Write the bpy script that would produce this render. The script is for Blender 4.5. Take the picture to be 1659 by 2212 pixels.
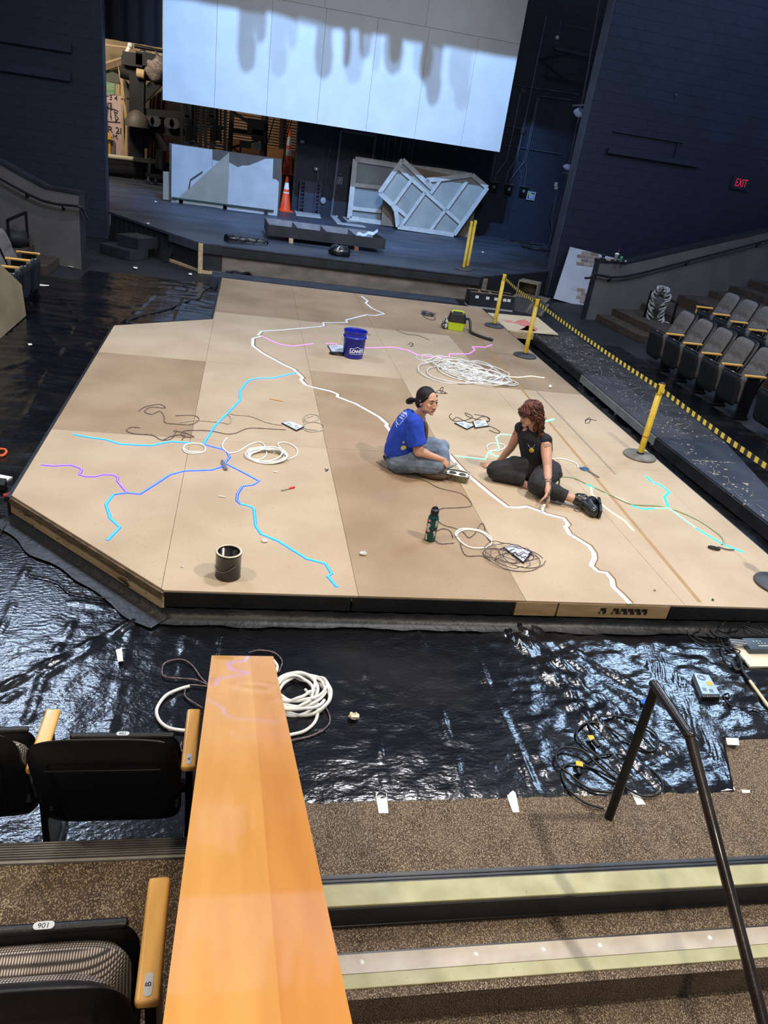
import bpy, bmesh, math, random
import numpy as np
from mathutils import Vector, Matrix, Euler
random.seed(7)
S = bpy.context.scene
COL = S.collection
for o in list(bpy.data.objects): bpy.data.objects.remove(o)

# ------------------------------------------------------------------ camera
W, H = 1659.0, 2212.0
F, YAW, PITCH, ROLL, HC = 1608.1615, 0.223568, 0.465772, 0.153875, 2.73
def _axes():
    f = np.array([math.sin(YAW)*math.cos(PITCH), math.cos(YAW)*math.cos(PITCH), -math.sin(PITCH)])
    r = np.array([math.cos(YAW), -math.sin(YAW), 0.0]); u = np.cross(r, f)
    return (r*math.cos(ROLL)+u*math.sin(ROLL), -r*math.sin(ROLL)+u*math.cos(ROLL), -f)
AX = _axes(); EYE = np.array([0, 0, HC])
cam_d = bpy.data.cameras.new('camera'); cam = bpy.data.objects.new('camera', cam_d); COL.objects.link(cam)
cam.matrix_world = Matrix(((AX[0][0], AX[1][0], AX[2][0], 0), (AX[0][1], AX[1][1], AX[2][1], 0), (AX[0][2], AX[1][2], AX[2][2], HC), (0, 0, 0, 1)))
cam_d.sensor_fit = 'VERTICAL'; cam_d.sensor_height = 24; cam_d.lens = F/H*24
cam_d.clip_end = 200; cam_d.clip_start = 0.05
S.camera = cam
# surveying helpers: where the sight line of a photo pixel meets a real plane of the room
def ray(x, y):
    d = np.array([(x-W/2)/F, -(y-H/2)/F, -1.0]); return AX[0]*d[0]+AX[1]*d[1]+AX[2]*d[2]
def at(x, y, z=0.0):
    d = ray(x, y); return Vector(EYE+d*((z-HC)/d[2]))
def aty(x, y, Y):
    d = ray(x, y); return Vector(EYE+d*(Y/d[1]))
def atx(x, y, X):
    d = ray(x, y); return Vector(EYE+d*(X/d[0]))
def atp(x, y, P, n):
    d = ray(x, y); n = np.array(n, float); P = np.array(P, float); return Vector(EYE+d*(((P-EYE)@n)/(d@n)))
FZ, SZ = -0.21, 0.357           # plastic covered floor, stage floor; the platform top is z = 0

# ------------------------------------------------------------------ light
def lin(c): return tuple(((v/255)/12.92 if v <= 10 else ((v/255+0.055)/1.055)**2.4) for v in c)
world = bpy.data.worlds.new('world'); S.world = world; world.use_nodes = True
bg = world.node_tree.nodes['Background']; bg.inputs[0].default_value = (0.42, 0.5, 0.66, 1); bg.inputs[1].default_value = 0.30
def area(name, loc, to, size, power, col, sy=None, spread=180):
    l = bpy.data.lights.new(name, 'AREA'); l.energy = power; l.color = col; l.size = size
    l.shape = 'RECTANGLE'; l.size_y = sy or size; l.spread = math.radians(spread)
    o = bpy.data.objects.new(name, l); COL.objects.link(o); o.location = loc
    o.rotation_euler = (Vector(to)-Vector(loc)).to_track_quat('-Z', 'Y').to_euler(); return o
def spot(name, loc, to, power, col, deg=50, r=0.08, blend=0.5):
    l = bpy.data.lights.new(name, 'SPOT'); l.energy = power; l.color = col; l.spot_size = math.radians(deg)
    l.spot_blend = blend; l.shadow_soft_size = r
    o = bpy.data.objects.new(name, l); COL.objects.link(o); o.location = loc
    o.rotation_euler = (Vector(to)-Vector(loc)).to_track_quat('-Z', 'Y').to_euler(); return o
WARM = (1.0, 0.83, 0.60); NEUT = (1.0, 0.93, 0.82); COOL = (0.38, 0.62, 1.0)
spot('house_light_key', (4.6, 2.3, 6.6), (1.6, 3.6, 0), 1350, NEUT, 95, 0.10, 0.6)
spot('house_light_left', (-3.4, 3.6, 6.6), (0.4, 4.6, 0), 850, WARM, 100, 0.12, 0.6)
spot('house_light_rear', (0.6, -1.5, 6.6), (0.8, 4.2, 0), 700, WARM, 80, 0.15, 0.6)
area('work_light_left', (-3.4, 10.6, 6.8), (-1.5, 9.0, 0), 1.2, 300, (0.62, 0.76, 1.0))
area('work_light_right', (8.6, 10.4, 6.8), (5.5, 8.0, 0), 1.6, 360, (0.50, 0.70, 1.0))
area('work_light_middle', (2.6, 6.2, 7.6), (2.3, 9.8, 0), 1.0, 470, (0.96, 0.96, 1.0))
spot('screen_wash_strong', (2.10, 12.6, 9.0), (2.1, 20.9, 3.6), 5200, (0.32, 0.56, 1.0), 66, 0.05, 0.5)
spot('screen_wash_weak', (1.56, 12.6, 9.0), (2.1, 20.9, 3.6), 2600, (0.32, 0.56, 1.0), 66, 0.05, 0.5)
spot('stage_wash', (2.5, 15.9, 8.6), (1.2, 18.6, 0.4), 1500, (0.62, 0.76, 1.0), 70, 0.15, 0.9)
spot('stage_front_fill', (2.4, 9.0, 7.0), (2.4, 16.2, 0.2), 1500, (0.9, 0.92, 1.0), 56, 0.12, 0.9)  # added fill to brighten the stage front and the wall below it
spot('screen_fill', (2.2, 10.0, 5.2), (2.4, 21.0, 4.4), 420, (1.0, 0.95, 0.86), 44, 0.3, 0.6)  # added neutral fill, lifts the grey over the whole screen
spot('seat_light_right', (3.6, 9.4, 7.4), (8.6, 12.0, 0.3), 560, (1.0, 0.92, 0.82), 62, 0.12, 0.8)
spot('seat_light_left', (0.0, 11.0, 7.4), (-4.2, 14.4, 0.3), 900, (1.0, 0.92, 0.82), 60, 0.12, 0.8)
area('wall_wash_right', (10.5, 12.4, 8.2), (11.5, 17.5, 5.0), 1.5, 150, (0.34, 0.52, 1.0))
area('shop_light', (-4.8, 23.4, 5.2), (-3.6, 27.6, 2.0), 1.0, 210, (1.0, 0.86, 0.66))
S.view_settings.view_transform = 'Standard'; S.view_settings.look = 'None'
S.view_settings.gamma = 1.0; S.view_settings.use_curve_mapping = False
S.view_settings.exposure = 0.0

# ------------------------------------------------------------------ materials
MC = {}
def _n(nt, t, **k):
    n = nt.nodes.new(t)
    for a, v in k.items(): setattr(n, a, v)
    return n
def pm(name, c1, c2=None, scale=8, rough=0.6, bump=0.0, bscale=None, metal=0.0, stretch=(1, 1, 1), detail=4, spec=0.5, emit=0, lo=0.35, hi=0.65, alpha=1, coat=0, flecks=None):
    if name in MC: return MC[name]
    m = bpy.data.materials.new(name); m.use_nodes = True; nt = m.node_tree; b = nt.nodes['Principled BSDF']
    c1 = lin(c1); c2 = lin(c2) if c2 else c1
    b.inputs['Roughness'].default_value = rough; b.inputs['Metallic'].default_value = metal
    b.inputs['Specular IOR Level'].default_value = spec; b.inputs['Coat Weight'].default_value = coat; b.inputs['Coat Roughness'].default_value = 0.04
    tc = _n(nt, 'ShaderNodeTexCoord'); mp = _n(nt, 'ShaderNodeMapping'); mp.inputs['Scale'].default_value = stretch
    nt.links.new(tc.outputs['Object'], mp.inputs[0])
    no = _n(nt, 'ShaderNodeTexNoise'); no.inputs['Scale'].default_value = scale; no.inputs['Detail'].default_value = detail
    nt.links.new(mp.outputs[0], no.inputs[0])
    cr = _n(nt, 'ShaderNodeValToRGB'); cr.color_ramp.elements[0].position = lo; cr.color_ramp.elements[1].position = hi
    cr.color_ramp.elements[0].color = (*c1, 1); cr.color_ramp.elements[1].color = (*c2, 1)
    nt.links.new(no.outputs[0], cr.inputs[0]); out = cr.outputs[0]
    if flecks:
        fc, fs, ft = flecks
        n2 = _n(nt, 'ShaderNodeTexNoise'); n2.inputs['Scale'].default_value = fs; n2.inputs['Detail'].default_value = 5
        nt.links.new(mp.outputs[0], n2.inputs[0])
        r2 = _n(nt, 'ShaderNodeValToRGB'); r2.color_ramp.elements[0].position = ft; r2.color_ramp.elements[1].position = min(1, ft+0.04)
        nt.links.new(n2.outputs[0], r2.inputs[0])
        mx = _n(nt, 'ShaderNodeMix', data_type='RGBA'); nt.links.new(r2.outputs[0], mx.inputs[0])
        nt.links.new(out, mx.inputs[6]); mx.inputs[7].default_value = (*lin(fc), 1); out = mx.outputs[2]
    nt.links.new(out, b.inputs['Base Color'])
    if emit:
        nt.links.new(out, b.inputs['Emission Color']); b.inputs['Emission Strength'].default_value = emit
    if bump:
        nb = _n(nt, 'ShaderNodeTexNoise'); nb.inputs['Scale'].default_value = bscale or scale*3; nb.inputs['Detail'].default_value = 5
        nt.links.new(mp.outputs[0], nb.inputs[0])
        bp = _n(nt, 'ShaderNodeBump'); bp.inputs['Strength'].default_value = bump; bp.inputs['Distance'].default_value = 0.02
        nt.links.new(nb.outputs[0], bp.inputs['Height']); nt.links.new(bp.outputs[0], b.inputs['Normal'])
    if alpha < 1: b.inputs['Alpha'].default_value = alpha
    MC[name] = m; return m

# ------------------------------------------------------------------ mesh helper
class M:
    def __init__(s): s.v = []; s.f = []; s.mi = []; s.sm = []
    def add(s, vs, fs, mi=0, smooth=False):
        b = len(s.v); s.v += [tuple(v) for v in vs]
        for f in fs: s.f.append(tuple(i+b for i in f)); s.mi.append(mi); s.sm.append(smooth)
        return s
    def box(s, c, d, rz=0, R=None, mi=0):
        R = R or Matrix.Rotation(rz, 3, 'Z'); c = Vector(c); vs = []
        for i in (-1, 1):
            for j in (-1, 1):
                for k in (-1, 1): vs.append(c+R@Vector((i*d[0]/2, j*d[1]/2, k*d[2]/2)))
        return s.add(vs, [(0, 1, 3, 2), (4, 6, 7, 5), (0, 4, 5, 1), (2, 3, 7, 6), (0, 2, 6, 4), (1, 5, 7, 3)], mi)
    def bx(s, x0, x1, y0, y1, z0, z1, mi=0):
        return s.box(((x0+x1)/2, (y0+y1)/2, (z0+z1)/2), (abs(x1-x0), abs(y1-y0), abs(z1-z0)), mi=mi)
    def beam(s, a, b, w, h, up=(0, 0, 1), mi=0):
        a = Vector(a); b = Vector(b); d = (b-a); L = d.length
        if L < 1e-6: return s
        d.normalize(); up = Vector(up); x = d.cross(up)
        if x.length < 1e-4: x = d.cross(Vector((1, 0, 0)))
        x.normalize(); z = x.cross(d); R = Matrix((x, d, z)).transposed()
        return s.box((a+b)/2, (w, L, h), R=R, mi=mi)
    def prism(s, poly, z0, z1, mi=0):
        n = len(poly); vs = [(p[0], p[1], z0) for p in poly]+[(p[0], p[1], z1) for p in poly]
        A = sum(poly[i][0]*poly[(i+1) % n][1]-poly[(i+1) % n][0]*poly[i][1] for i in range(n))
        f = [tuple(range(n-1, -1, -1)), tuple(range(n, 2*n))]+[(i, (i+1) % n, n+(i+1) % n, n+i) for i in range(n)]
        if A < 0: f = [tuple(reversed(q)) for q in f]
        return s.add(vs, f, mi)
    def slab(s, pts, nrm, t, mi=0):
        """a flat polygon given by 3-D points, with thickness t along nrm"""
        n = len(pts); nv = Vector(nrm).normalized()*t; vs = [Vector(p) for p in pts]+[Vector(p)+nv for p in pts]
        a = Vector((0, 0, 0))
        for i in range(n): a += Vector(pts[i]).cross(Vector(pts[(i+1) % n]))
        f = [tuple(range(n-1, -1, -1)), tuple(range(n, 2*n))]+[(i, (i+1) % n, n+(i+1) % n, n+i) for i in range(n)]
        if a.dot(nv) < 0: f = [tuple(reversed(q)) for q in f]
        return s.add(vs, f, mi)
    def tube(s, pts, r, n=6, closed=False, mi=0, flat=1.0):
        pts = [Vector(p) for p in pts]; k = len(pts); vs = []; prev = None
        rs = r if isinstance(r, (list, tuple)) else [r]*k
        for i, p in enumerate(pts):
            if closed: t = pts[(i+1) % k]-pts[i-1]
            else: t = pts[min(i+1, k-1)]-pts[max(i-1, 0)]
            if t.length < 1e-9: t = Vector((0, 0, 1))
            t.normalize()
            if prev is None:
                up = Vector((0, 0, 1)) if abs(t.z) < 0.9 else Vector((1, 0, 0)); x = t.cross(up).normalized()
            else:
                x = (prev-t*prev.dot(t))
                if x.length < 1e-6: x = t.orthogonal()
                x.normalize()
            prev = x; z = x.cross(t)
            for j in range(n):
                a = 2*math.pi*j/n; vs.append(p+x*math.cos(a)*rs[i]+z*math.sin(a)*rs[i]*flat)
        f = []
        for i in range(k if closed else k-1):
            for j in range(n):
                a = i*n+j; b = i*n+(j+1) % n; c = ((i+1) % k)*n+(j+1) % n; d = ((i+1) % k)*n+j
                f.append((a, b, c, d))
        s.add(vs, f, mi, smooth=n > 4)
        if not closed: s.add(vs[:n], [tuple(range(n-1, -1, -1))], mi); s.add(vs[-n:], [tuple(range(n))], mi)
        return s
    def lathe(s, prof, c=(0, 0, 0), n=28, mi=0, smooth=True):
        """profile [(r, z)] around the vertical through c; r=0 ends close it"""
        vs = []; f = []; c = Vector(c); idx = []
        for (r, z) in prof:
            if r < 1e-6: idx.append([len(vs)]); vs.append(c+Vector((0, 0, z)))
            else:
                idx.append(list(range(len(vs), len(vs)+n)))
                vs += [c+Vector((r*math.cos(2*math.pi*j/n), r*math.sin(2*math.pi*j/n), z)) for j in range(n)]
        for a, b in zip(idx, idx[1:]):
            for j in range(n):
                q = (a[j % len(a)], a[(j+1) % len(a)], b[(j+1) % len(b)], b[j % len(b)])
                u = []
                for i in q:
                    if i not in u: u.append(i)
                if len(u) > 2: f.append(tuple(u))
        return s.add(vs, f, mi, smooth)
    def ball(s, c, r, R=None, n=14, m=9, mi=0):
        c = Vector(c); r = (r, r, r) if isinstance(r, (int, float)) else r; R = R or Matrix.Identity(3); vs = []; f = []
        for i in range(m+1):
            th = math.pi*i/m
            for j in range(n):
                ph = 2*math.pi*j/n
                vs.append(c+R@Vector((r[0]*math.sin(th)*math.cos(ph), r[1]*math.sin(th)*math.sin(ph), r[2]*math.cos(th))))
        for i in range(m):
            for j in range(n):
                f.append((i*n+j, (i+1)*n+j, (i+1)*n+(j+1) % n, i*n+(j+1) % n))
        return s.add(vs, f, mi, True)
    def xf(s, mat):
        s.v = [tuple(mat@Vector(v)) for v in s.v]; return s
    def mesh(s, name, mats):
        me = bpy.data.meshes.new(name); me.from_pydata(s.v, [], s.f)
        for m in mats: me.materials.append(m)
        me.polygons.foreach_set('material_index', s.mi); me.polygons.foreach_set('use_smooth', s.sm)
        me.validate(); me.update(); return me

def par(o, parent, world):
    if parent is not None:
        o.parent = parent
        if world and parent.parent is None: o.matrix_parent_inverse = parent.matrix_basis.inverted()
def tag(o, label=None, cat=None, group=None, kind=None):
    if label: o['label'] = label
    if cat: o['category'] = cat
    if group: o['group'] = group
    if kind: o['kind'] = kind
    return o
def thing(name, label, cat, loc=(0, 0, 0), rz=0, group=None, rot=None):
    o = bpy.data.objects.new(name, None); COL.objects.link(o); o.location = loc
    o.rotation_euler = rot if rot else (0, 0, rz); o.empty_display_size = 0.1
    return tag(o, label, cat, group)
def part(name, mb, mats, parent=None, world=True, label=None, kind=None, bevel=0, seg=2, sub=0):
    if not isinstance(mats, (list, tuple)): mats = [mats]
    o = bpy.data.objects.new(name, mb.mesh(name, mats) if isinstance(mb, M) else mb); COL.objects.link(o)
    par(o, parent, world)
    if label: o['label'] = label
    if kind: o['kind'] = kind
    if bevel:
        b = o.modifiers.new('b', 'BEVEL'); b.width = bevel; b.segments = seg; b.limit_method = 'ANGLE'; b.angle_limit = math.radians(40)
        for p in o.data.polygons: p.use_smooth = True
        w = o.modifiers.new('w', 'WEIGHTED_NORMAL'); w.keep_sharp = False
    if sub:
        q = o.modifiers.new('s', 'SUBSURF'); q.levels = sub; q.render_levels = sub
    return o
def solo(name, mb, mats, label, cat, group=None, **k):
    """a thing that is one mesh: vertices are given in world space, the origin is moved to its base"""
    xs = [v[0] for v in mb.v]; ys = [v[1] for v in mb.v]; z = min(v[2] for v in mb.v)
    c = Vector(((min(xs)+max(xs))/2, (min(ys)+max(ys))/2, z)); mb.v = [(v[0]-c.x, v[1]-c.y, v[2]-c.z) for v in mb.v]
    o = part(name, mb, mats, None, **k); o.location = c; return tag(o, label, cat, group)
def struct(name, mb, mats, parent=None, **k):
    o = part(name, mb, mats, parent, **k)
    if parent is None: o['kind'] = 'structure'
    return o
def inst(name, me, parent, mat4, kind=None):
    o = bpy.data.objects.new(name, me); COL.objects.link(o); par(o, parent, True); o.matrix_basis = mat4
    if kind: o['kind'] = kind
    return o
def copytree(o, parent=None, loc=None, rz=None, label=None, group=None):
    c = o.copy(); COL.objects.link(c)
    if parent is not None: c.parent = parent; c.matrix_parent_inverse = o.matrix_parent_inverse.copy()
    for ch in list(o.children): copytree(ch, c)
    if loc is not None: c.location = loc
    if rz is not None: c.rotation_euler = (0, 0, rz)
    if label: c['label'] = label
    if group: c['group'] = group
    return c
def smooth_path(pts, n=6, closed=False):
    """Catmull-Rom"""
    P = [Vector(p) for p in pts]; k = len(P); out = []
    if k < 3: return P
    R = range(k if closed else k-1)
    for i in R:
        p0 = P[(i-1) % k] if closed or i > 0 else P[0]*2-P[1]
        p1 = P[i]; p2 = P[(i+1) % k]
        p3 = P[(i+2) % k] if closed or i+2 < k else P[-1]*2-P[-2]
        for j in range(n):
            t = j/n; out.append(0.5*((2*p1)+(p2-p0)*t+(2*p0-5*p1+4*p2-p3)*t*t+(3*p1-p0-3*p2+p3)*t**3))
    if not closed: out.append(P[-1])
    return out
def text_mesh(txt, size, depth=0.0, bold=0.0, sx=1.0):
    c = bpy.data.curves.new('t', 'FONT'); c.body = txt; c.size = size; c.align_x = 'CENTER'; c.align_y = 'CENTER'; c.extrude = depth; c.offset = bold
    o = bpy.data.objects.new('t', c); COL.objects.link(o); bpy.context.view_layer.update()
    dg = bpy.context.evaluated_depsgraph_get(); me = o.evaluated_get(dg).to_mesh()
    m = M(); m.add([(v.co.x*sx, v.co.y, v.co.z) for v in me.vertices], [tuple(p.vertices) for p in me.polygons])
    o.evaluated_get(dg).to_mesh_clear(); bpy.data.objects.remove(o); bpy.data.curves.remove(c); return m
def frame_mat(o, x, y):
    """4x4 with origin o, x axis, y axis (orthonormalised)"""
    x = Vector(x).normalized(); z = x.cross(Vector(y)).normalized(); y = z.cross(x)
    m = Matrix((x, y, z)).transposed().to_4x4(); m.translation = Vector(o); return m
def clip(poly, a, b, c):
    """keep a*x+b*y<=c"""
    out = []; n = len(poly)
    for i in range(n):
        p, q = poly[i], poly[(i+1) % n]; dp = a*p[0]+b*p[1]-c; dq = a*q[0]+b*q[1]-c
        if dp <= 0: out.append(p)
        if dp*dq < 0: t = dp/(dp-dq); out.append((p[0]+(q[0]-p[0])*t, p[1]+(q[1]-p[1])*t))
    return out
# ------------------------------------------------------------------ shared materials
NAVY = pm('navy_paint', (13, 23, 42), (19, 31, 52), 1.5, 0.62, 0.25, 60, flecks=((60, 74, 98), 34, 0.80))
NAVY2 = pm('navy_paint_joint', (12, 21, 39), (17, 28, 48), 2, 0.7)
SHADOWBLACK = pm('black_curtain', (5, 7, 11), (9, 11, 17), 3, 0.95, 0.3, 20)  # flat black of the drapes, also used on two boards
STAGEM = pm('stage_floor_paint', (42, 49, 62), (66, 74, 88), 1.1, 0.5, 0.15, 40, stretch=(1, 2.5, 1), detail=8, flecks=((120, 126, 134), 22, 0.745))
BLACKW = pm('black_painted_wood', (17, 18, 21), (33, 34, 38), 3, 0.55, 0.2, 40, flecks=((112, 104, 92), 22, 0.77))
CARPET = pm('brown_carpet', (70, 56, 46), (96, 80, 66), 7, 0.98, 0.5, 420, stretch=(1.5, 0.9, 1), detail=9, flecks=((172, 156, 130), 170, 0.535))
CARPETD = pm('dark_step_carpet', (46, 38, 33), (66, 55, 47), 7, 0.98, 0.5, 420, detail=9)
KNEE = pm('brown_grey_plaster', (82, 79, 78), (92, 89, 87), 2, 0.85, 0.1, 90)
KNEECAP = pm('dark_wall_cap', (24, 26, 32), (34, 36, 42), 4, 0.5)
MDF = pm('fibreboard_light', (174, 153, 126), (187, 167, 140), 1.6, 0.62, 0.04, 150, detail=9, flecks=((150, 124, 96), 60, 0.66))
MDF2 = pm('fibreboard_dark', (144, 120, 93), (163, 140, 112), 1.3, 0.62, 0.04, 150, detail=9, flecks=((125, 99, 72), 45, 0.66))
PLY = pm('raw_plywood', (160, 135, 100), (186, 162, 124), 3, 0.7, 0.1, 60, stretch=(1, 8, 1))
PINE = pm('raw_pine', (164, 140, 104), (190, 168, 130), 4, 0.7, 0.1, 40, stretch=(6, 1, 6))
BLACKPL = pm('black_plastic', (12, 13, 16), (20, 21, 24), 5, 0.42, 0.08, 90)
BLACKMET = pm('black_metal', (14, 15, 18), (24, 25, 28), 5, 0.35, 0.05, 50, metal=0.3)
CHROME = pm('worn_chrome', (170, 172, 176), (200, 202, 206), 8, 0.25, metal=0.9)
WHITE = pm('white_paint', (214, 216, 214), (224, 225, 222), 3, 0.5)
YEL = pm('yellow_paint', (178, 148, 34), (198, 168, 50), 9, 0.5, 0.1, 40, flecks=((48, 42, 24), 30, 0.70))
CONC = pm('weathered_concrete', (92, 84, 76), (122, 112, 100), 2.2, 0.85, 0.3, 30, stretch=(1, 1, 2.4), detail=8, flecks=((132, 126, 118), 14, 0.72))

# ------------------------------------------------------------------ walls built of painted blocks
def block_wall(name, x0, x1, y, z0, z1, thick, n_solo=300, ret=None, bw=0.40, bh=0.2, keep=None, zfoc=None):
    core = M().bx(x0, x1, y+0.012, y+thick, z0, z1)
    w = struct(name, core, NAVY2)
    me = M().bx(-bw/2+0.0015, bw/2-0.0015, 0.006, 0.02, 0.003, bh-0.003).mesh('block', [NAVY])
    cells = []; cut_ = []; row = 0; z = z0
    while z < z1-0.05:
        x = x0-(row % 2)*bw/2
        while x < x1-0.005:
            a_, b_ = max(x, x0), min(x+bw, x1)
            if not keep or keep((a_+b_)/2, z): (cells if b_-a_ > bw-0.01 else cut_).append(((a_+b_)/2, z, b_-a_))
            x += bw
        z += bh; row += 1
    # the lower, nearer courses are the ones the photo shows joint by joint
    cells.sort(key=lambda c: abs(c[1]-(zfoc or 1.5))+0.3*abs(c[0]-(x0 if abs(x0) < abs(x1) else x1)))
    for c in cells[:n_solo]:
        inst('block', me, w, Matrix.Translation((c[0], y, c[1])))
    rest = M()
    for c in cells[n_solo:]+cut_:
        rest.bx(c[0]-c[2]/2+0.0015, c[0]+c[2]/2-0.0015, y+0.006, y+0.02, c[1]+0.003, c[1]+bh-0.003)
    if rest.v: part('block_courses', rest, NAVY, w, kind='stuff')
    return w
LWX, LWY = -3.07, 18.3
wl = block_wall('wall_left', -8.27, LWX, LWY, FZ, 7.6, 0.30, 290)
part('wall_end', M().bx(LWX, LWX+0.015, LWY-0.01, LWY+0.31, FZ, 7.6), pm('grey_blue_trim', (36, 50, 72), (44, 58, 80), 4, 0.6), wl)
lm = M()
for (px, py, w_, h_) in ((20, 48, 2.6, 0.14), (20, 112, 2.6, 0.14)):
    p = aty(px, py, LWY); lm.bx(p.x-1.3, p.x+1.15, LWY-0.10, LWY-0.012, p.z-0.35, p.z-0.20)
part('ledge', lm, NAVY, wl, kind='stuff')
RWX, RWY = 7.16, 17.55
wr = block_wall('wall_right', RWX, 14.36, RWY, FZ, 7.6, 0.32, 300)
part('wall_end', M().bx(RWX-0.02, RWX, RWY-0.01, RWY+0.34, FZ, 7.6), pm('grey_edge', (58, 64, 76), (70, 76, 88), 4, 0.7), wr)
a = aty(1310, 325, RWY); b = aty(1505, 360, RWY); c = aty(1325, 283, RWY)
part('ledge', M().beam((a.x, RWY-0.05, a.z), (b.x, RWY-0.05, a.z), 0.09, 0.09), NAVY, wr)
part('batten', M().beam((c.x, RWY-0.03, c.z), (b.x-0.5, RWY-0.03, c.z), 0.03, 0.03), NAVY, wr)
part('batten', M().beam((b.x-0.62, RWY-0.03, a.z), (b.x-0.62, RWY-0.03, c.z), 0.03, 0.03), NAVY, wr)
BWY = 23.6
wb = block_wall('wall_back', 1.25, 11.2, BWY, SZ, 8.0, 0.3, 300, zfoc=1.2,
                keep=lambda x, z: not (2.2 < x < 3.9 and z < 2.6))
part('wall_end', M().bx(1.21, 1.25, BWY-0.12, BWY+0.3, SZ, 8), BLACKW, wb)

# ------------------------------------------------------------------ stage
e = [at(231, 456, SZ), at(366, 502, SZ), at(434, 525, SZ), at(481, 529, SZ), at(1042, 600, SZ), at(1185, 585, SZ)]
SE = [(p.x, p.y) for p in e]
SE[3] = (SE[3][0], 15.64); SE[4] = (SE[4][0], 15.60)
poly = [(-9, 18.9)] + [(LWX, 18.5)] + SE[1:] + [(7.2, 17.7), (12, 17.7), (12, 29), (-9, 29)]
st = struct('floor_stage', M().prism(poly, SZ-0.05, SZ), STAGEM)
fz = M()
for i in range(3, 5):
    pass
part('nosing_board', M().beam((SE[3][0], SE[3][1]+0.02, SZ-0.11), (SE[4][0], SE[4][1]+0.02, SZ-0.11), 0.04, 0.17), BLACKW, st, label='scuffed black timber edge of the stage')
part('nosing_board', M().beam((SE[4][0], SE[4][1]+0.02, SZ-0.3), (SE[5][0], SE[5][1]+0.02, SZ-0.3), 0.03, 0.56), SHADOWBLACK, st)
part('pit_wall', M().bx(SE[3][0], SE[4][0]+0.2, 15.69, 15.95, FZ, SZ-0.05), CONC, st, label='weathered grey concrete wall under the stage edge')
part('pit_wall', M().bx(SE[3][0], SE[4][0]+0.6, 15.50, 15.69, FZ, FZ+0.05), BLACKW, st)
# framed timber flats under the left of the stage edge
p2, p3, p4 = Vector((*SE[1], 0)), Vector((*SE[2], 0)), Vector((*SE[3], 0))
GREYP = pm('grey_painted_board', (52, 56, 66), (66, 70, 80), 5, 0.6, 0.1, 30)
def up(v, z): return Vector((v.x, v.y, z))
part('rail_board', M().beam(up(p2, SZ-0.09), up(p3, SZ-0.09), 0.03, 0.15), GREYP, st)
part('back_panel', M().beam(up(p2, 0.0)+Vector((0.02, 0.03, 0)), up(p3, 0.0)+Vector((0.02, 0.03, 0)), 0.02, 0.42), BLACKW, st)
part('sill_board', M().beam(up(p2, FZ+0.03), up(p3, FZ+0.03)+Vector((0.08, -0.02, 0)), 0.08, 0.05), PINE, st)
part('post', M().beam(up(p3, FZ), up(p3, SZ-0.005), 0.085, 0.10, up=(0, 1, 0)), PINE, st, label='bare pine post with chipped black paint')
part('rail_board', M().beam(up(p3, SZ-0.10), up(p4, SZ-0.10), 0.03, 0.17), BLACKW, st)
part('back_panel', M().beam(up(p3, 0.0)+Vector((0, 0.05, 0)), up(p4, 0.0)+Vector((0, 0.05, 0)), 0.02, 0.45), BLACKW, st)
part('sill_board', M().beam(up(p3, FZ+0.025), up(p4, FZ+0.025), 0.08, 0.05), PINE, st)
# black drape under the far left of the stage edge
dm = M(); n = 46; vs = []; q0 = Vector((LWX+0.05, 18.45, 0)); q1 = p2+Vector((0.10, -0.06, 0)); d = (q1-q0); nn = Vector((d.y, -d.x, 0)).normalized()
for i in range(n+1):
    t = i/n; w = 0.02*math.sin(i*1.7)+0.012*math.sin(i*3.1)
    for k, (z, f) in enumerate(((SZ-0.01, 0.3), (0.12, 0.8), (FZ+0.01, 1.5+(2.5 if t > 0.8 else 0)))):
        vs.append(q0+d*t+nn*(w*f+(0.05 if k == 2 else 0.0)+(0.10*(t-0.8)*5 if (k == 2 and t > 0.8) else 0))+Vector((0, 0, z)))
dm.add(vs, [(i*3+k, (i+1)*3+k, (i+1)*3+k+1, i*3+k+1) for i in range(n) for k in range(2)], smooth=True)
solo('skirt_drape', dm, SHADOWBLACK, 'black cloth skirt hanging from the left end of the stage edge', 'drape')
# dark strip of decking behind the platform
struct('trim_1', M().bx(-0.62, 4.1, 14.30, 14.78, FZ, 0.0), pm('dark_decking', (26, 32, 42), (42, 48, 58), 3, 0.5, 0.1, 30))
# sub floor below everything
struct('floor', M().prism([(-9, 2.05), (-0.02, 2.05), (-0.02, 2.0), (3.2, 2.0), (14, 2.0), (14, 18.5), (-9, 18.5)], FZ-0.12, FZ-0.005), pm('dark_floor', (20, 21, 25), (32, 33, 38), 2, 0.6, 0.1, 30, flecks=((90, 90, 92), 30, 0.78)))

# border drape, screen behind the thrust
bd = M(); n = 90; vs = []
for i in range(n+1):
    x = -6+4.01*i/n; w = 0.06*math.sin(i*0.9)
    vs += [(x, 19.2+w, 3.69), (x, 19.2+w*0.5, 8)]
bd.add(vs, [(2*i, 2*i+2, 2*i+3, 2*i+1) for i in range(n)], smooth=True)
solo('border_curtain', bd, SHADOWBLACK, 'black border curtain hanging above the opening to the workshop', 'curtain')
SCR = pm('screen_white', (196, 198, 198), (204, 206, 206), 2, 0.75, 0.03, 200)
scr = thing('projection_screen', 'large white panelled screen hanging above the stage', 'screen', (2.1, 21.0, 2.71))
xs = [-2.17, -0.956, 0.295, 1.55, 2.79, 4.055, 5.30, 6.37]
for i in range(7):
    part('panel', M().bx(xs[i]+0.003, xs[i+1]-0.003, 21.0, 21.03, 2.71, 5.14), SCR, scr)
x2 = [-2.17, -0.95, 1.5, 3.95, 6.37]
for i in range(4):
    part('panel', M().bx(x2[i]+0.003, x2[i+1]-0.003, 21.0, 21.03, 5.147, 7.6), SCR, scr)
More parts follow.
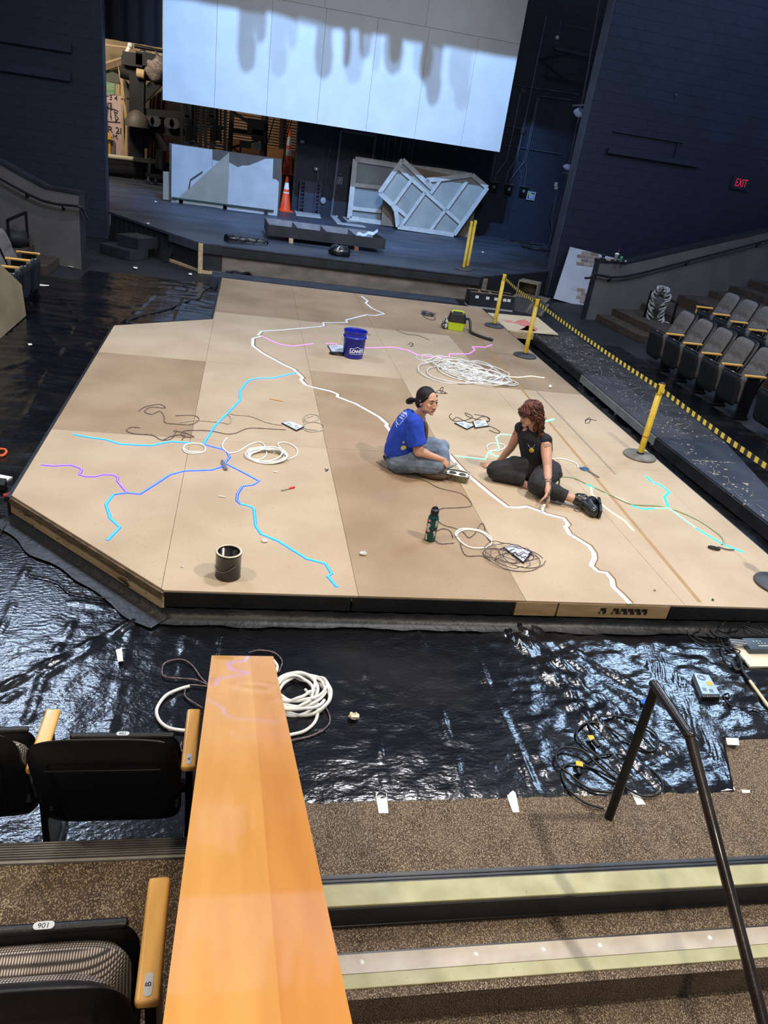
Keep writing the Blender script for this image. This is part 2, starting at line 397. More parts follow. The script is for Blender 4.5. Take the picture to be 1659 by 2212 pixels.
part('backing_frame', M().bx(-2.12, 6.32, 21.03, 21.08, 2.76, 7.58), BLACKW, scr)

# ------------------------------------------------------------------ knee walls and aisle steps
def knee(name, P, ang, prof, thick, side):
    """profile [(s, ztop)] along the wall; side=+1: thickness goes to the left of the direction"""
    u = Vector((math.cos(math.radians(ang)), math.sin(math.radians(ang)), 0)); nv = Vector((-u.y, u.x, 0))*side
    P = Vector((P[0], P[1], 0)); m = M()
    pts = [P+u*s+Vector((0, 0, z)) for s, z in prof]+[P+u*prof[-1][0]+Vector((0, 0, FZ)), P+Vector((0, 0, FZ))]
    m.slab(pts, nv, thick); w = struct(name, m, KNEE)
    c = M()
    for (s0, z0), (s1, z1) in zip(prof, prof[1:]):
        a = P+u*(s0-(0.02 if s0 == 0 else 0))+Vector((0, 0, z0+0.02)); b = P+u*s1+Vector((0, 0, z1+0.02)); c.beam(a+nv*thick/2, b+nv*thick/2, thick+0.04, 0.045)
    part('cap', c, KNEECAP, w)
    part('end_panel', M().beam(P-u*0.008+nv*thick/2+Vector((0, 0, FZ)), P-u*0.008+nv*thick/2+Vector((0, 0, prof[0][1])), 0.012, thick+0.0, up=nv), pm('dark_end', (28, 32, 40), (36, 40, 48), 4, 0.6), w)
    return w, u, nv, P
KP = (7.19, 15.2)
krw, ku, kn, kP = knee('wall_knee_right', KP, 15, [(0, 0.985), (0.68, 1.0), (4.5, 1.955), (7.5, 2.72)], 0.16, 1)
klw, lu, ln, lP = knee('wall_knee_left', (-2.92, 14.67), 160, [(0, 1.07), (0.63, 1.075), (1.45, 1.35), (5.0, 2.5)], 0.16, -1)
def handrail(pxs, P, u, nv, off, br, label, tail=None):
    n = (nv.x, nv.y, 0); Q = P-nv*off
    pts = [atp(x, y, Q, n) for x, y in pxs]
    if tail: pts = tail(pts)
    t = thing('handrail', label, 'handrail', pts[0])
    part('rail', M().tube(smooth_path(pts, 3), 0.022, 8), BLACKMET, t)
    for x, y in br:
        p = atp(x, y, Q, n)+Vector((0, 0, -0.03)); m = M()
        m.tube([p+Vector((0, 0, 0.03)), p, p+nv*off*0.9+Vector((0, 0, -0.05))], 0.011, 6)
        part('bracket', m, BLACKMET, t)
        part('wall_plate', M().ball(p+nv*(off-0.006)+Vector((0, 0, -0.05)), (0.035, 0.012, 0.035)), BLACKMET, t)
    return t
handrail([(1275, 600), (1287, 593), (1347, 598), (1489, 563), (1659, 519), (1760, 492)], kP, ku, kn, 0.08, [(1321, 599), (1489, 564), (1643, 524)],
         'black handrail on the right hand stair wall', lambda p: [p[0]+ku*-0.05+kn*0.10-Vector((0, 0, 0.03)), p[0]+Vector((0, 0, 0.0))]+p[1:])
handrail([(-30, 367), (0, 386), (92.6, 434), (168, 445.6)], lP, lu, ln, 0.08, [(53, 413), (132, 440)],
         'black handrail on the left hand stair wall', lambda p: p+[p[-1]-lu*0.05+Vector((0, 0, -0.06))+ln*0.06, p[-1]-lu*0.12+ln*0.1+Vector((0, 0, -0.2))])
# right bank of stepped seating, tiers first, then the aisle steps in front of each
w1 = Vector((0.10, -1, 0))
def tier(name, s, zt, L, zb=FZ, x1=13.6, parent=None):
    a = kP+ku*s-kn*0.004; b = a+w1*L
    pl = [(a.x, a.y), (b.x, b.y), (x1, b.y), (x1, (kP+ku*((x1-kP.x)/ku.x)).y)]
    return struct(name, M().prism(pl, zb, zt), CARPETD, parent)
tr = tier('floor_tier_right', 0.66, 0.06, 9.5)
def step(name, s0, s1, z, L, parent):
    a = kP+ku*s0-kn*0.004; b = a+w1*L; c = kP+ku*s1-kn*0.004; d = c+w1*L
    return struct(name, M().prism([(a.x, a.y), (b.x, b.y), (d.x, d.y), (c.x, c.y)], FZ if z < 0 else 0.05, z), CARPETD, parent)
step('step', 0.27, 0.67, -0.08, 1.75, tr)
step('step', 1.42, 2.42, 0.21, 2.0, tr)
a = kP+ku*2.42-kn*0.004
for s, z, L in ((2.42, 0.44, 9.6), (4.45, 0.88, 9.6)):
    a = kP+ku*s-kn*0.004; b = a+w1*L
    part('tier_step', M().prism([(a.x, a.y), (b.x, b.y), (13.6, b.y), (13.6, (kP+ku*6.6).y)], 0.05, z), CARPETD, tr)
step('step', 3.32, 3.95, 0.58, 2.2, tr); step('step', 3.9, 4.46, 0.72, 2.2, tr)
# left bank
tl = struct('floor_tier_left', M().prism([(-3.78, 15.0), (-3.78, 5.4), (-9, 5.4), (-9, 16.9)], FZ, 0.08), CARPETD)
struct('step', M().bx(-3.80, -3.33, 13.86, 14.86, FZ, -0.06), CARPETD, tl)
struct('step', M().prism([(-4.25, 15.16), (-4.25, 13.9), (-9, 13.9), (-9, 16.9)], 0.07, 0.27), CARPETD, tl)
struct('step', M().prism([(-4.9, 15.4), (-4.9, 13.7), (-9, 13.7), (-9, 16.9)], 0.26, 0.45), CARPETD, tl)

# ------------------------------------------------------------------ near floor: carpet, vomitory steps, tier under the front rows
NY = 2.015
cf = struct('floor_carpet', M().bx(0.02, 7.5, NY, 3.6, FZ-0.02, FZ), CARPET)
BLKRUB = pm('black_rubber', (15, 15, 17), (24, 24, 26), 6, 0.4, 0.05, 40)
GLOW = pm('aged_glow_strip', (158, 154, 112), (180, 176, 138), 7, 0.5, 0.1, 60, flecks=((120, 104, 70), 20, 0.72))
BEIGE = pm('worn_metal_strip', (168, 156, 140), (192, 182, 166), 6, 0.45, 0.05, 60, flecks=((96, 84, 70), 28, 0.74))
RUBT = pm('ribbed_rubber', (44, 44, 48), (62, 62, 64), 8, 0.4)
X1 = 7.5
vs_ = struct('floor_steps', M().bx(0.02, X1, 1.70, NY, FZ-0.40, FZ-0.135), CARPET)
part('step', M().bx(0.02, X1, 0.2, 1.75, FZ-0.60, FZ-0.30), CARPET, vs_)
def nosing(y, z, drop, two):
    part('riser', M().bx(0.02, X1, y-0.004, y+0.01, z-drop, z-0.012), BLKRUB, vs_)
    part('cove_base', M().tube([(0.02, y-0.012, z-drop+0.012), (X1, y-0.012, z-drop+0.012)], 0.010, 6), BLKRUB, vs_)
    part('nosing', M().bx(0.02, X1, y+0.0, y+0.145, z-0.006, z+0.004), RUBT, vs_)
    if two:
        part('metal_strip', M().bx(0.02, X1, y+0.055, y+0.135, z+0.004, z+0.007), BEIGE, vs_)
        part('glow_strip', M().bx(0.02, X1, y-0.006, y+0.054, z-0.010, z+0.008), GLOW, vs_, bevel=0.004)
        for x in (0.62, 1.12, 1.43, 1.70, 2.25, 2.66): part('screw', M().lathe([(0, 0.0105), (0.010, 0.0095), (0.012, 0.007)], (x, y+0.10, z), 10), WHITE, vs_)
    else:
        part('glow_strip', M().bx(0.02, X1, y-0.008, y+0.095, z-0.012, z+0.009), GLOW, vs_, bevel=0.004)
        part('rib', M().bx(0.02, X1, y+0.105, y+0.111, z+0.004, z+0.008), BLKRUB, vs_)
        part('rib', M().bx(0.02, X1, y+0.122, y+0.128, z+0.004, z+0.008), BLKRUB, vs_)
nosing(NY, FZ, 0.135, False)
nosing(1.745, FZ-0.135, 0.12, True)
# tier carrying the second row on the left
T2 = 0.22
tn = struct('floor_tier_near', M().bx(-6, -0.045, -1.2, 2.02, FZ, T2), CARPET)
part('nosing', M().bx(-6, -0.045, 1.955, 2.035, T2, T2+0.008), RUBT, tn)
for k in range(7): part('rib', M().bx(-6, -0.045, 1.962+k*0.0105, 1.966+k*0.0105, T2+0.008, T2+0.0115), pm('light_rib', (104, 102, 98), (130, 128, 122), 9, 0.4), tn)
part('edge_trim', M().bx(-6, -0.045, 1.944, 1.955, T2, T2+0.01), pm('pale_edge', (130, 128, 124), (150, 148, 142), 9, 0.4), tn)
# half wall of the stair with its sloping maple cap
cz = lambda y: 0.49+0.4745*(2.81-y)
n3 = Vector((0, 0.4745, 1)).normalized()
c0 = Vector((0, 2.81, 0.49))
def capz(x, y): return atp(x, y, c0, n3)
A_, B_, C_, D_ = capz(457, 1417), capz(590, 1417), capz(750, 2212), capz(340, 2212)
print('CAP', A_, B_, C_, D_)
MAPLE = pm('honey_maple', (200, 140, 62), (212, 154, 76), 2.2, 0.28, 0.02, 60, stretch=(7, 0.6, 1), detail=5, coat=0.8)
MAPLE2 = pm('honey_maple_dark', (190, 124, 50), (202, 138, 60), 2.2, 0.28, 0.02, 60, stretch=(7, 0.6, 1), detail=5, coat=0.8)
xl, xr = A_.x, B_.x
hw = struct('wall_stair_left', M().slab([(xl+0.03, 2.77, FZ-0.3), (xl+0.03, 2.77, cz(2.77)-0.04), (xl+0.03, -0.5, cz(-0.5)-0.04), (xl+0.03, -0.5, FZ-0.3)], (1, 0, 0), (xr-xl)-0.06), pm('stair_wall_panel', (120, 72, 30), (134, 84, 38), 3, 0.5))
cut = [xl, xl+(xr-xl)*0.36, xl+(xr-xl)*0.62, xr]
for i in range(3):
    a, b = cut[i], cut[i+1]
    part('cap_board', M().slab([(a, 2.81, cz(2.81)), (b, 2.81, cz(2.81)), (b, 0.25, cz(0.25)), (a, 0.25, cz(0.25))], (0, -0.4745*0, -1), 0.042), MAPLE if i < 2 else MAPLE2, hw)

# ------------------------------------------------------------------ black plastic sheet over the floor
from mathutils import noise
def crease(x, y, a, b, h, w):
    dx, dy = b[0]-a[0], b[1]-a[1]; L2 = dx*dx+dy*dy; t = ((x-a[0])*dx+(y-a[1])*dy)/L2
    if t < -0.02 or t > 1.02: return 0
    d = abs((x-a[0])*dy-(y-a[1])*dx)/math.sqrt(L2)
    return h*max(0, 1-d/w)*(0.6+0.4*math.sin(t*23)) if d < w else 0
def pf(p): q = at(p[0], p[1], FZ); return (q.x, q.y)
CR = []
for a, b, h, w in [((800, 1495), (832, 1722), .012, .014), ((905, 1370), (1000, 1720), .012, .016), ((1000, 1360), (1160, 1715), .014, .016), ((770, 1400), (798, 1500), .01, .014),
                   ((1100, 1370), (1440, 1715), .022, .03), ((1130, 1380), (1300, 1580), .02, .03), ((1180, 1410), (1420, 1640), .018, .03), ((1120, 1340), (1500, 1560), .016, .03),
                   ((1090, 1360), (1380, 1700), .02, .02), ((1110, 1350), (1480, 1660), .016, .02), ((1100, 1345), (1560, 1640), .014, .02), ((1400, 1440), (1640, 1560), .012, .02),
                   ((0, 1490), (300, 1338), .02, .028), ((0, 1520), (295, 1345), .014, .018), ((60, 1560), (105, 1440), .014, .02), ((105, 1440), (160, 1340), .012, .014), ((235, 1590), (290, 1340), .012, .016),
                   ((370, 1590), (400, 1380), .012, .014), ((450, 1400), (400, 1370), .01, .02), ((0, 1370), (60, 1220), .01, .016), ((520, 1330), (525, 1420), .01, .014), ((150, 1300), (330, 1330), .01, .02),
                   ((270, 700), (330, 640), .012, .05), ((380, 690), (420, 600), .012, .04), ((80, 700), (130, 760), .015, .06), ((130, 640), (170, 700), .015, .05), ((0, 800), (200, 740), .015, .06), ((60, 900), (160, 700), .012, .05)]:
    CR.append((pf(a), pf(b), h*1.5, w))
def ph(x, y):
    far = y > 5.5
    v = noise.noise(Vector((x*1.1, y*2.3, 3)))*(0.012 if x > 1.7 else 0.007)
    v += abs(noise.noise(Vector((x*3.3+y*1.2, y*9-x*2.0, 1.5))))*(0.013 if x > 1.7 else 0.005)
    v += noise.noise(Vector((x*11, y*17, 4)))*0.0045
    am = 1.0+(0.9 if x > 1.6 else 0.3)*max(0, noise.noise(Vector((x*0.8, y*0.8, 9))))
    if x > 1.7 and y < 5: v += abs(noise.noise(Vector((x*5+y*4, y*14-x*6, 5.5))))*0.014
    v *= am
    if y > 5: v += min(1, (y-5)/2)*(abs(noise.noise(Vector((x*1.6-y*0.5, y*5.5+x, 2.5))))*0.030+abs(noise.noise(Vector((x*3.1, y*11, 6))))*0.012)
    for c in CR:
        v += crease(x, y, *c)
    return v
def edge_y(x):
    if x < -0.04: return 2.04
    if x < 2.80: return 2.56+0.012*noise.noise(Vector((x*9, 0, 0)))+0.01*noise.noise(Vector((x*30, 0, 2)))
    if x < 2.95: return 2.60+(x-2.8)*2.2
    return 2.95+0.02*noise.noise(Vector((x*9, 0, 0)))
xs = list(np.arange(-6.6, -2.6, 0.05))+list(np.arange(-2.6, 4.3, 0.024))+list(np.arange(4.3, 7.4, 0.08))
ys = list(np.arange(0.0, 2.2, 0.024))+list(np.arange(2.2, 14.6, 0.055))
g = M(); idx = {}; fs = []
for j, dy in enumerate(ys):
    for i, x in enumerate(xs):
        y = edge_y(x)+dy
        if x > 4.55 and y > 13.0-0*x: y = min(y, 13.0)
        idx[(i, j)] = len(g.v); g.v.append((x, y, FZ+0.002+max(0.0, ph(x, y)) if dy > 0.001 else FZ+0.001))
for j in range(len(ys)-1):
    for i in range(len(xs)-1):
        v = g.v[idx[(i, j)]]
        if -0.3 < v[0] < 4.3 and 4.45 < v[1] < 13.8: continue
        if v[1] > 14.6 and (v[0] > -3.2): continue
        if v[0] < -2.85 and v[1] > 13.75: continue
        if v[0] < -3.9 and v[1] > 5.3: continue
        if v[0] > 6.9: continue
        fs.append((idx[(i, j)], idx[(i+1, j)], idx[(i+1, j+1)], idx[(i, j+1)]))
g.f = fs; g.mi = [0]*len(fs); g.sm = [True]*len(fs)
PLAST = pm('black_sheeting', (9, 10, 14), (36, 34, 32), 1.1, 0.18, 0.18, 34, spec=0.75, stretch=(0.8, 1.4, 1), detail=8, lo=0.52, hi=0.78, flecks=((120, 112, 100), 70, 0.765))
nt = PLAST.node_tree
sheet = part('plastic_sheet', g, PLAST, None); tag(sheet, 'wrinkled black plastic sheeting laid over the floor around the platform', 'sheeting')
# ------------------------------------------------------------------ the platform
fl, L1, L2, L3 = at(355, 1275), at(25, 1070), at(247, 703), at(460, 690)
PF = [(fl.x, 4.065), (L1.x, L1.y), (L2.x, L2.y), (L3.x, L3.y+0.02), (-0.42, 14.27), (4.49, 14.13), (4.49, 4.065)]
plat = thing('stage_platform', 'long low platform topped with tan fibreboard sheets, branching light lines set into it', 'platform', (2.0, 9.0, FZ))
COLS = [-1.75, -0.42, 0.84, 2.02, 3.25, 4.6]; ROWS = [4.0, 6.57, 9.02, 11.6, 14.5]
dark = {(0, 1), (2, 0), (2, 1), (4, 2), (0, 3), (1, 3), (2, 3), (3, 3), (4, 3)}
for i in range(5):
    for j in range(4):
        pl = PF
        pl = clip(pl, -1, 0, -(COLS[i]+0.0015)); pl = clip(pl, 1, 0, COLS[i+1]-0.0015)
        if not pl: continue
        pl = clip(pl, 0, -1, -(ROWS[j]+0.0015)); pl = clip(pl, 0, 1, ROWS[j+1]-0.0015)
        if len(pl) < 3: continue
        part('sheet', M().prism(pl, -0.013, 0.0), MDF2 if (i, j) in dark else MDF, plat)
ins = [(p[0]*0.998+0.004, p[1]*0.998+0.012) for p in PF]
part('subfloor', M().prism(ins, -0.05, -0.0135), pm('plywood_edge', (120, 98, 66), (70, 58, 44), 30, 0.7, stretch=(0.2, 0.2, 6)), plat)
SCUFF = pm('scuffed_black_board', (16, 17, 18), (27, 27, 28), 4, 0.5, 0.2, 30, stretch=(1, 1, 1), flecks=((120, 106, 86), 12, 0.78))
RAWB = pm('raw_stained_board', (150, 122, 84), (172, 146, 108), 3, 0.7, 0.1, 30, stretch=(1, 6, 6), flecks=((58, 46, 34), 9, 0.70))
LBL = pm('weathered_side_board', (150, 126, 94), (184, 160, 124), 3, 0.7, 0.2, 20, stretch=(1, 1, 4), flecks=((46, 38, 30), 8, 0.62))
yf = 4.065
def xat(px): return aty(px, 1300, yf).x
for a, b, m_, lb in ((355, 757, SCUFF, None), (761, 1114, SCUFF, None), (1116, 1206, RAWB, 'bare timber board'), (1210, 1452, RAWB, 'bare timber board with black stencil smudges'), (1455, 1700, SCUFF, None)):
    part('fascia_board', M().bx(xat(a), xat(b), yf-0.004, yf+0.03, -0.122, -0.014), m_, plat, label=lb, bevel=0.002, seg=1)
part('skirt_board', M().bx(fl.x+0.03, 4.48, yf+0.02, yf+0.05, FZ, -0.12), SHADOWBLACK, plat)
def edge_board(a, b, m_, z0, z1, off=0.0):
    a = Vector((a[0], a[1], 0)); b = Vector((b[0], b[1], 0)); d = (b-a).normalized(); n_ = Vector((d.y, -d.x, 0))
    return M().beam(a+n_*off+Vector((0, 0, (z0+z1)/2)), b+n_*off+Vector((0, 0, (z0+z1)/2)), 0.03, z1-z0)
e0, e1 = PF[0], PF[1]
mid = (e1[0]+(e0[0]-e1[0])*0.155, e1[1]+(e0[1]-e1[1])*0.155)
part('fascia_board', edge_board(e1, mid, m_=None, z0=-0.135, z1=-0.045), LBL, plat)
part('fascia_board', edge_board(mid, e0, m_=None, z0=-0.135, z1=-0.045), LBL, plat)
m = M()
for k in range(3):
    m.v += []
    q = edge_board(e1, e0, None, -0.046+k*0.0115, -0.037+k*0.0115, 0.012-0.004*k); m.add(q.v, q.f)
part('ply_layers', m, pm('dark_ply_edge', (60, 48, 36), (108, 88, 62), 12, 0.7, stretch=(1, 1, 10)), plat, kind='stuff')
for a, b in ((e1, PF[2]), (PF[2], PF[3]), (PF[3], PF[4]), (PF[5], PF[6])):
    part('fascia_board', edge_board(a, b, None, FZ+0.02, -0.014, -0.02), SCUFF, plat)
# plastic tucked up against the front
sk = M(); n = 150; vs = []
for i in range(n+1):
    x = fl.x-0.02+(4.5-fl.x)*i/n
    w = noise.noise(Vector((x*3, 0, 7)))*0.02+noise.noise(Vector((x*9, 0, 7)))*0.008
    vs += [(x, yf-0.010, -0.128+0.004*math.sin(i)), (x, yf-0.016+w*0.4, FZ+0.05), (x, yf-0.04+w*1.2, FZ+0.024), (x, yf-0.10+w*2, FZ+0.016)]
sk.add(vs, [(i*4+k, i*4+k+1, i*4+k+5, i*4+k+4) for i in range(n) for k in range(3)], smooth=True)
DUSTY = pm('dusty_plastic', (15, 15, 17), (24, 24, 25), 4, 0.45, 0.3, 20, flecks=((110, 100, 86), 60, 0.74))
solo('plastic_skirt', sk, DUSTY, 'dull strip of black plastic folded up against the front edge of the platform', 'sheeting')
sk = M(); vs = []; a = Vector((*e1, 0)); b = Vector((*e0, 0)); d = (b-a); nn = Vector((d.y, -d.x, 0)).normalized(); nn = nn if nn.y < 0 else -nn
for i in range(61):
    t = -0.02+1.05*i/60; w = noise.noise(Vector((t*5, 0, 4)))*0.035
    for off, z in ((0.0, FZ+0.075), (0.03, FZ+0.03), (0.09+w*0.8, FZ+0.024), (0.16+w*1.6, FZ+0.018)): vs.append(a+d*t+nn*off+Vector((0, 0, z)))
sk.add(vs, [(i*4+k, i*4+k+1, i*4+k+5, i*4+k+4) for i in range(60) for k in range(3)], smooth=True)
solo('plastic_skirt', sk, DUSTY, 'loose translucent dark plastic bunched under the angled left edge of the platform', 'sheeting')
# stencil smudges on the bare board
INK = pm('black_ink', (24, 24, 26))
m = M()
for px in (1302, 1330, 1347, 1362, 1377, 1392):
    x = xat(px+6)
    m.bx(x-0.022, x+0.022, yf-0.0065, yf-0.004, -0.062, -0.040); m.bx(x+0.002, x+0.026, yf-0.0065, yf-0.004, -0.086, -0.060)
    m.bx(x-0.03, x-0.018, yf-0.0065, yf-0.004, -0.088, -0.072)
part('stencil_mark', m, INK, plat, kind='stuff')

# ------------------------------------------------------------------ painted river line and light strips
def Z(path, ox, oy, k): return [(ox+x*k, oy+y*k) for x, y in path]
def ribbon(pts, w, z0, z1):
    P = [Vector((p.x, p.y, 0)) for p in pts]; L = []; Rr = []
    for i, p in enumerate(P):
        t = (P[min(i+1, len(P)-1)]-P[max(i-1, 0)]).normalized(); n_ = Vector((-t.y, t.x, 0))
        L.append(p+n_*w/2); Rr.append(p-n_*w/2)
    m = M(); k = len(P); vs = [v+Vector((0, 0, z)) for z in (z0, z1) for v in L+Rr]; f = []
    for i in range(k-1):
        f += [(2*k+i, 2*k+k+i, 2*k+k+i+1, 2*k+i+1), (i, i+1, 2*k+i+1, 2*k+i), (k+i, 2*k+k+i, 2*k+k+i+1, k+i+1)]
    return m.add(vs, f)
river = Z([(630, 45), (660, 68), (650, 78), (680, 103), (740, 130), (700, 138), (655, 135), (555, 160), (560, 172), (500, 173), (445, 172), (448, 188), (430, 192), (250, 208), (145, 215), (128, 235), (150, 237), (103, 250), (103, 285), (150, 320), (250, 375), (300, 398), (330, 425), (345, 440), (335, 450), (360, 475), (400, 487), (480, 505), (515, 520), (512, 532), (600, 565), (715, 630), (755, 665), (748, 672), (775, 705), (830, 740)], 500, 620, 0.44605)
river += [(925, 975)] + Z([(585, 560), (625, 610), (700, 690), (790, 765), (880, 840), (970, 908), (1040, 912), (1100, 905), (1200, 940)], 780, 800, 0.3255)
river += Z([(0, 800), (130, 832), (165, 880), (142, 895), (175, 950), (320, 1040), (355, 1090), (360, 1130), (335, 1185), (385, 1230), (450, 1240), (490, 1290), (500, 1345), (560, 1400), (628, 1472)], 1180, 880, 0.2887)
rp = [at(x, y) for x, y in river]
RIV = pm('white_river_paint', (222, 226, 230), (232, 234, 236), 6, 0.45, 0.1, 60)
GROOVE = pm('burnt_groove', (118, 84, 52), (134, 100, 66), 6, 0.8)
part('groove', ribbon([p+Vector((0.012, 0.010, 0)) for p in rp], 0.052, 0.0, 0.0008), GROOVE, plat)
part('painted_line', ribbon(rp, 0.041, 0.0, 0.003), RIV, plat, label='white painted zigzag line across the platform')
# masking lines painted along the right
tp = [at(*q) for q in [(1000, 690), (1060, 770), (1130, 860), (1290, 1060), (1512, 1302)]]
part('paint_stripe', ribbon([at(1009, 700), at(1512, 1301)], 0.035, 0, 0.0006), pm('tan_stripe', (158, 124, 82), (166, 132, 90), 5, 0.6), plat)
part('paint_stripe', ribbon([at(1037, 716), at(1330, 1025)], 0.028, 0, 0.0006), pm('grey_stripe', (140, 128, 112), (150, 138, 122), 5, 0.6), plat)

def emis(name, c, core, s):
    return pm(name, c, core, 3, 0.4, emit=s)
def two(name, edge, core, se=2.2, sc=1.7): return (emis(name+'_halo', edge, edge, se), emis(name+'_core', core, core, sc))
LC = two('cyan_blue', (10, 90, 255), (60, 185, 255), 2.4, 1.25); LB = two('blue', (26, 36, 255), (84, 136, 255), 2.4, 1.25); LV = two('violet', (70, 20, 255), (150, 120, 255), 2.4, 1.25)
LP = two('magenta', (150, 50, 235), (236, 160, 246), 1.8, 1.2); LG = two('green', (50, 220, 150), (180, 250, 225), 1.2, 1.15); LT = two('turquoise', (0, 215, 190), (60, 235, 230), 1.5, 1.5)
LW_ = two('warm_white', (255, 214, 170), (255, 244, 226), 0.8, 1.5)
def strip(path, mats, label, w=0.013):
    P = [at(x, y) for x, y in path]; pts = []
    for a, b in zip(P, P[1:]):
        nseg = max(1, int((b-a).length/0.12)); pts += [a.lerp(b, j/nseg) for j in range(nseg)]
    pts.append(P[-1])
    t = thing('light_strip', label, 'light strip', P[0])
    halo, core = ribbon(pts, w*1.45, 0.0, 0.003), ribbon(pts, w*0.72, 0.003, 0.0065); q = len(pts)-1
    for r in (halo, core):
        for i in range(len(r.f)): r.mi[i] = min(len(mats)-1, int((i//3)/q*len(mats)))
    part('diffuser', halo, [m_[0] for m_ in mats], t); part('lit_core', core, [m_[1] for m_ in mats], t)  # wider ribbon is the glow on the board, put in as emissive colour
    return t
k5 = (60, 760, 0.44605)
strip(Z([(1305, 100), (1185, 128), (1120, 128), (1068, 138), (1028, 190), (1028, 235), (965, 300), (905, 360), (850, 448)], *k5), [LC], 'glowing cyan line running from the white river line down to the branching point', 0.016)
strip(Z([(220, 400), (300, 416), (375, 425), (450, 448), (595, 455), (690, 435), (790, 442), (850, 448)], *k5), [LC], 'glowing light blue line reaching left above the violet one', 0.016)
strip(Z([(850, 448), (940, 472), (960, 480), (978, 510), (955, 540)], *k5), [LB], 'short deep blue line linking the two branching points', 0.015)
strip(Z([(955, 540), (940, 556), (890, 573), (760, 577), (690, 595), (542, 690), (480, 683), (415, 692), (378, 740), (400, 808), (447, 850), (385, 915)], *k5), [LB, LB, LC], 'glowing blue line curling left and down to a hook', 0.015)
strip(Z([(65, 548), (120, 553), (210, 549), (250, 562), (262, 573), (250, 596), (275, 604), (320, 606), (365, 595), (415, 597), (437, 608), (435, 628), (480, 683)], *k5), [LV], 'glowing violet zigzag line at the far left of the platform', 0.013)
strip(Z([(955, 540), (1035, 580), (1122, 627), (1090, 645), (1040, 652), (1015, 690), (1012, 722), (1030, 737), (1080, 750), (1096, 762), (1103, 843), (1130, 883), (1215, 918), (1350, 1003), (1442, 1027), (1472, 1077), (1452, 1088), (1498, 1140)], *k5), [LB, LC, LC], 'long glowing blue line winding down right towards the paint tin side of the edge', 0.015)
k4 = (500, 620, 0.44605)
strip(Z([(150, 240), (195, 262), (240, 280), (300, 287), (395, 275)], *k4), [LP], 'short magenta line beginning at the left bend of the white river line', 0.012)
strip(Z([(455, 273), (500, 275), (540, 290)], *k4), [LP], 'short pink line passing behind the blue bucket', 0.012)
strip(Z([(650, 296), (780, 292), (850, 305), (905, 330), (960, 338), (1055, 340), (1055, 325), (1150, 325), (1180, 305), (1165, 290), (1230, 292), (1262, 280)], *k4), [LP], 'long pink and magenta line stepping right from the blue bucket', 0.013)
strip(Z([(1000, 340), (1110, 385), (1200, 405), (1280, 430), (1390, 438), (1450, 432), (1515, 440)], *k4), [LW_], 'warm white line running under the heap of white tubing', 0.013)
k1 = (780, 800, 0.3255)
strip(Z([(620, 570), (825, 592), (845, 545), (915, 522), (895, 445), (925, 425), (995, 430)], *k1), [LG], 'green white line stepping up between the two seated people', 0.012)
strip(Z([(845, 545), (890, 570), (970, 580), (1060, 592)], *k1), [LG], 'short green line ending behind the red haired person', 0.014)
strip(Z([(1225, 340), (1280, 325)], *k1), [LG], 'stub of green light just behind the red hair', 0.03)
k6 = (1180, 880, 0.2887)
strip(Z([(300, 575), (335, 590), (370, 605)], *k6), [LT], 'short thick turquoise stub near the blue scissors', 0.028)
strip(Z([(440, 640), (560, 690), (625, 722)], *k6), [LG], 'green lit line to the right of the boot', 0.014)
strip(Z([(635, 735), (720, 762), (890, 755), (925, 762)], *k6), [LT, LG], 'turquoise line meeting the fork on the right', 0.013)
strip(Z([(925, 762), (1120, 905), (1320, 1025), (1475, 1085)], *k6), [LG, LT], 'green to turquoise line running down to the right edge', 0.014)
strip(Z([(745, 515), (790, 560), (850, 580), (920, 635), (885, 668), (915, 755)], *k6), [LT], 'bright turquoise zigzag line below the yellow post with the red band', 0.018)
strip(Z([(335, 600), (340, 645), (380, 700), (480, 780), (585, 848), (655, 925)], *k6), [LW_], 'white lit line passing the toe of the boot', 0.013)
# ------------------------------------------------------------------ theatre chairs (local: faces +Y, origin on the floor)
FAB = pm('grey_seat_fabric', (76, 73, 72), (92, 89, 88), 30, 0.95, 0.3, 160)
def weave():
    m = bpy.data.materials.new('woven_seat_fabric'); m.use_nodes = True; nt = m.node_tree; b = nt.nodes['Principled BSDF']; b.inputs['Roughness'].default_value = 0.9
    tc = _n(nt, 'ShaderNodeTexCoord'); w1 = _n(nt, 'ShaderNodeTexWave'); w1.inputs['Scale'].default_value = 46; w1.bands_direction = 'X'
    w2 = _n(nt, 'ShaderNodeTexWave'); w2.inputs['Scale'].default_value = 46; w2.bands_direction = 'Z'
    nt.links.new(tc.outputs['Object'], w1.inputs[0]); nt.links.new(tc.outputs['Object'], w2.inputs[0])
    mu = _n(nt, 'ShaderNodeMath', operation='MULTIPLY'); nt.links.new(w1.outputs['Fac'], mu.inputs[0]); nt.links.new(w2.outputs['Fac'], mu.inputs[1])
    cr = _n(nt, 'ShaderNodeValToRGB'); cr.color_ramp.elements[0].color = (*lin((58, 52, 52)), 1); cr.color_ramp.elements[1].color = (*lin((186, 174, 164)), 1)
    cr.color_ramp.elements[0].position = 0.1; cr.color_ramp.elements[1].position = 0.55
    nt.links.new(mu.outputs[0], cr.inputs[0]); nt.links.new(cr.outputs[0], b.inputs['Base Color'])
    bp = _n(nt, 'ShaderNodeBump'); bp.inputs['Strength'].default_value = 0.5; bp.inputs['Distance'].default_value = 0.003; nt.links.new(mu.outputs[0], bp.inputs['Height']); nt.links.new(bp.outputs[0], b.inputs['Normal'])
    return m
WEAVE = weave()
ARMW = pm('maple_armrest', (212, 158, 78), (226, 176, 98), 4, 0.3, 0.02, 40, stretch=(6, 1, 3), coat=0.3, flecks=((190, 130, 58), 12, 0.68))
PLATE = pm('number_plate', (190, 194, 198), (206, 208, 210), 4, 0.35, metal=0.3)
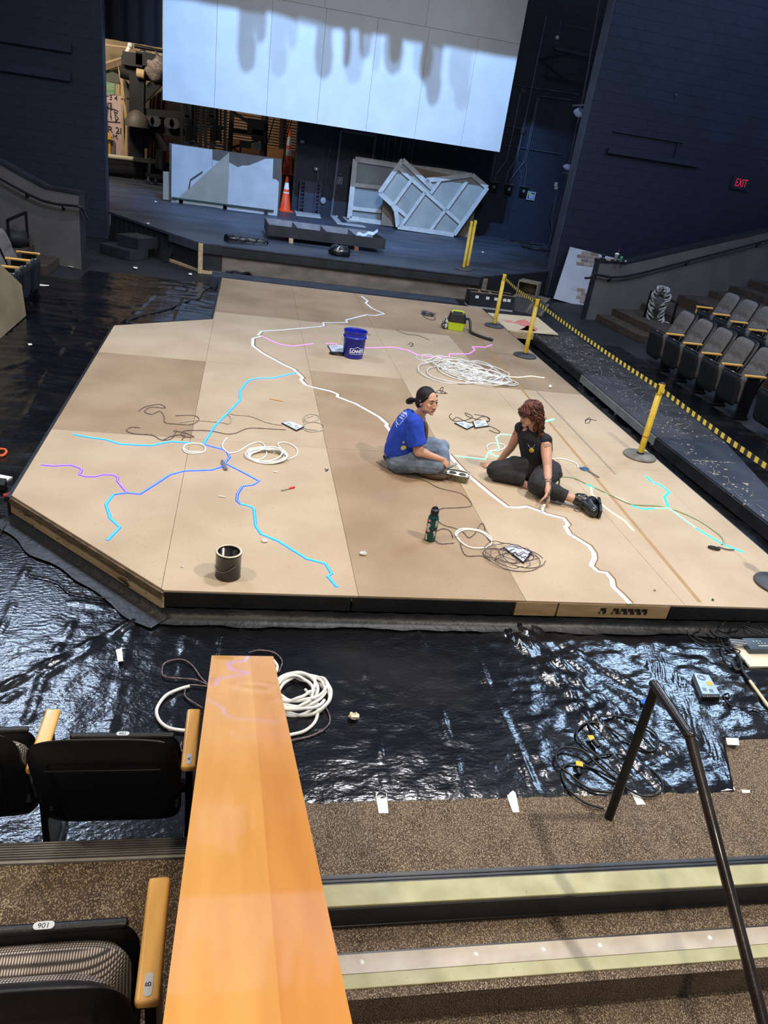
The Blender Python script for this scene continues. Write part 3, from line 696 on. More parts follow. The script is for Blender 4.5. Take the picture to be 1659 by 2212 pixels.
INKP = pm('plate_ink', (20, 20, 24))
def rrect(w, h, r, n=5):
    out = []
    for cx, cy, a0 in ((w/2-r, h/2-r, 0), (-w/2+r, h/2-r, 90), (-w/2+r, -h/2+r, 180), (w/2-r, -h/2+r, 270)):
        for i in range(n+1):
            a = math.radians(a0+90*i/n); out.append((cx+r*math.cos(a), cy+r*math.sin(a)))
    return out
def pad(w, h, r, t, mat4, bulge=0.0, dip=0.0, ny=10, taper=0.0, tuft=0):
    """a rounded cushion: front face is +z of the local frame; built as a grid with rounded outline"""
    m = M(); nx = 12; vs = []; f = []
    for side in (1, -1):
        for j in range(ny+1):
            v = j/ny*2-1
            for i in range(nx+1):
                u = i/nx*2-1
                # rounded-square mapping
                e = 6.0; k = (abs(u)**e+abs(v)**e)**(1/e); mx = max(abs(u), abs(v)); q = 1 if k < 1e-6 else mx/k
                X = u*q*w/2*(1-taper*(v+1)/2); Y = v*q*h/2
                edge = max(abs(u), abs(v)); z = t/2*(1-max(0, (edge-0.72)/0.28)**2.2)
                if side > 0:
                    z += bulge*(1-u*u)*(1-v*v)
                    if tuft: z -= tuft*(math.exp(-((v-0.02-0.10*abs(math.sin(u*4.2)))/0.09)**2))*(1-abs(u)**6)
                z -= dip*(1-u*u)*1.0
                vs.append((X, Y, z if side > 0 else -z*0.8-dip*(1-u*u)*1.8))
    N = (nx+1)*(ny+1)
    for s in (0, 1):
        for j in range(ny):
            for i in range(nx):
                a = s*N+j*(nx+1)+i; q = (a, a+1, a+nx+2, a+nx+1); f.append(q if s == 0 else tuple(reversed(q)))
    rim = [i for i in range(nx+1)]+[j*(nx+1)+nx for j in range(1, ny+1)]+[ny*(nx+1)+i for i in range(nx-1, -1, -1)]+[j*(nx+1) for j in range(ny-1, 0, -1)]
    for a, b in zip(rim, rim[1:]+rim[:1]): f.append((a, a+N, b+N, b))
    m.add(vs, f, smooth=True); return m.xf(mat4)
def T(loc, rx=0, ry=0, rz=0): return Matrix.Translation(loc) @ Euler((rx, ry, rz)).to_matrix().to_4x4()
R90 = math.pi/2
def make_chair(label, fab, group, hi=False, end_panel=0, arms=(1,), num=None, letter=None):
    t = thing('theatre_seat', label, 'theatre seat', (0, 0, 0), 0, group)
    lean = math.radians(21)
    # backrest: local z of pad -> +Y (front)
    B = T((0, -0.115, 0.585), R90-lean, 0, math.pi) 
    bh_, by2, bz2 = (0.72, -0.128, 0.545) if hi else (0.74, -0.22, 0.645)
    sy, sz = (-0.07, -0.04) if hi else (0, 0)
    if hi: lean = math.radians(18)
    else: lean = math.radians(20)
    part('back_shell', pad(0.548 if hi else 0.535, bh_, 0.08, 0.075, T((-0.016 if hi else 0, by2, bz2), R90-lean, 0, math.pi), dip=-0.006), BLACKPL, t, False, sub=1)
    part('back_cushion', pad(0.475, bh_-(0.15 if hi else 0.08), 0.07, 0.07, T((-0.016 if hi else 0, by2+0.046, bz2+(-0.02 if hi else 0.02)), R90-lean, 0, math.pi), dip=0.0, tuft=0.026, ny=18), fab, t, False, sub=1)
    if hi:
        ln = M(); f0 = T((-0.016, -0.130, 0.552), R90-lean, 0, math.pi)
        prof = [(-0.20, 0.205), (-0.175, -0.05), (-0.16, -0.24)]
        for s in (-1, 1): ln.tube([f0@Vector((s*-x if s < 0 else x*-1, y, -0.040)) for x, y in [(-0.20*1, 0.20), (-0.18, -0.05), (-0.165, -0.24)]] if s > 0 else [f0@Vector((x, y, -0.040)) for x, y in [(-0.20, 0.20), (-0.18, -0.05), (-0.165, -0.24)]], 0.004, 6)
        ln.tube([f0@Vector((x, 0.20, -0.042)) for x in (-0.20, -0.1, 0, 0.1, 0.20)], 0.004, 6)
        part('moulded_line', ln, BLACKPL, t, False)
    # tipped up seat: cushion faces the backrest
    S_ = T((0, 0.150, 0.375), -R90-math.radians(7), 0, 0)
    part('seat_shell', pad(0.485, 0.46, 0.06, 0.045 if hi else 0.07, T((0, 0.170+sy, 0.380+sz), R90+math.radians(5), 0, math.pi)), BLACKPL, t, False, sub=1)
    part('seat_cushion', pad(0.455, 0.32 if hi else 0.42, 0.06, 0.17 if hi else 0.15, T((0, (0.112 if hi else 0.095)+sy, (0.435 if hi else 0.385)+sz), R90+math.radians(-6), 0, 0), bulge=0.015), fab, t, False, sub=1)
    part('seat_rim', M().box((0, 0.188+sy, 0.600+sz), (0.42, 0.028 if hi else 0.04, 0.022)), BLACKPL, t, False, bevel=0.01)
    pl = part('number_plate', M().prism([(x, y+0.188+sy) for x, y in rrect(0.052, 0.022, 0.0105)], 0.611+sz, 0.6135+sz), PLATE, t, False)
    if num:
        tm = text_mesh(num, 0.02); tm.xf(Matrix.Translation((0, 0.188+sy, 0.6142+sz)) @ Matrix.Rotation(math.pi, 4, 'Z')); part('number', tm, INKP, pl, False)
    for s in (-1, 1):
        part('hinge', M().tube([(s*0.238, 0.05, 0.34), (s*0.272, 0.05, 0.34)], 0.032, 12), CHROME if not hi else BLACKMET, t, False)
        part('back_bracket', M().beam((s*0.245, 0.0, 0.34), (s*0.24, -0.10, 0.42), 0.012, 0.06), BLACKMET, t, False)
    for s in arms:
        a = part('armrest', M().box((s*0.2835, 0.02, 0.635), (0.058, 0.33, 0.032)), ARMW, t, False, bevel=0.011, seg=3)
        if letter:
            q = part('letter_plate', M().prism([(x+s*0.2835, y-0.105) for x, y in rrect(0.020, 0.056, 0.0095)], 0.6495, 0.6525), PLATE, a, False)
            tm = text_mesh(letter, 0.02); tm.xf(Matrix.Translation((s*0.2835, -0.105, 0.6535)) @ Matrix.Rotation(math.pi/2*1, 4, 'Z')); q2 = part('letter', tm, INKP, t, False)
        part('standard', M().box((s*0.2835, 0.03, 0.33), (0.028, 0.20, 0.58)), BLACKMET, t, False, bevel=0.006)
        part('foot', M().box((s*0.2835, 0.04, 0.02), (0.06, 0.26, 0.04)), BLACKMET, t, False, bevel=0.008)
    if end_panel:
        part('end_panel', M().box((end_panel*0.312, 0.03, 0.31), (0.018, 0.30, 0.60)), ARMW, t, False, bevel=0.004)
    return t
def place(t, x, y, z, rz): t.location = (x, y, z); t.rotation_euler = (0, 0, rz); return t
# near rows, seen from behind
gA = 'front row of theatre seats at lower left'
ca = make_chair('black backed seat with its armrest marked A touching the sloping wooden ledge', WEAVE, gA, True, 0, (1, -1), '104', 'A'); place(ca, -0.405, 2.33, FZ, 0)
cb = make_chair('black backed front row seat cut by the left edge of the photo', WEAVE, gA, True, 0, (-1,), '105'); place(cb, -0.985, 2.36, FZ, math.radians(3))
gB = 'second row theatre seat at bottom left'
cc = make_chair('nearest seat with woven grey cushion and armrest marked B', WEAVE, gB, True, 0, (1, -1), '106', 'B'); place(cc, -0.425, 1.20, T2, math.radians(1))
# right hand block, facing the stage (towards -X)
pr_ = make_chair('seat', FAB, 'right hand theatre seats', False, 0, (-1,))
rz = math.radians(90)
names = ['first from the rope rail', 'second from the rope rail', 'third from the rope rail', 'fourth from the rope rail', 'fifth from the rope rail', 'sixth, cut by the right edge of the photo']
ys_ = [11.49, 10.92, 10.35, 9.78, 9.20]
yc = [y+0.2835 for y in ys_]+[8.62]
# armrest of each seat stands on its camera side
for i, y in enumerate(yc):
    lb = 'grey theatre seat, front row at right, '+names[i]
    if i == 0: pr_['label'] = lb; place(pr_, 7.10, y, FZ, rz); o = pr_
    else: o = copytree(pr_, None, (7.10, y-(0.05 if i == 5 else 0), FZ), rz, lb)
    o['group'] = 'front row of grey seats at right'
# every seat: armrest at local -x; with rz=90deg local -x points to -Y (towards the camera)
e1_ = make_chair('x', FAB, 'front row of grey seats at right', False, 0, (-1, 1)); 
n2 = ['at the aisle end', 'second from the aisle', 'third from the aisle', 'fourth from the aisle', 'fifth from the aisle, at the photo edge']
place(e1_, 8.37, 12.86-0.27, 0.06, rz); e1_['label'] = 'grey theatre seat, second row at right, '+n2[0]+' with a wooden end arm'; e1_['group'] = 'second row of grey seats at right'
for i in range(1, 5): copytree(pr_, None, (8.37, 12.59-0.553*i, 0.06), rz, 'grey theatre seat, second row at right, '+n2[i], 'second row of grey seats at right')
n3_ = part('end_panel', M().box((0.312, 0.03, 0.31), (0.018, 0.26, 0.60)), ARMW, e1_, False)
# left hand block, facing +X
gL = 'grey seats at the left edge'
l1 = copytree(pr_, None, (-3.22, 12.02, FZ), -rz, 'grey theatre seat at left beside the carpeted steps', gL)
l1a = part('armrest', M().box((-0.2835, 0.02, 0.635), (0.058, 0.30, 0.03)), ARMW, l1, False, bevel=0.01)
for ch in list(l1.children):
    pass
l2 = copytree(pr_, None, (-3.22, 11.45, FZ), -rz, 'grey theatre seat at left half hidden by the leaning board', gL)
l3 = copytree(pr_, None, (-3.22, 10.88, FZ), -rz, 'grey theatre seat at left showing only its arm over the leaning board', gL)
for l_ in (l2, l3):
    part('armrest', M().box((0.2835, 0.02, 0.635), (0.058, 0.30, 0.03)), ARMW, l_, False, bevel=0.01)
# ------------------------------------------------------------------ right hand decks beside the platform
DECKT = pm('scratched_deck_top', (38, 38, 40), (62, 61, 61), 2.4, 0.42, 0.1, 40, stretch=(1, 2, 1), detail=9, flecks=((170, 158, 138), 13, 0.685))
DECKT2 = pm('smooth_deck_top', (60, 62, 66), (72, 74, 78), 1.5, 0.4, 0.05, 40, flecks=((150, 146, 138), 13, 0.72))
DECKT3 = pm('battered_deck_top', (38, 42, 52), (58, 62, 72), 2.4, 0.38, 0.1, 40, stretch=(1, 1, 1), detail=9, flecks=((190, 170, 140), 11, 0.665))
ALU = pm('dull_aluminium', (124, 128, 126), (142, 146, 144), 6, 0.5, metal=0.2)
def deck(label, poly, tops, rim, rimz, legs, grp='decks beside the platform'):
    cx = sum(p[0] for p in poly)/len(poly); cy = sum(p[1] for p in poly)/len(poly)
    t = thing('deck', label, 'deck', (cx, cy, FZ), 0, grp)
    for pl, mt in tops: part('deck_board', M().prism(pl, -0.055, -0.04), mt, t)
    fr = M(); n = len(poly)
    for i in range(n):
        a = Vector((*poly[i], rimz/2-0.055)); b = Vector((*poly[(i+1) % n], rimz/2-0.055)); part('rim', M().beam(a, b, 0.035, abs(rimz)), rim, t)
    for x, y in legs: part('leg', M().tube([(x, y, FZ), (x, y, -0.05)], 0.024, 10), ALU, t)
    return t
def px(pts, z=-0.04): return [(at(x, y, z).x, at(x, y, z).y) for x, y in pts]
xa = 5.02; y0, y1, y2, y3, y4 = 13.2, 12.60, 10.20, 7.72, 4.4
q = px([(1154, 716), (1208, 722), (1400, 830)])
deck('black scratched deck farthest along the right side', [(xa, y1), (5.9, y1+0.4), (6.02, y2), (xa, y2)],
     [([(xa, y1), (5.9, y1+0.4), (6.02, y2), (xa, y2)], DECKT)], BLACKW, -0.12, [(xa+0.03, y1-0.2), (xa+0.03, 11.2), (xa+0.03, y2+0.12)])
deck('middle deck with bare grey metal edge, two tone top', [(xa-0.02, y2), (6.02, y2), (5.86, y3), (xa-0.08, y3)],
     [([(xa-0.02, y2), (5.56, y2), (5.44, y3), (xa-0.08, y3)], DECKT2), ([(5.565, y2), (6.02, y2), (5.86, y3), (5.445, y3)], DECKT)], ALU, -0.10, [(xa, y2-0.1), (xa-0.03, 8.9), (xa-0.05, y3+0.1)])
deck('nearest deck, badly chipped black top, along the right edge', [(xa-0.08, y3), (5.86, y3), (5.36, 5.6), (5.3, y4), (xa, y4)],
     [([(xa-0.08, y3), (5.86, y3), (5.36, 5.6), (5.3, y4), (xa, y4)], DECKT3)], BLACKW, -0.13, [(xa-0.02, y3-0.15), (xa-0.0, 5.9), (xa, 4.7)])
CHIP = pm('bare_wood_chip', (176, 158, 130), (150, 140, 126), 9, 0.7)
rd = random.Random(11)
for dk_ in [o for o in bpy.data.objects if o.name.startswith('deck') and o.type == 'EMPTY']:
    n_ = 2 if 'two tone' in dk_['label'] else (4 if 'chipped' in dk_['label'] else 3); m = M()
    ylo, yhi = {2: (y3, y2), 4: (4.6, y3), 3: (y2, y1)}[n_]
    for k in range(n_*70):
        y = rd.uniform(ylo+.05, yhi-.05); x = rd.uniform(xa, 5.9 if y > y3 else 5.05+(y-4.4)*0.22+0.1); L_ = rd.choice((0.015, 0.03, 0.03, 0.12, 0.25))*rd.uniform(.6, 1.4); a_ = rd.gauss(0.9, 0.7)
        if x+L_ > (5.85 if y > y3 else 5.3): continue
        m.beam((x, y, -0.0397), (x+L_*math.cos(a_), min(yhi-.02, y+L_*math.sin(a_)), -0.0397), rd.uniform(0.0015, 0.004) if L_ > 0.06 else rd.uniform(.006, .022), 0.0006)
    if n_ == 4:
        for x_ in np.arange(xa, 5.55, 0.05): m.beam((x_, 7.05+rd.uniform(-.015, .015), -0.0397), (x_+rd.uniform(.02, .05), 7.05+rd.uniform(-.015, .015), -0.0397), rd.uniform(.004, .016), 0.0006)
    part('surface_scratch', m, CHIP, dk_, kind='stuff')
ws = thing('plywood_sheet', 'pale plywood sheet with pink paint patches by the far right corner', 'plywood', (4.9, 13.3, FZ))
pp = px([(1050, 675), (1161, 685), (1206, 722), (1093, 711)], 0)
PINK = pm('pink_paint', (198, 112, 108), (214, 134, 128), 5, 0.6)
pp[0] = (4.52, pp[0][1]); pp[3] = (4.52, pp[3][1]-0.05)
part('board', M().prism(pp, -0.018, 0), pm('pale_ply', (196, 176, 142), (212, 194, 162), 3, 0.6, stretch=(1, 5, 1)), ws)
for pl in ([(1083, 690), (1104, 693), (1112, 696), (1096, 697)], [(1108, 697), (1120, 692), (1134, 690), (1163, 712), (1150, 716), (1123, 712), (1136, 707), (1118, 700)], [(1140, 703), (1160, 716), (1120, 713)]):
    part('paint_patch', M().prism(px(pl, 0), 0, 0.001), PINK, ws)
part('frame_board', M().bx(4.56, 5.0, pp[3][1]-0.02, pp[3][1]+0.02, -0.12, -0.018), PINE, ws)

# ------------------------------------------------------------------ stanchions and belts
BASEM = pm('scuffed_rubber_base', (92, 90, 86), (120, 117, 110), 7, 0.6, 0.15, 40, flecks=((60, 58, 56), 14, 0.68))
BASED = pm('dark_rubber_base', (52, 54, 58), (74, 76, 80), 7, 0.55, 0.15, 40)
RED = pm('red_tape', (196, 44, 30))
def stanchion(x, y, z, label, grp, h=0.86, bm=BASEM, band=False, tilt=(0, 0)):
    t = thing('stanchion', label, 'stanchion', (x, y, z), 0, grp, rot=(tilt[0], tilt[1], 0))
    part('base', M().lathe([(0, 0.0), (0.172, 0.0), (0.178, 0.012), (0.170, 0.024), (0.06, 0.036), (0, 0.037)], n=40), bm, t, False)
    part('post', M().lathe([(0.033, 0.03), (0.033, h-0.06), (0, h-0.06)], n=18), YEL, t, False)
    part('base_collar', M().lathe([(0.037, 0.03), (0.037, 0.055), (0.033, 0.058)], n=18), BLACKPL, t, False)
    part('head', M().lathe([(0.036, h-0.115), (0.036, h-0.01), (0.030, h), (0, h)], n=18), YEL if z > 0 else YEL, t, False)
    part('cap', M().lathe([(0.032, h-0.002), (0.032, h+0.008), (0, h+0.010)], n=18), BLACKPL, t, False)
    part('belt_slot', M().box((0.034, 0.0, h-0.06), (0.012, 0.030, 0.085)).box((-0.034, 0.0, h-0.06), (0.012, 0.03, 0.085)), BLACKPL, t, False)
    if band: part('red_band', M().lathe([(0.0335, 0.235), (0.0345, 0.236), (0.0345, 0.244), (0.0335, 0.245)], n=18), RED, t, False)
    return t
gs = 'yellow posts on the platform'
P1, P2, P3, P4 = (4.32, 12.63), (4.262, 10.76), (4.30, 6.93), (4.23, 4.38)
stanchion(*P1, 0, 'yellow post at the far corner with the plywood sheet behind it', gs, 0.90, BASED)
stanchion(*P2, 0, 'yellow post nearest the black deck top, second along the striped belt', gs, 0.88, BASED)
stanchion(*P3, 0, 'large yellow post with a thin red band, nearest complete one', gs, 0.83, BASEM, True)
stanchion(*P4, 0, 'dark round post base cut off by the right edge', gs, 0.84, BASED)
gs2 = 'yellow posts standing on the stage'
stanchion(4.60, 16.22, SZ, 'front left of the two beltless yellow posts on the stage', gs2, 1.0, BASED)
stanchion(4.76, 16.50, SZ, 'rear right of the two beltless yellow posts on the stage', gs2, 1.0, BASED)
BY = pm('belt_yellow', (206, 186, 70)); BK = pm('belt_black', (20, 20, 22))
def belt(a, b, za, zb, sag, label, n):
    A = Vector((a[0], a[1], za)); B = Vector((b[0], b[1], zb)); m = M(); w = 0.048
    d = (B-A).normalized(); off = Vector((d.y, -d.x, 0))*0.001
    A += d*0.036; B -= d*0.036
    P = [A.lerp(B, i/n)+Vector((0, 0, -sag*4*(i/n)*(1-i/n))) for i in range(n+1)]
    for i in range(n):
        s_ = 0.012*0
        q = [P[i]+Vector((0, 0, -w/2)), P[i+1]+Vector((0, 0, -w/2)), P[i+1]+Vector((0, 0, w/2)), P[i]+Vector((0, 0, w/2))]
        m.add([v+off for v in q]+[v-off for v in q], [(0, 1, 2, 3), (7, 6, 5, 4), (0, 4, 5, 1), (3, 2, 6, 7)], i % 2)
    return solo('barrier_belt', m, [BY, BK], label, 'barrier belt', 'striped belts between the yellow posts')
belt(P1, P2, 0.84, 0.82, 0.03, 'black and yellow striped belt between the two farthest platform posts', 36)
belt(P2, P3, 0.82, 0.77, 0.02, 'long black and yellow striped belt passing in front of the right hand seats', 72)
belt(P3, P4, 0.77, 0.76, 0.015, 'black and yellow striped belt running off the right edge of the photo', 46)

# ------------------------------------------------------------------ buckets, tin, bottle, tray, vacuum
BLUE = pm('blue_bucket_plastic', (10, 30, 150), (14, 36, 164), 3, 0.4)
PW = pm('print_white', (228, 230, 236))
def wrap(m, R, ang0, z0, slope=0.0, Rf=None):
    """bend flat lettering (x along, y up) round a cylinder of radius R centred on the origin"""
    vs = []
    for (x, y, z) in m.v:
        z_ = z0+y; rr = (Rf(z_) if Rf else R)+0.0012+z; a = ang0+x/rr; vs.append((rr*math.cos(a), rr*math.sin(a), z_))
    m.v = vs; return m
bx_, by_ = 1.475, 9.83
t = thing('bucket', 'blue plastic bucket with the LOWE\'S name in white', 'bucket', (bx_, by_, 0))
Rb = lambda z: 0.132+0.022*z/0.36
part('body', M().lathe([(0, 0.002), (Rb(0)-0.008, 0.0), (Rb(0), 0.008), (Rb(.27), .27), (Rb(.27)+0.012, .272), (Rb(.28)+0.012, .283), (Rb(.29), .285), (Rb(.31), .31), (Rb(.35)+.001, .35), (Rb(.36)+0.005, .352), (Rb(.36)+0.005, .360), (Rb(.36)-0.003, .360), (Rb(.34)-0.004, .34), (Rb(0)-0.005, 0.012), (0, 0.010)], n=48), BLUE, t, False)
vd = math.atan2(-by_, -bx_)
tm = text_mesh("LOWE'S", 0.060, 0, 0.0022, 0.95); part('lettering', wrap(tm, 0.14, vd+0.36, 0.108, Rf=Rb), PW, t, False)
lg = M(); o_ = [(-0.098, -0.038), (-0.098, 0.030), (-0.085, 0.030), (-0.085, 0.036), (-0.05, 0.036), (0, 0.060), (0.05, 0.036), (0.085, 0.036), (0.085, 0.030), (0.098, 0.030), (0.098, -0.038)]
pts = []
for a, b in zip(o_, o_[1:]+o_[:1]):
    for k in range(6): pts.append((a[0]+(b[0]-a[0])*k/6, a[1]+(b[1]-a[1])*k/6))
lg.tube([(x, y, 0) for x, y in pts], 0.0022, 4, closed=True); part('logo_outline', wrap(lg, 0.14, vd+0.36, 0.110, Rf=Rb), PW, t, False)
hd = M(); hp = [Vector((0.158*math.cos(a), 0.158*math.sin(a), 0.277)) for a in (vd-1.35, vd+1.79)]
hpts = []
for i in range(15):
    a = vd-1.35-i/14*math.pi; r_ = 0.165+0.02*math.sin(i/14*math.pi); hpts.append((r_*math.cos(a), r_*math.sin(a), 0.277-0.14*math.sin(i/14*math.pi)))
hd.tube(hpts, 0.0025, 6); part('handle', hd, CHROME, t, False)
# dark paint tin
tc_ = at(492, 1243); t = thing('paint_tin', 'black open paint tin standing near the front left edge', 'paint tin', (tc_.x, tc_.y, 0))
TIN = pm('black_tin', (13, 12, 16), (19, 18, 22), 5, 0.22, coat=0.3)
part('body', M().lathe([(0, 0.002), (0.083, 0), (0.085, 0.004), (0.083, 0.010), (0.083, 0.172), (0.086, 0.176), (0.086, 0.184), (0.080, 0.184), (0.079, 0.02), (0, 0.018)], n=44), TIN, t, False)
part('rim', M().lathe([(0.083, 0.1845), (0.087, 0.186), (0.085, 0.190), (0.073, 0.190), (0.071, 0.184), (0.079, 0.182)], n=44), pm('painted_rim', (196, 186, 158), (212, 202, 176), 14, 0.4, flecks=((60, 56, 50), 30, 0.68)), t, False)
vd2 = math.atan2(-tc_.y, -tc_.x)
h2 = []
for i in range(11):
    f = i/10; a = vd2-1.5+2.05*f; h2.append((0.088*math.cos(a), 0.088*math.sin(a), 0.085-0.022*math.sin(f*math.pi)+0.035*f*f))
part('wire_handle', M().tube(h2, 0.0018, 6), CHROME, t, False)
# sticker covered bottle
bc = at(928, 1166); t = thing('water_bottle', 'dark teal water bottle covered in stickers, black lid', 'bottle', (bc.x, bc.y, 0))
part('body', M().lathe([(0, 0.0), (0.040, 0.0), (0.043, 0.004), (0.043, 0.19), (0.036, 0.212), (0.027, 0.220), (0.027, 0.226), (0, 0.226)], n=30),
     pm('teal_bottle', (14, 62, 62), (24, 84, 82), 6, 0.3, metal=0.2), t, False)
part('lid', M().lathe([(0.031, 0.222), (0.032, 0.256), (0.028, 0.268), (0, 0.270)], n=24), BLACKPL, t, False)
part('lid_loop', M().tube([(0.03*math.cos(a)*0.7, 0.008, 0.262+0.022*math.sin(a)) for a in [math.pi*k/8 for k in range(9)]], 0.006, 6), BLACKPL, t, False)
vd3 = math.atan2(-bc.y, -bc.x); rnd = random.Random(3)
STK = [pm('sticker_white', (214, 210, 200), (160, 158, 150), 70, 0.5), pm('sticker_black', (22, 20, 24), (60, 56, 60), 60, 0.5), pm('sticker_green', (44, 110, 90), (70, 136, 110), 40, 0.5), pm('sticker_pink', (206, 150, 146), (220, 190, 180), 60, 0.5)]
for k in range(16):
    w_, h_ = rnd.uniform(0.016, 0.032), rnd.uniform(0.018, 0.036); z_ = 0.028+0.022*(k//2)+rnd.uniform(-0.005, 0.005)
    s_ = M().prism(rrect(w_, h_, min(w_, h_)*rnd.choice((0.2, 0.49))), 0, 0.0005+0.0004*(k % 3)); part('sticker', wrap(s_, 0.043, vd3+rnd.uniform(-0.25, 0.1)+(0.75 if k % 2 else -0.7), z_), STK[[0, 1, 0, 2, 1, 0, 3, 0][k % 8]], t, False)
# loaf pan of white paint
pc = at(986, 1036); t = thing('paint_tray', 'small grimy loaf shaped pan of white paint beside the blue shirted person', 'paint tray', (pc.x, pc.y, 0), math.radians(-18))
def loaf(w0, d0, w1, d1, z0, z1, r=0.02):
    a = rrect(w0, d0, r); b = rrect(w1, d1, r); n = len(a); return [(x, y, z0) for x, y in a]+[(x, y, z1) for x, y in b], [(i, (i+1) % n, n+(i+1) % n, n+i) for i in range(n)], n
v_, f_, n_ = loaf(0.19, 0.11, 0.225, 0.145, 0.0, 0.07)
v2, f2, _ = loaf(0.18, 0.10, 0.213, 0.133, 0.004, 0.07)
m = M(); m.add(v_, f_+[tuple(range(n_-1, -1, -1))]); m.add(v2, [tuple(reversed(q)) for q in f2]+[tuple(range(n_))]); m.add(v_[n_:]+v2[n_:], [(i, (i+1) % n_, n_+(i+1) % n_, n_+i) for i in range(n_)])
part('pan', m, pm('grimy_tin', (82, 78, 62), (126, 120, 98), 14, 0.5, 0.2, 50, metal=0.3, flecks=((40, 38, 32), 24, 0.64)), t, False)
part('paint', M().prism([(x, y) for x, y in rrect(0.200, 0.120, 0.02)], 0.045, 0.056), pm('wet_white_paint', (230, 230, 224), (238, 236, 230), 9, 0.25, 0.4, 20), t, False)
m = M().tube([(0, -0.073, 0.071)]+[(0.115*math.cos(a), 0.075*math.sin(a), 0.072) for a in [math.pi*k/8-math.pi/2 for k in range(17)]], 0.004, 5)
part('rim', m, WHITE, t, False)
DARKP = pm('dried_black_paint', (28, 26, 24), (60, 56, 50), 20, 0.6, 0.3, 40)
for i, (x, y) in enumerate(((-0.045, 0.012), (0.045, 0.008))): part('dark_blob', M().ball((x, y, 0.055), (0.036, 0.034, 0.012)), DARKP, t, False)
# canister vacuum
vc = at(983, 712); t = thing('vacuum', 'small lime green and black shop vacuum with its hose', 'vacuum', (vc.x, vc.y, 0), math.radians(-10))
LIME = pm('lime_plastic', (176, 196, 30), (188, 208, 42), 3, 0.4)
m = M(); v_, f_, n_ = loaf(0.25, 0.19, 0.29, 0.22, 0.0, 0.14, 0.03); m.add(v_, f_+[tuple(range(n_-1, -1, -1)), tuple(range(n_, 2*n_))]); part('tank', m, LIME, t, False, bevel=0.006)
for x in (-0.06, 0.02, 0.09): part('tank_rib', M().box((x, -0.105, 0.08), (0.012, 0.02, 0.11)), LIME, t, False)
m = M(); v_, f_, n_ = loaf(0.31, 0.24, 0.25, 0.19, 0.142, 0.275, 0.04); m.add(v_, f_+[tuple(range(n_-1, -1, -1)), tuple(range(n_, 2*n_))]); part('motor_housing', m, BLACKPL, t, False, bevel=0.008)
part('label_band', M().box((0, -0.116, 0.18), (0.18, 0.006, 0.03)), pm('dark_label', (58, 36, 34)), t, False)
part('handle', M().tube(smooth_path([(-0.09, 0, 0.272), (-0.08, 0, 0.305), (0.08, 0, 0.305), (0.09, 0, 0.272)], 4), 0.014, 8), LIME, t, False)
hm = M().tube(smooth_path([(0.13, 0.02, 0.19), (0.20, 0.0, 0.20), (0.23, -0.06, 0.12), (0.24, -0.13, 0.04), (0.30, -0.22, 0.022), (0.42, -0.36, 0.022), (0.52, -0.44, 0.022)], 10), 0.022, 10)
part('hose', hm, pm('ribbed_hose', (16, 17, 18), (30, 31, 33), 3, 0.5, stretch=(1, 1, 1)), t, False)
part('nozzle', M().tube([(0.52, -0.44, 0.024), (0.58, -0.48, 0.024)], [0.026, 0.020], 10), BLACKPL, t, False)
part('accessory_pouch', M().box((-0.185, -0.02, 0.085), (0.06, 0.14, 0.15), R=Euler((0.1, 0.25, 0.3)).to_matrix()), pm('pouch_print', (206, 208, 204), (40, 40, 44), 22, 0.6, lo=0.47, hi=0.52), t, False, bevel=0.01)

# ------------------------------------------------------------------ cables and tubing
WTUBE = pm('white_flex_tube', (214, 214, 210), (224, 224, 220), 6, 0.45)
CLEAR = pm('clear_dotted_tape', (196, 190, 176), (150, 142, 126), 150, 0.4, lo=0.45, hi=0.55)
WBLK = pm('black_wire', (28, 26, 30), (46, 40, 48), 9, 0.5)
WMIX = pm('twin_wire', (128, 104, 104), (52, 48, 60), 40, 0.5)
CABLE = pm('black_rubber_cable', (16, 16, 18), (24, 24, 27), 9, 0.45)
def heap(c, rx, ry, loops, r, seed, h=0.03, drift=0.3, n=18, ang=0.0, jit=0.25, lead=None, tail=None, base=0.0):
    rd = random.Random(seed); P = []; ca, sa = math.cos(ang), math.sin(ang)
    cx = cy = 0.0; k = 1.0
    for i in range(int(loops*n)):
        if i % n == 0: tx, ty, tk = rd.uniform(-drift, drift)*rx, rd.uniform(-drift, drift)*ry, 1-rd.uniform(0, jit)*1.6
        cx += (tx-cx)*0.12; cy += (ty-cy)*0.12; k += (tk-k)*0.12
        a = 2*math.pi*i/n; x = cx+rx*k*math.cos(a); y = cy+ry*k*math.sin(a)
        z = base+r+h*(0.5+0.5*math.sin(i*0.37+seed))*rd.uniform(0.5, 1)*min(1, i/n/1.5)
        P.append(Vector((c[0]+x*ca-y*sa, c[1]+x*sa+y*ca, z)))
    P = ([Vector(p) for p in lead] if lead else [])+P+([Vector(p) for p in tail] if tail else [])
    return P
def cable(name, paths, r, mt, label, cat, grp=None, n=6, sm=4):
    if len(paths) == 1: return solo(name, M().tube(smooth_path(paths[0], sm), r, n), mt, label, cat, grp)
    allp = [p for q in paths for p in q]; t = thing(name, label, cat, (allp[0][0], allp[0][1], min(p[2] for p in allp)-r), 0, grp)
    for q in paths: part('loop', M().tube(smooth_path(q, sm), r, n), mt, t)
    return t
def P0(pts, z=0.006, base=0.0): return [at(x, y, base)+Vector((0, 0, z)) for x, y in pts]
hc = at(1000, 805)
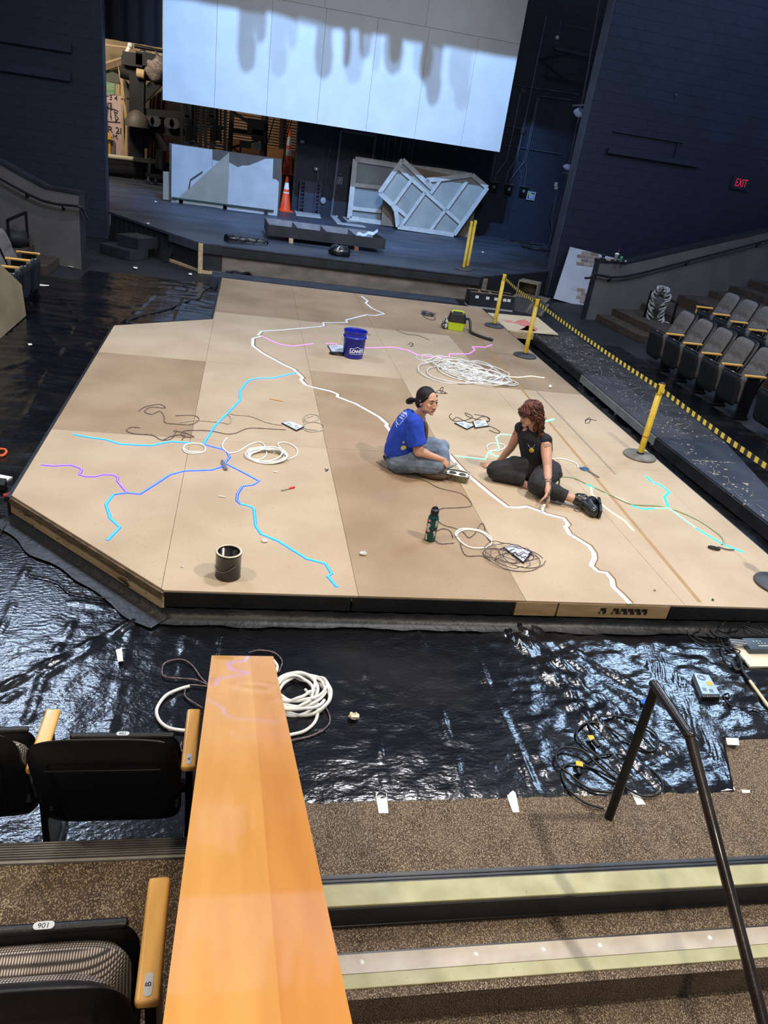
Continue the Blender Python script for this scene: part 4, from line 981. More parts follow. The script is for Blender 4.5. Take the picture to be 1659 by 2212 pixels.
cable('tubing', [heap((hc.x-0.05, hc.y), 0.42, 0.40, 13, 0.007, 4, 0.05, 0.9, jit=0.35), heap((hc.x+0.28, hc.y-0.18), 0.34, 0.24, 7, 0.007, 9, 0.03, 0.5), P0(Z([(905, 330), (895, 345), (930, 358), (975, 345), (960, 330), (925, 333), (930, 360), (990, 372)], 500, 620, .44605)),
                 P0(Z([(1180, 440), (1230, 475), (1300, 470), (1305, 440), (1270, 415), (1330, 430), (1345, 450), (1320, 468), (1290, 460)], 500, 620, .44605))], 0.0075, WTUBE, 'big tangled heap of white flexible tubing near the far right of the platform', 'tubing', 'heaps of white tubing')
hc = at(590, 990)
cable('tubing', [heap((hc.x-0.05, hc.y), 0.20, 0.15, 6, 0.007, 12, 0.04, 0.3, ang=0.2), P0(Z([(975, 495), (1020, 485), (1070, 455), (1115, 440), (1145, 455), (1155, 500), (1120, 525), (1065, 515), (1070, 475), (1130, 465)], *k5)), P0(Z([(1190, 490), (1235, 485), (1210, 450), (1250, 442), (1300, 470), (1300, 505), (1255, 525)], *k5))], 0.0075, WTUBE, 'loose coil of white tubing to the right of the blue branching point', 'tubing', 'heaps of white tubing')
solo('tubing', M().tube(smooth_path(P0(Z([(750, 470), (765, 490), (810, 495), (855, 485), (855, 460), (820, 447), (775, 450), (755, 465), (775, 485), (840, 488)], *k5)), 5), 0.008, 6), WTUBE, 'single white ring of tubing left of the blue branching point', 'tubing', 'heaps of white tubing')
solo('tubing', M().tube(smooth_path(P0(Z([(965, 420), (945, 445), (945, 470), (975, 495)], *k5)), 5), 0.008, 6), WTUBE, 'short upright end of white tubing above the blue branching point', 'tubing', 'heaps of white tubing')
# clear light tape and its leads
solo('light_tape', M().tube(smooth_path(P0(Z([(735, 345), (800, 335), (870, 338), (940, 345), (975, 350), (985, 325), (965, 300)], *k5)), 5), 0.006, 5), CLEAR, 'unlit dotted tape crossing the cyan line on its left side', 'light tape', 'unlit tape')
solo('light_tape', M().tube(smooth_path(P0(Z([(965, 300), (1010, 308), (1080, 315), (1160, 345), (1230, 358)], *k5)), 5), 0.006, 5), CLEAR, 'unlit dotted tape running right from the cyan line to a white packet', 'light tape', 'unlit tape')
cable('light_tape', [P0(Z([(1340, 350), (1335, 320), (1370, 303), (1410, 315), (1395, 335), (1350, 340), (1345, 325), (1380, 312)], *k5)), P0(Z([(1330, 375), (1370, 390), (1430, 380), (1430, 355), (1380, 343), (1335, 355), (1345, 375), (1400, 382)], *k5))], 0.006, CLEAR, 'two rings of unlit dotted tape beside the white packet', 'light tape', 'unlit tape')
cable('wire_bundle', [P0(Z([(535, 290), (570, 268), (640, 256), (665, 275), (600, 270), (565, 290), (600, 305), (640, 290), (660, 315), (665, 345), (720, 352), (790, 355), (830, 330), (800, 310), (715, 312)], *k5)), P0(Z([(720, 380), (700, 420), (650, 430), (600, 405), (520, 400), (478, 385), (500, 368), (545, 370)], *k5)),
                      P0(Z([(705, 385), (760, 395), (805, 415), (750, 410), (760, 385), (880, 385), (960, 400), (1010, 395), (1070, 372), (1160, 375), (1250, 380)], *k5)), P0(Z([(655, 430), (700, 410), (760, 405), (745, 430)], *k5))], 0.0035, WMIX, 'straggling dark twin wires left of the cyan line', 'wires', n=5)
cable('wire_bundle', [heap((at(1095, 1205).x, at(1095, 1205).y), 0.15, 0.13, 6, 0.003, 21, 0.05, 1.1, jit=0.45), heap((at(1115, 1205).x, at(1115, 1205).y), 0.23, 0.17, 4, 0.003, 5, 0.05, 0.6, jit=0.4),
                      P0(Z([(515, 1010), (560, 1035), (620, 1050), (680, 1080), (715, 1115), (760, 1080), (790, 1025), (815, 1030), (830, 1100), (870, 1160)], *k1)), P0(Z([(490, 1075), (540, 1055), (590, 1070), (610, 1115), (600, 1090)], *k1)),
                      P0(Z([(490, 1135), (530, 1155), (615, 1150)], *k1)), P0(Z([(655, 1125), (665, 1180), (700, 1235), (800, 1235), (860, 1270)], *k1)), P0(Z([(480, 945), (540, 920), (640, 915), (725, 905), (725, 875), (660, 820), (520, 785), (410, 730), (280, 705), (180, 660), (100, 608)], *k1))], 0.0032, WMIX, 'messy bundle of thin twin wires in front of the two people', 'wires', n=5)
solo('tubing', M().tube(smooth_path(P0(Z([(655, 1130), (625, 1095), (645, 1065), (700, 1055), (790, 1070), (850, 1105), (865, 1150), (830, 1180), (750, 1185), (690, 1165), (640, 1120), (640, 1085), (700, 1062), (800, 1080), (858, 1130)], *k1)), 5), 0.0075, 6), WTUBE, 'white ring of tubing to the right of the water bottle', 'tubing', 'heaps of white tubing')
cable('wire_bundle', [P0(Z([(600, 290), (585, 310), (620, 340), (690, 335), (740, 310), (690, 285), (710, 310), (780, 330), (850, 340), (830, 310), (750, 295)], *k1)), P0(Z([(610, 330), (640, 315), (720, 350), (800, 310), (850, 320), (840, 345), (750, 345)], *k1)), P0(Z([(830, 370), (870, 380), (920, 410), (900, 420), (850, 400)], *k1))], 0.0035, WBLK, 'dark wires around two white packets behind the seated people', 'wires', n=5)
solo('tubing', M().tube(smooth_path(P0(Z([(840, 530), (835, 505), (870, 488), (940, 495), (950, 520), (900, 540), (855, 535)], *k1)), 5), 0.007, 6), WTUBE, 'ring of tubing tinted green between the two people', 'tubing', 'heaps of white tubing')
GWT = pm('greenish_tube', (150, 158, 122), (170, 176, 140), 5, 0.5)
solo('tubing', M().tube(smooth_path(P0(Z([(60, 500), (110, 520), (200, 530), (290, 570), (440, 640), (610, 720), (700, 735), (820, 740), (910, 755), (1010, 790), (1140, 850), (1260, 930), (1320, 985), (1325, 1020), (1310, 1030)], *k6)), 5), 0.0075, 6), GWT, 'long dull tube curving right beside the turquoise line', 'tubing')
solo('tubing', M().tube(smooth_path(P0(Z([(40, 392), (110, 388), (180, 405), (230, 430), (236, 455)], *k6)), 5), 0.008, 6), WTUBE, 'curved end of pale tubing left of the blue scissors', 'tubing')
cable('wire_bundle', [heap((at(1542, 1185).x, at(1542, 1185).y), 0.05, 0.035, 5, 0.004, 3, 0.02, 0.3), P0([(1550, 1183), (1570, 1189), (1585, 1190)], 0.01)], 0.005, WBLK, 'small tied black cable bundle at the end of the right hand tube', 'wires', n=5)
cable('wire_bundle', [heap((at(925, 681).x, at(925, 681).y), 0.11, 0.12, 9, 0.005, 8, 0.07, 0.4), P0(Z([(925, 140), (955, 158), (985, 160), (985, 145)], *k4))], 0.005, pm('grey_wire', (74, 80, 92), (50, 54, 64), 9, 0.5), 'compact coil of grey wire left of the vacuum', 'wires', n=5)
def clips(pts, label): 
    cable('cable_tie', [P0(q, 0.004) for q in pts], 0.0035, WBLK, label, 'cable tie', n=5)
clips([Z([(490, 150), (520, 135), (570, 155), (530, 155), (495, 150)], *k1), Z([(530, 150), (525, 125), (545, 115), (535, 155), (560, 150)], *k1)], 'black cable tie curls behind the dark haired head')
clips([Z([(290, 100), (320, 80), (330, 95), (315, 120), (290, 115), (310, 92), (375, 100)], *k6)], 'black looped cable tie on the open board at right')
clips([Z([(855, 282), (870, 270), (880, 285), (865, 290)], *k4), Z([(868, 285), (880, 275)], *k4)], 'tiny black clip scraps above the pink line')
clips([Z([(1298, 402), (1315, 410), (1330, 403)], *k4)], 'dark bent scrap near the grey stripe')
clips([Z([(1242, 252), (1250, 246)], *k4), Z([(1252, 255), (1268, 255)], *k4)], 'black scrap above the end of the pink line')
clips([Z([(798, 210), (850, 230), (905, 236), (958, 258)], *k4)], 'thin dark cord lying on the far boards')
clips([Z([(600, 215), (640, 222), (672, 235)], *k4)], 'faint thin wire behind the blue bucket')
clips([[(702, 1013), (706, 1018), (709, 1014), (703, 1019)]], 'tiny dark red clip on the board seam')
clips([[(858, 1030), (870, 1020)] if False else Z([(1225, 450), (1250, 448), (1240, 440)], *k4)], 'dark red connector among the white tubing')

# packets
def packet(q, label, dark, rz_=0):
    P = [at(x, y) for x, y in q]; t = thing('packet', label, 'packet', P[0], 0, 'white printed packets')
    c = sum(P, Vector())/4
    part('bag', M().slab([p+(p-c)*0.05+Vector((0, 0, 0.002)) for p in P], (0, 0, 1), 0.012), BLACKPL if dark else CABLE, t, bevel=0.003)
    part('label', M().slab([p-(p-c)*0.06+Vector((0, 0, 0.0145)) for p in P], (0, 0, 1), 0.002), pm('packet_white', (196, 204, 214), (208, 214, 222), 9, 0.4), t)
    m = M(); u = (P[1]-P[0]); v = (P[3]-P[0])
    for i, (a, b, w_) in enumerate(((0.15, 0.25, 0.45), (0.15, 0.42, 0.3), (0.5, 0.6, 0.35), (0.2, 0.78, 0.5))):
        s_ = P[0]+u*a+v*b+Vector((0, 0, 0.0168)); m.beam(s_, s_+u*w_, 0.010, 0.0006)
    part('print', m, pm('packet_print', (46, 50, 60)), t, kind='stuff')
packet(Z([(1230, 350), (1270, 342), (1338, 368), (1300, 386)], *k5), 'white packet on the left side of the platform beside dotted tape rings', True)
packet(Z([(620, 355), (680, 345), (748, 375), (700, 397)], *k1), 'left of the two packets behind the seated people', True)
packet(Z([(740, 345), (825, 337), (845, 375), (755, 388)], *k1), 'right of the two packets behind the seated people', False)
packet(Z([(945, 1185), (1010, 1165), (1128, 1218), (1075, 1285)], *k1), 'white packet inside the messy wire bundle at front', True)
packet([(708, 748), (742, 747), (742, 763), (716, 762)], 'white packet beside the blue bucket', True)
cable('wire_bundle', [heap((at(728, 766).x, at(728, 766).y), 0.10, 0.07, 6, 0.006, 2, 0.03, 0.3)], 0.007, CABLE, 'coil of black flex against the left side of the blue bucket', 'wires')

# small tools and scraps
a, b = at(582, 862), at(612, 868)
t = thing('pencil', 'orange pencil lying left of the white river line', 'pencil', a); part('shaft', M().tube([a+Vector((0, 0, .004)), a.lerp(b, .9)+Vector((0, 0, .004))], 0.0045, 6), pm('pencil_orange', (206, 132, 40)), t); part('tip', M().tube([a.lerp(b, .9)+Vector((0, 0, .004)), b+Vector((0, 0, .004))], [0.0045, 0.001], 6), PINE, t)
a, b = at(608, 1061), at(636, 1054)
t = thing('marker_pen', 'marker pen with a bright red cap on the left boards', 'marker', a); part('barrel', M().tube([a+Vector((0, 0, .006)), a.lerp(b, .6)+Vector((0, 0, .006))], 0.006, 8), pm('pen_grey', (150, 136, 124)), t); part('cap', M().tube([a.lerp(b, .6)+Vector((0, 0, .007)), b+Vector((0, 0, .007))], 0.0085, 8), pm('pen_red', (206, 30, 26)), t)
a, b = at(481, 1000), at(488, 1017)
t = thing('utility_knife', 'grey utility knife lying across the blue branching point', 'knife', a); part('handle', M().beam(a+Vector((0, 0, .012)), b+Vector((0, 0, .012)), 0.034, 0.018), pm('knife_grey', (96, 98, 108), (120, 122, 130), 9, 0.4), t, bevel=0.008); part('blade', M().beam(a+Vector((0, 0, .012)), a+(a-b)*0.25+Vector((0, 0, .012)), 0.018, 0.001), CHROME, t)
# scissors
a, b = at(1262, 1014), at(1291, 1031); d = (b-a).normalized(); nn = Vector((-d.y, d.x, 0))
t = thing('scissors', 'blue handled scissors to the right of the red haired person', 'scissors', a)
SB = pm('scissor_blue', (58, 104, 140), (74, 120, 156), 9, 0.4)
for s in (-1, 1):
    c = a+nn*0.022*s-d*0.0; part('handle', M().tube([c+d*0.035*math.cos(k*math.pi/5)+nn*0.019*math.sin(k*math.pi/5)+Vector((0, 0, .009)) for k in range(10)], 0.0065, 6, closed=True), SB, t)
    part('blade', M().beam(a+d*0.04+nn*0.006*s+Vector((0, 0, .006+s*.002)), b+d*0.02+nn*0.003*s+Vector((0, 0, .006+s*.002)), 0.013, 0.002), CHROME, t)
def crumple(x, y, r, label, z=0.0, mt=None):
    c = at(x, y, z); rd = random.Random(int(x*7+y)); m = M().ball((0, 0, r*0.6), (r, r*0.8, r*0.6), n=9, m=6)
    m.v = [tuple(Vector(v)*rd.uniform(0.7, 1.25)) for v in m.v]; m.v = [(c.x+v[0], c.y+v[1], z+max(0.001, v[2])) for v in m.v]; m.sm = [False]*len(m.sm)
    return solo('paper_scrap', m, mt or WHITE, label, 'scrap', 'white scraps lying about')
crumple(785, 1199, 0.026, 'crumpled white scrap on the dark front sheet of the platform')
crumple(571, 1171, 0.022, 'crumpled white scrap above the paint tin')
crumple(1188, 838, 0.03, 'crumpled white scrap at the right edge of the far boards')
crumple(763, 1552, 0.030, 'crumpled cream scrap on the plastic right of the maple ledge', FZ+0.01, pm('cream_scrap', (226, 216, 190)))
crumple(1414, 1276, 0.010, 'tiny brown leaf like scrap near the front right', 0.0, PINE)
crumple(1539, 1297, 0.012, 'tiny green tube offcut by the right front edge', 0.0, pm('green_bit', (40, 110, 60)))
crumple(394, 1225, 0.010, 'tiny cream crumb above the left corner of the front edge', 0.0)
for q, lb in (([(472, 1073), (486, 1075)], 'short white tube offcut below the utility knife'), ([(590, 1020), (600, 1022)], 'thin white curl below the loose tubing coil')):
    solo('paper_scrap', M().tube(P0(q, 0.006), 0.006, 6), WHITE, lb, 'scrap', 'white scraps lying about')

# white tape pieces
TAPE = pm('white_tape', (222, 218, 208), (232, 228, 218), 8, 0.6)
def tape(q, label, z):
    P = [at(x, y, z) for x, y in q]; c = [(p.x, p.y) for p in P]
    return solo('tape_piece', M().prism(c, z, z+0.0015), TAPE, label, 'tape', 'torn pieces of white tape')
tz = FZ+0.012
tape([(811, 1711), (835, 1711), (839, 1757), (818, 1757)], 'white tape strip under the left of the plastic edge', FZ+0.001)
tape([(1089, 1696), (1108, 1695), (1115, 1718), (1122, 1755), (1108, 1755), (1098, 1728)], 'kinked white tape strip at the middle of the plastic edge', FZ+0.001)
tape([(1352, 1698), (1366, 1698), (1395, 1738), (1376, 1739), (1366, 1718)], 'white tape strip between the rail post and the bent rail', FZ+0.001)
tape([(1553, 1700), (1565, 1674), (1574, 1680), (1588, 1706), (1558, 1709)], 'torn white tape patch at the corner of the plastic', FZ+0.001)
tape([(1601, 1706), (1620, 1707), (1620, 1713), (1604, 1713)], 'tiny white tape bit at the right edge of the carpet', FZ+0.001)
tape([(1568, 1594), (1595, 1595), (1597, 1610), (1571, 1609)], 'square white tape patch on the far right plastic edge', FZ+0.03)
tape([(250, 1404), (263, 1400), (266, 1428), (255, 1430)], 'white tape scrap on the plastic at left', FZ+0.03)
tape([(75, 616), (106, 619), (106, 616), (78, 613)], 'long white tape strip near the left hand seats', FZ+0.02)
tape([(142, 571), (152, 575), (160, 574), (158, 578), (146, 575)], 'white tape scrap at the foot of the left hand steps', FZ+0.02)
tape([(288, 576), (297, 577), (296, 581), (288, 579)], 'white tape dot on the dark floor before the stage', FZ+0.02)
tape([(407, 590), (414, 590), (415, 594), (408, 593)], 'white tape dot just left of the pine post foot', FZ+0.02)
tape([(60, 742), (68, 742), (70, 745), (62, 746)], 'white tape dot low on the left hand plastic', FZ+0.03)
m = M().box((0, 0, 0), (0.01, 0.01, 0.002)); 
bt = at(1388, 1517, FZ); tape([(1383, 1512), (1395, 1508), (1396, 1520), (1386, 1520)], 'blue tape scrap beside the top of the rail', FZ+0.03); bpy.data.objects[-1] if False else None
for o in bpy.data.objects:
    if o.get('label') == 'blue tape scrap beside the top of the rail': o.data.materials[0] = pm('blue_tape', (30, 96, 190)); o.pop('group', None)

# ------------------------------------------------------------------ the bent rail at the stair
t = thing('stair_rail', 'bent black pipe handrail standing at the near right', 'handrail', (1.95, 2.42, FZ))
RAILM = pm('worn_dark_pipe', (26, 22, 22), (44, 36, 34), 6, 0.3, 0.05, 60, coat=0.3, metal=0.2, flecks=((96, 56, 44), 14, 0.70))
rx = 1.945
part('post', M().tube([(rx+0.02, 2.42, FZ), (rx, 2.42, 0.66)], 0.0225, 14), BLACKMET, t)
rl = [atx(1415, 1481, rx), atx(1490, 1590, rx), atx(1650, 2212, rx)]
dd = (rl[2]-rl[1]).normalized()
part('rail', M().tube([rl[0]+Vector((0, 0.02, 0)), rl[0].lerp(rl[1], .5), rl[1]], 0.0225, 14), RAILM, t)
part('rail', M().tube([rl[1], rl[1]+dd*0.5, rl[2]+dd*0.6], 0.0225, 14), RAILM, t)
part('elbow', M().ball(rl[1], 0.0245), RAILM, t); part('elbow', M().ball(rl[0], 0.0235), RAILM, t)
# ------------------------------------------------------------------ cords, controller, power supply at the near right
def PF_(pts, z=0.018): return [at(x, y, FZ)+Vector((0, 0, z)) for x, y in pts]
cq = (1100, 1240, 0.337)
t = cable('extension_cord', [PF_(Z([(600, 1518), (480, 1480), (370, 1390), (330, 1290), (370, 1235), (450, 1232), (560, 1275), (690, 1345), (800, 1420), (900, 1440), (975, 1400), (960, 1320), (850, 1230), (700, 1170), (560, 1180), (480, 1220)], *cq)),
                             PF_(Z([(640, 1425), (500, 1400), (380, 1310), (300, 1240), (300, 1160), (360, 1135), (470, 1160), (560, 1250), (680, 1340)], *cq), 0.03), PF_(Z([(700, 1310), (560, 1190), (440, 1080), (430, 1020), (490, 975), (600, 985), (760, 1090), (880, 1155), (940, 1130), (930, 1040), (820, 970), (680, 930), (560, 935), (500, 970), (520, 1020)], *cq), 0.024)], 0.0065, CABLE, 'long black extension cord looped round the foot of the bent rail', 'extension cord')
YT = pm('yellow_label_tape', (214, 178, 40))
for q in ([(1272, 1597), (1277, 1607)], [(1241, 1657), (1256, 1660)]):
    P = PF_(q, 0.03); part('yellow_tag', M().beam(P[0], P[1], 0.035, 0.004), YT, t)
for q in ([(1279, 1608), (1290, 1622)], [(1246, 1671), (1249, 1682)]):
    P = PF_(q, 0.03); part('plug', M().tube([P[0], P[1]], [0.016, 0.013], 8), BLACKPL, t)
# power supply
q = [at(x, y, FZ+0.05) for x, y in [(1498, 1454), (1531, 1459), (1555, 1500), (1517, 1500)]]
t = thing('power_supply', 'silver blue perforated power supply box with a yellow sticker', 'power supply', (q[0].x, q[0].y, FZ))
PSU = pm('silver_case', (136, 150, 166), (150, 164, 180), 6, 0.35, metal=0.3)
part('case', M().slab([(p.x, p.y, FZ+0.012) for p in q], (0, 0, 1), 0.042), PSU, t, bevel=0.002)
u = (q[1]-q[0]); v = (q[3]-q[0]); n0 = Vector((0, 0, 0.0045))
part('sticker', M().slab([q[0]+u*a+v*b+n0 for a, b in ((.62, .35), (.95, .35), (.95, .52), (.62, .52))], (0, 0, 1), 0.001), pm('orange_sticker', (232, 168, 30)), t)
fc = q[0]+u*0.4+v*0.2+n0
for r_ in (0.017, 0.026): part('fan_grille', M().tube([fc+Vector((r_*math.cos(k*math.pi/8), r_*math.sin(k*math.pi/8), 0)) for k in range(16)], 0.0022, 4, closed=True), BLACKPL, t)
part('terminal_block', M().slab([q[3]+(q[3]-q[0])*0.0+Vector((0, 0, -0.036)), q[2]+Vector((0, 0, -0.036)), q[2]+v*0.07+Vector((0, 0, -0.036)), q[3]+v*0.07+Vector((0, 0, -0.036))], (0, 0, 1), 0.024), BLACKPL, t)
for k in range(8):
    p = q[3].lerp(q[2], (k+0.7)/8.6)+v*0.035+Vector((0, 0, -0.011)); part('terminal_screw', M().lathe([(0.005, 0), (0.005, 0.004), (0, 0.004)], p, 8), CHROME, t)
m = M()
for a, b in ((.14, .70), (.56, .72)):
    for k in range(5):
        s_ = q[0]+u*a+v*(b+k*0.033)+n0; m.beam(s_, s_+u*0.26, 0.003, 0.0006)
part('vent_slots', m, BLACKPL, t, kind='stuff')
# board with controller
q = [at(x, y, FZ+0.02) for x, y in [(1583, 1397), (1690, 1380), (1720, 1440), (1620, 1441)]]
t = thing('mounting_board', 'white board under the grey controller at the right edge', 'board', (q[0].x, q[0].y, FZ))
part('board', M().slab([(p.x, p.y, FZ+0.012) for p in q], (0, 0, 1), 0.014), pm('white_board', (204, 198, 178), (218, 212, 192), 5, 0.5, flecks=((90, 84, 72), 30, 0.74)), t)
q = [at(x, y, FZ+0.07) for x, y in [(1603, 1378), (1690, 1378), (1700, 1402), (1622, 1402)]]
t = thing('controller_box', 'grey green controller box with white lettering on the white board', 'controller', (q[0].x, q[0].y, FZ+0.026))
part('case', M().slab([(p.x, p.y, FZ+0.028) for p in q], (0, 0, 1), 0.042), pm('controller_grey', (52, 68, 78), (62, 78, 88), 6, 0.4), t, bevel=0.003)
m = M(); u = q[1]-q[0]; v = q[3]-q[0]
for a, b in ((.2, .3), (.28, .3), (.36, .3), (.28, .5), (.36, .5), (.44, .5)): s_ = q[0]+u*a+v*b+Vector((0, 0, .0008)); m.beam(s_, s_+u*0.03, 0.006, 0.0006)
s_ = q[0]+u*.25+v*.72+Vector((0, 0, .0008)); m.beam(s_, s_+u*0.25, 0.006, 0.0006)
part('print', m, PW, t, kind='stuff')
for k, (x0, y0, x1, y1) in enumerate(((1574, 1383, 1610, 1386), (1577, 1388, 1612, 1392))):
    P = [at(x0, y0, FZ+0.06), at(x1, y1, FZ+0.06)]; part('connector', M().tube(P, 0.013, 10), CHROME, t)
kk = (1440, 1300, 0.1537)
t = cable('cable_tangle', [PF_(Z(p, *kk), z) for p, z in (([(0, 190), (100, 250), (190, 300), (260, 370), (280, 470), (360, 560), (480, 620), (620, 630), (740, 630), (880, 590)], .02), ([(230, 410), (330, 400), (460, 405), (560, 410), (640, 490), (760, 540), (880, 550)], .03),
     ([(690, 430), (760, 390), (870, 380), (1000, 395), (1100, 430), (1250, 490), (1400, 540)], .05), ([(690, 440), (690, 500), (760, 530), (860, 560)], .04), ([(870, 500), (890, 430), (970, 390), (1060, 400)], .05), ([(960, 510), (990, 450), (1060, 430), (1120, 500)], .06),
     ([(990, 270), (1060, 270), (1110, 330), (1110, 410), (1040, 380), (990, 320), (990, 270)], .08), ([(1140, 430), (1250, 410), (1380, 480), (1500, 560)], .05), ([(1160, 320), (1240, 275), (1340, 280), (1500, 330)], .05), ([(700, 650), (760, 670), (900, 690), (1010, 740), (960, 775), (860, 740), (770, 650), (740, 560)], .03),
     ([(750, 650), (760, 760), (830, 850), (930, 895), (1060, 880), (1080, 830)], .02), ([(460, 370), (560, 350), (660, 410), (800, 470), (980, 450)], .03), ([(460, 400), (440, 460), (365, 480), (390, 540), (540, 605)], .03), ([(710, 520), (700, 610)], .03), ([(540, 480), (600, 530), (650, 555)], .03),
     ([(760, 1350), (860, 1380), (850, 1320), (780, 1350), (860, 1470), (1000, 1510), (1200, 1530), (1320, 1570), (1370, 1610)], .02))], 0.0048, CABLE, 'tangle of black cables feeding the controller at the right edge', 'cables', n=5)
P = PF_(Z([(205, 280), (265, 330)], *kk), 0.04); part('plug', M().tube(P, [0.028, 0.02], 10), YT, t, label='yellow plug')
P = PF_(Z([(735, 400), (785, 388)], *kk), 0.06); part('yellow_tag', M().tube(P, 0.011, 8), YT, t)
# clear plastic over the plug: a loose dark fold
# fork ended pole
pk = lambda pts, z=0.03: PF_(Z(pts, *kk), z)
t = thing('forked_pole', 'long cream pole with a black forked end at the right', 'pole', pk([(1140, 1150)])[0]-Vector((0, 0, 0.03)))
part('shaft', M().tube(pk([(1140, 1150), (1500, 1650)]), 0.011, 8), pm('cream_pole', (206, 194, 160), (220, 208, 176), 6, 0.5), t)
part('fork', M().tube(smooth_path(pk([(970, 790), (1010, 860), (1030, 950), (1050, 1030), (1100, 1100), (1150, 1160)]), 3), [0.010]*8+[0.014]*8, 8), BLACKPL, t)
part('hook', M().tube(smooth_path(pk([(900, 920), (940, 990), (990, 1010), (1050, 960)]), 3), 0.011, 8), BLACKPL, t)
# coils beside the maple ledge
cc_ = at(655, 1500, FZ)
cable('tubing', [heap((cc_.x-0.02, cc_.y), 0.17, 0.17, 9, 0.009, 31, 0.06, 0.35, jit=0.25, base=FZ), [at(x, y, FZ)+Vector((0, 0, .02)) for x, y in Z([(1330, 710), (1400, 690), (1450, 640), (1455, 560), (1400, 500)], 0, 1260, .4702)], [at(x, y, FZ)+Vector((0, 0, .02)) for x, y in Z([(1250, 360), (1272, 390), (1268, 420)], 0, 1260, .4702)]], 0.0098, WTUBE, 'thick white coil of tubing on the plastic right of the maple ledge', 'tubing', 'heaps of white tubing')
kl = (0, 1260, .4702)
cable('wire_bundle', [PF_(Z([(1330, 735), (1420, 715), (1490, 680), (1515, 640), (1500, 590), (1470, 550)], *kl)), PF_(Z([(1140, 330), (1190, 318), (1260, 330), (1295, 370), (1280, 420)], *kl))], 0.005, WMIX, 'thin twin wire curving round the white coil by the ledge', 'wires', n=5)
solo('tubing', M().tube(smooth_path([at(x, y, FZ)+Vector((0, 0, .02)) for x, y in Z([(870, 485), (820, 500), (760, 530), (720, 590), (730, 640), (770, 675), (830, 688), (880, 690)], *kl)], 5), 0.0095, 8), WTUBE, 'white tubing arc on the plastic just left of the maple ledge', 'tubing', 'heaps of white tubing')
cable('wire_bundle', [PF_(Z([(950, 470), (920, 440), (880, 385), (830, 360), (760, 375), (745, 410), (755, 440), (830, 448), (900, 455), (960, 480)], *kl)), PF_(Z([(850, 490), (880, 478), (950, 485)], *kl)), PF_(Z([(850, 500), (850, 530), (890, 560), (930, 585)], *kl)), PF_(Z([(835, 740), (828, 765), (835, 785)], *kl))], 0.005, WMIX, 'dark twin wires on the plastic just left of the maple ledge', 'wires', n=5)
# left margin bits
solo('extension_cord', M().tube(smooth_path(PF_([(160, 1243), (200, 1250), (250, 1255), (290, 1275), (330, 1290), (300, 1286)] if False else [(62, 1245), (95, 1252), (125, 1262), (150, 1283), (180, 1288), (200, 1294), (245, 1298)]), 5), 0.006, 6), CABLE, 'thin black cord on the plastic below the angled left edge', 'cord')
solo('extension_cord', M().tube(smooth_path(PF_([(475, 612), (440, 632), (430, 648), (400, 655), (360, 672), (310, 684), (283, 693), (278, 700), (300, 703)], .02), 5), 0.012, 6), CABLE, 'long black cord snaking across the far left plastic', 'cord')
solo('extension_cord', M().tube(smooth_path(PF_([(-6, 988), (5, 989), (13, 983), (12, 976), (-4, 974)], .02), 4), 0.012, 6), pm('orange_cord', (206, 92, 44)), 'loop of orange cord at the left edge of the photo', 'cord')
q = [at(x, y, FZ+.03) for x, y in [(-30, 1018), (27, 1029), (8, 1040), (-40, 1040)]]
t = thing('mounting_board', 'white board with a black power box at the left edge', 'board', (q[1].x, q[1].y, FZ)); part('board', M().slab([(p.x, p.y, FZ+.012) for p in q], (0, 0, 1), .014), WHITE, t)
q = [at(x, y, FZ+.09) for x, y in [(-20, 1027), (14, 1031), (8, 1045), (-25, 1043)]]
t = thing('power_box', 'black power box on the white board at the left edge', 'power supply', (q[1].x, q[1].y, FZ+.026)); part('case', M().slab([(p.x, p.y, FZ+.028) for p in q], (0, 0, 1), .05), BLACKPL, t)
solo('red_clamp', M().tube(PF_([(8, 1079), (18, 1078), (24, 1074)], .03), .02, 6), pm('red_plastic', (150, 40, 34)), 'small red clamp beside the left tip of the platform', 'clamp')
solo('cable_tangle', M().tube(smooth_path(PF_([(-5, 1120), (10, 1118), (18, 1128), (10, 1145), (-4, 1160)], .02), 4), .007, 6), CABLE, 'black cable loop at the left edge below the platform tip', 'cable')
# ------------------------------------------------------------------ the two seated people
def remesh(name, mb, mats, parent, voxel=0.006, it=6, label=None, disp=0.0, dscale=12.0, seed=0):
    me = mb.mesh(name+'_raw', [mats] if not isinstance(mats, list) else mats); o = bpy.data.objects.new(name+'_raw', me); COL.objects.link(o)
    r = o.modifiers.new('r', 'REMESH'); r.mode = 'VOXEL'; r.voxel_size = voxel; r.use_smooth_shade = True
    s = o.modifiers.new('s', 'SMOOTH'); s.factor = 0.5; s.iterations = it
    bpy.context.view_layer.update(); dg = bpy.context.evaluated_depsgraph_get()
    n = bpy.data.meshes.new_from_object(o.evaluated_get(dg)); bpy.data.objects.remove(o)
    if disp:
        cs = [v.co.copy() for v in n.vertices]; ns = [v.normal.copy() for v in n.vertices]
        for i, c in enumerate(cs):
            q = noise.noise(Vector((c.x*dscale+seed, c.y*dscale, c.z*dscale*0.6)))+0.5*noise.noise(Vector((c.x*dscale*2.3, c.y*dscale*2.3+seed, c.z*dscale*1.5)))
            cs[i] = c+ns[i]*(q*disp)
        n.vertices.foreach_set('co', [x for c in cs for x in c])
    for v in n.vertices:
        if v.co.z < 0.004: v.co.z = 0.004
    n.name = name; n.materials.clear()
    for m in (mats if isinstance(mats, list) else [mats]): n.materials.append(m)
    for p in n.polygons: p.use_smooth = True
    return part(name, n, mats, parent, label=label)
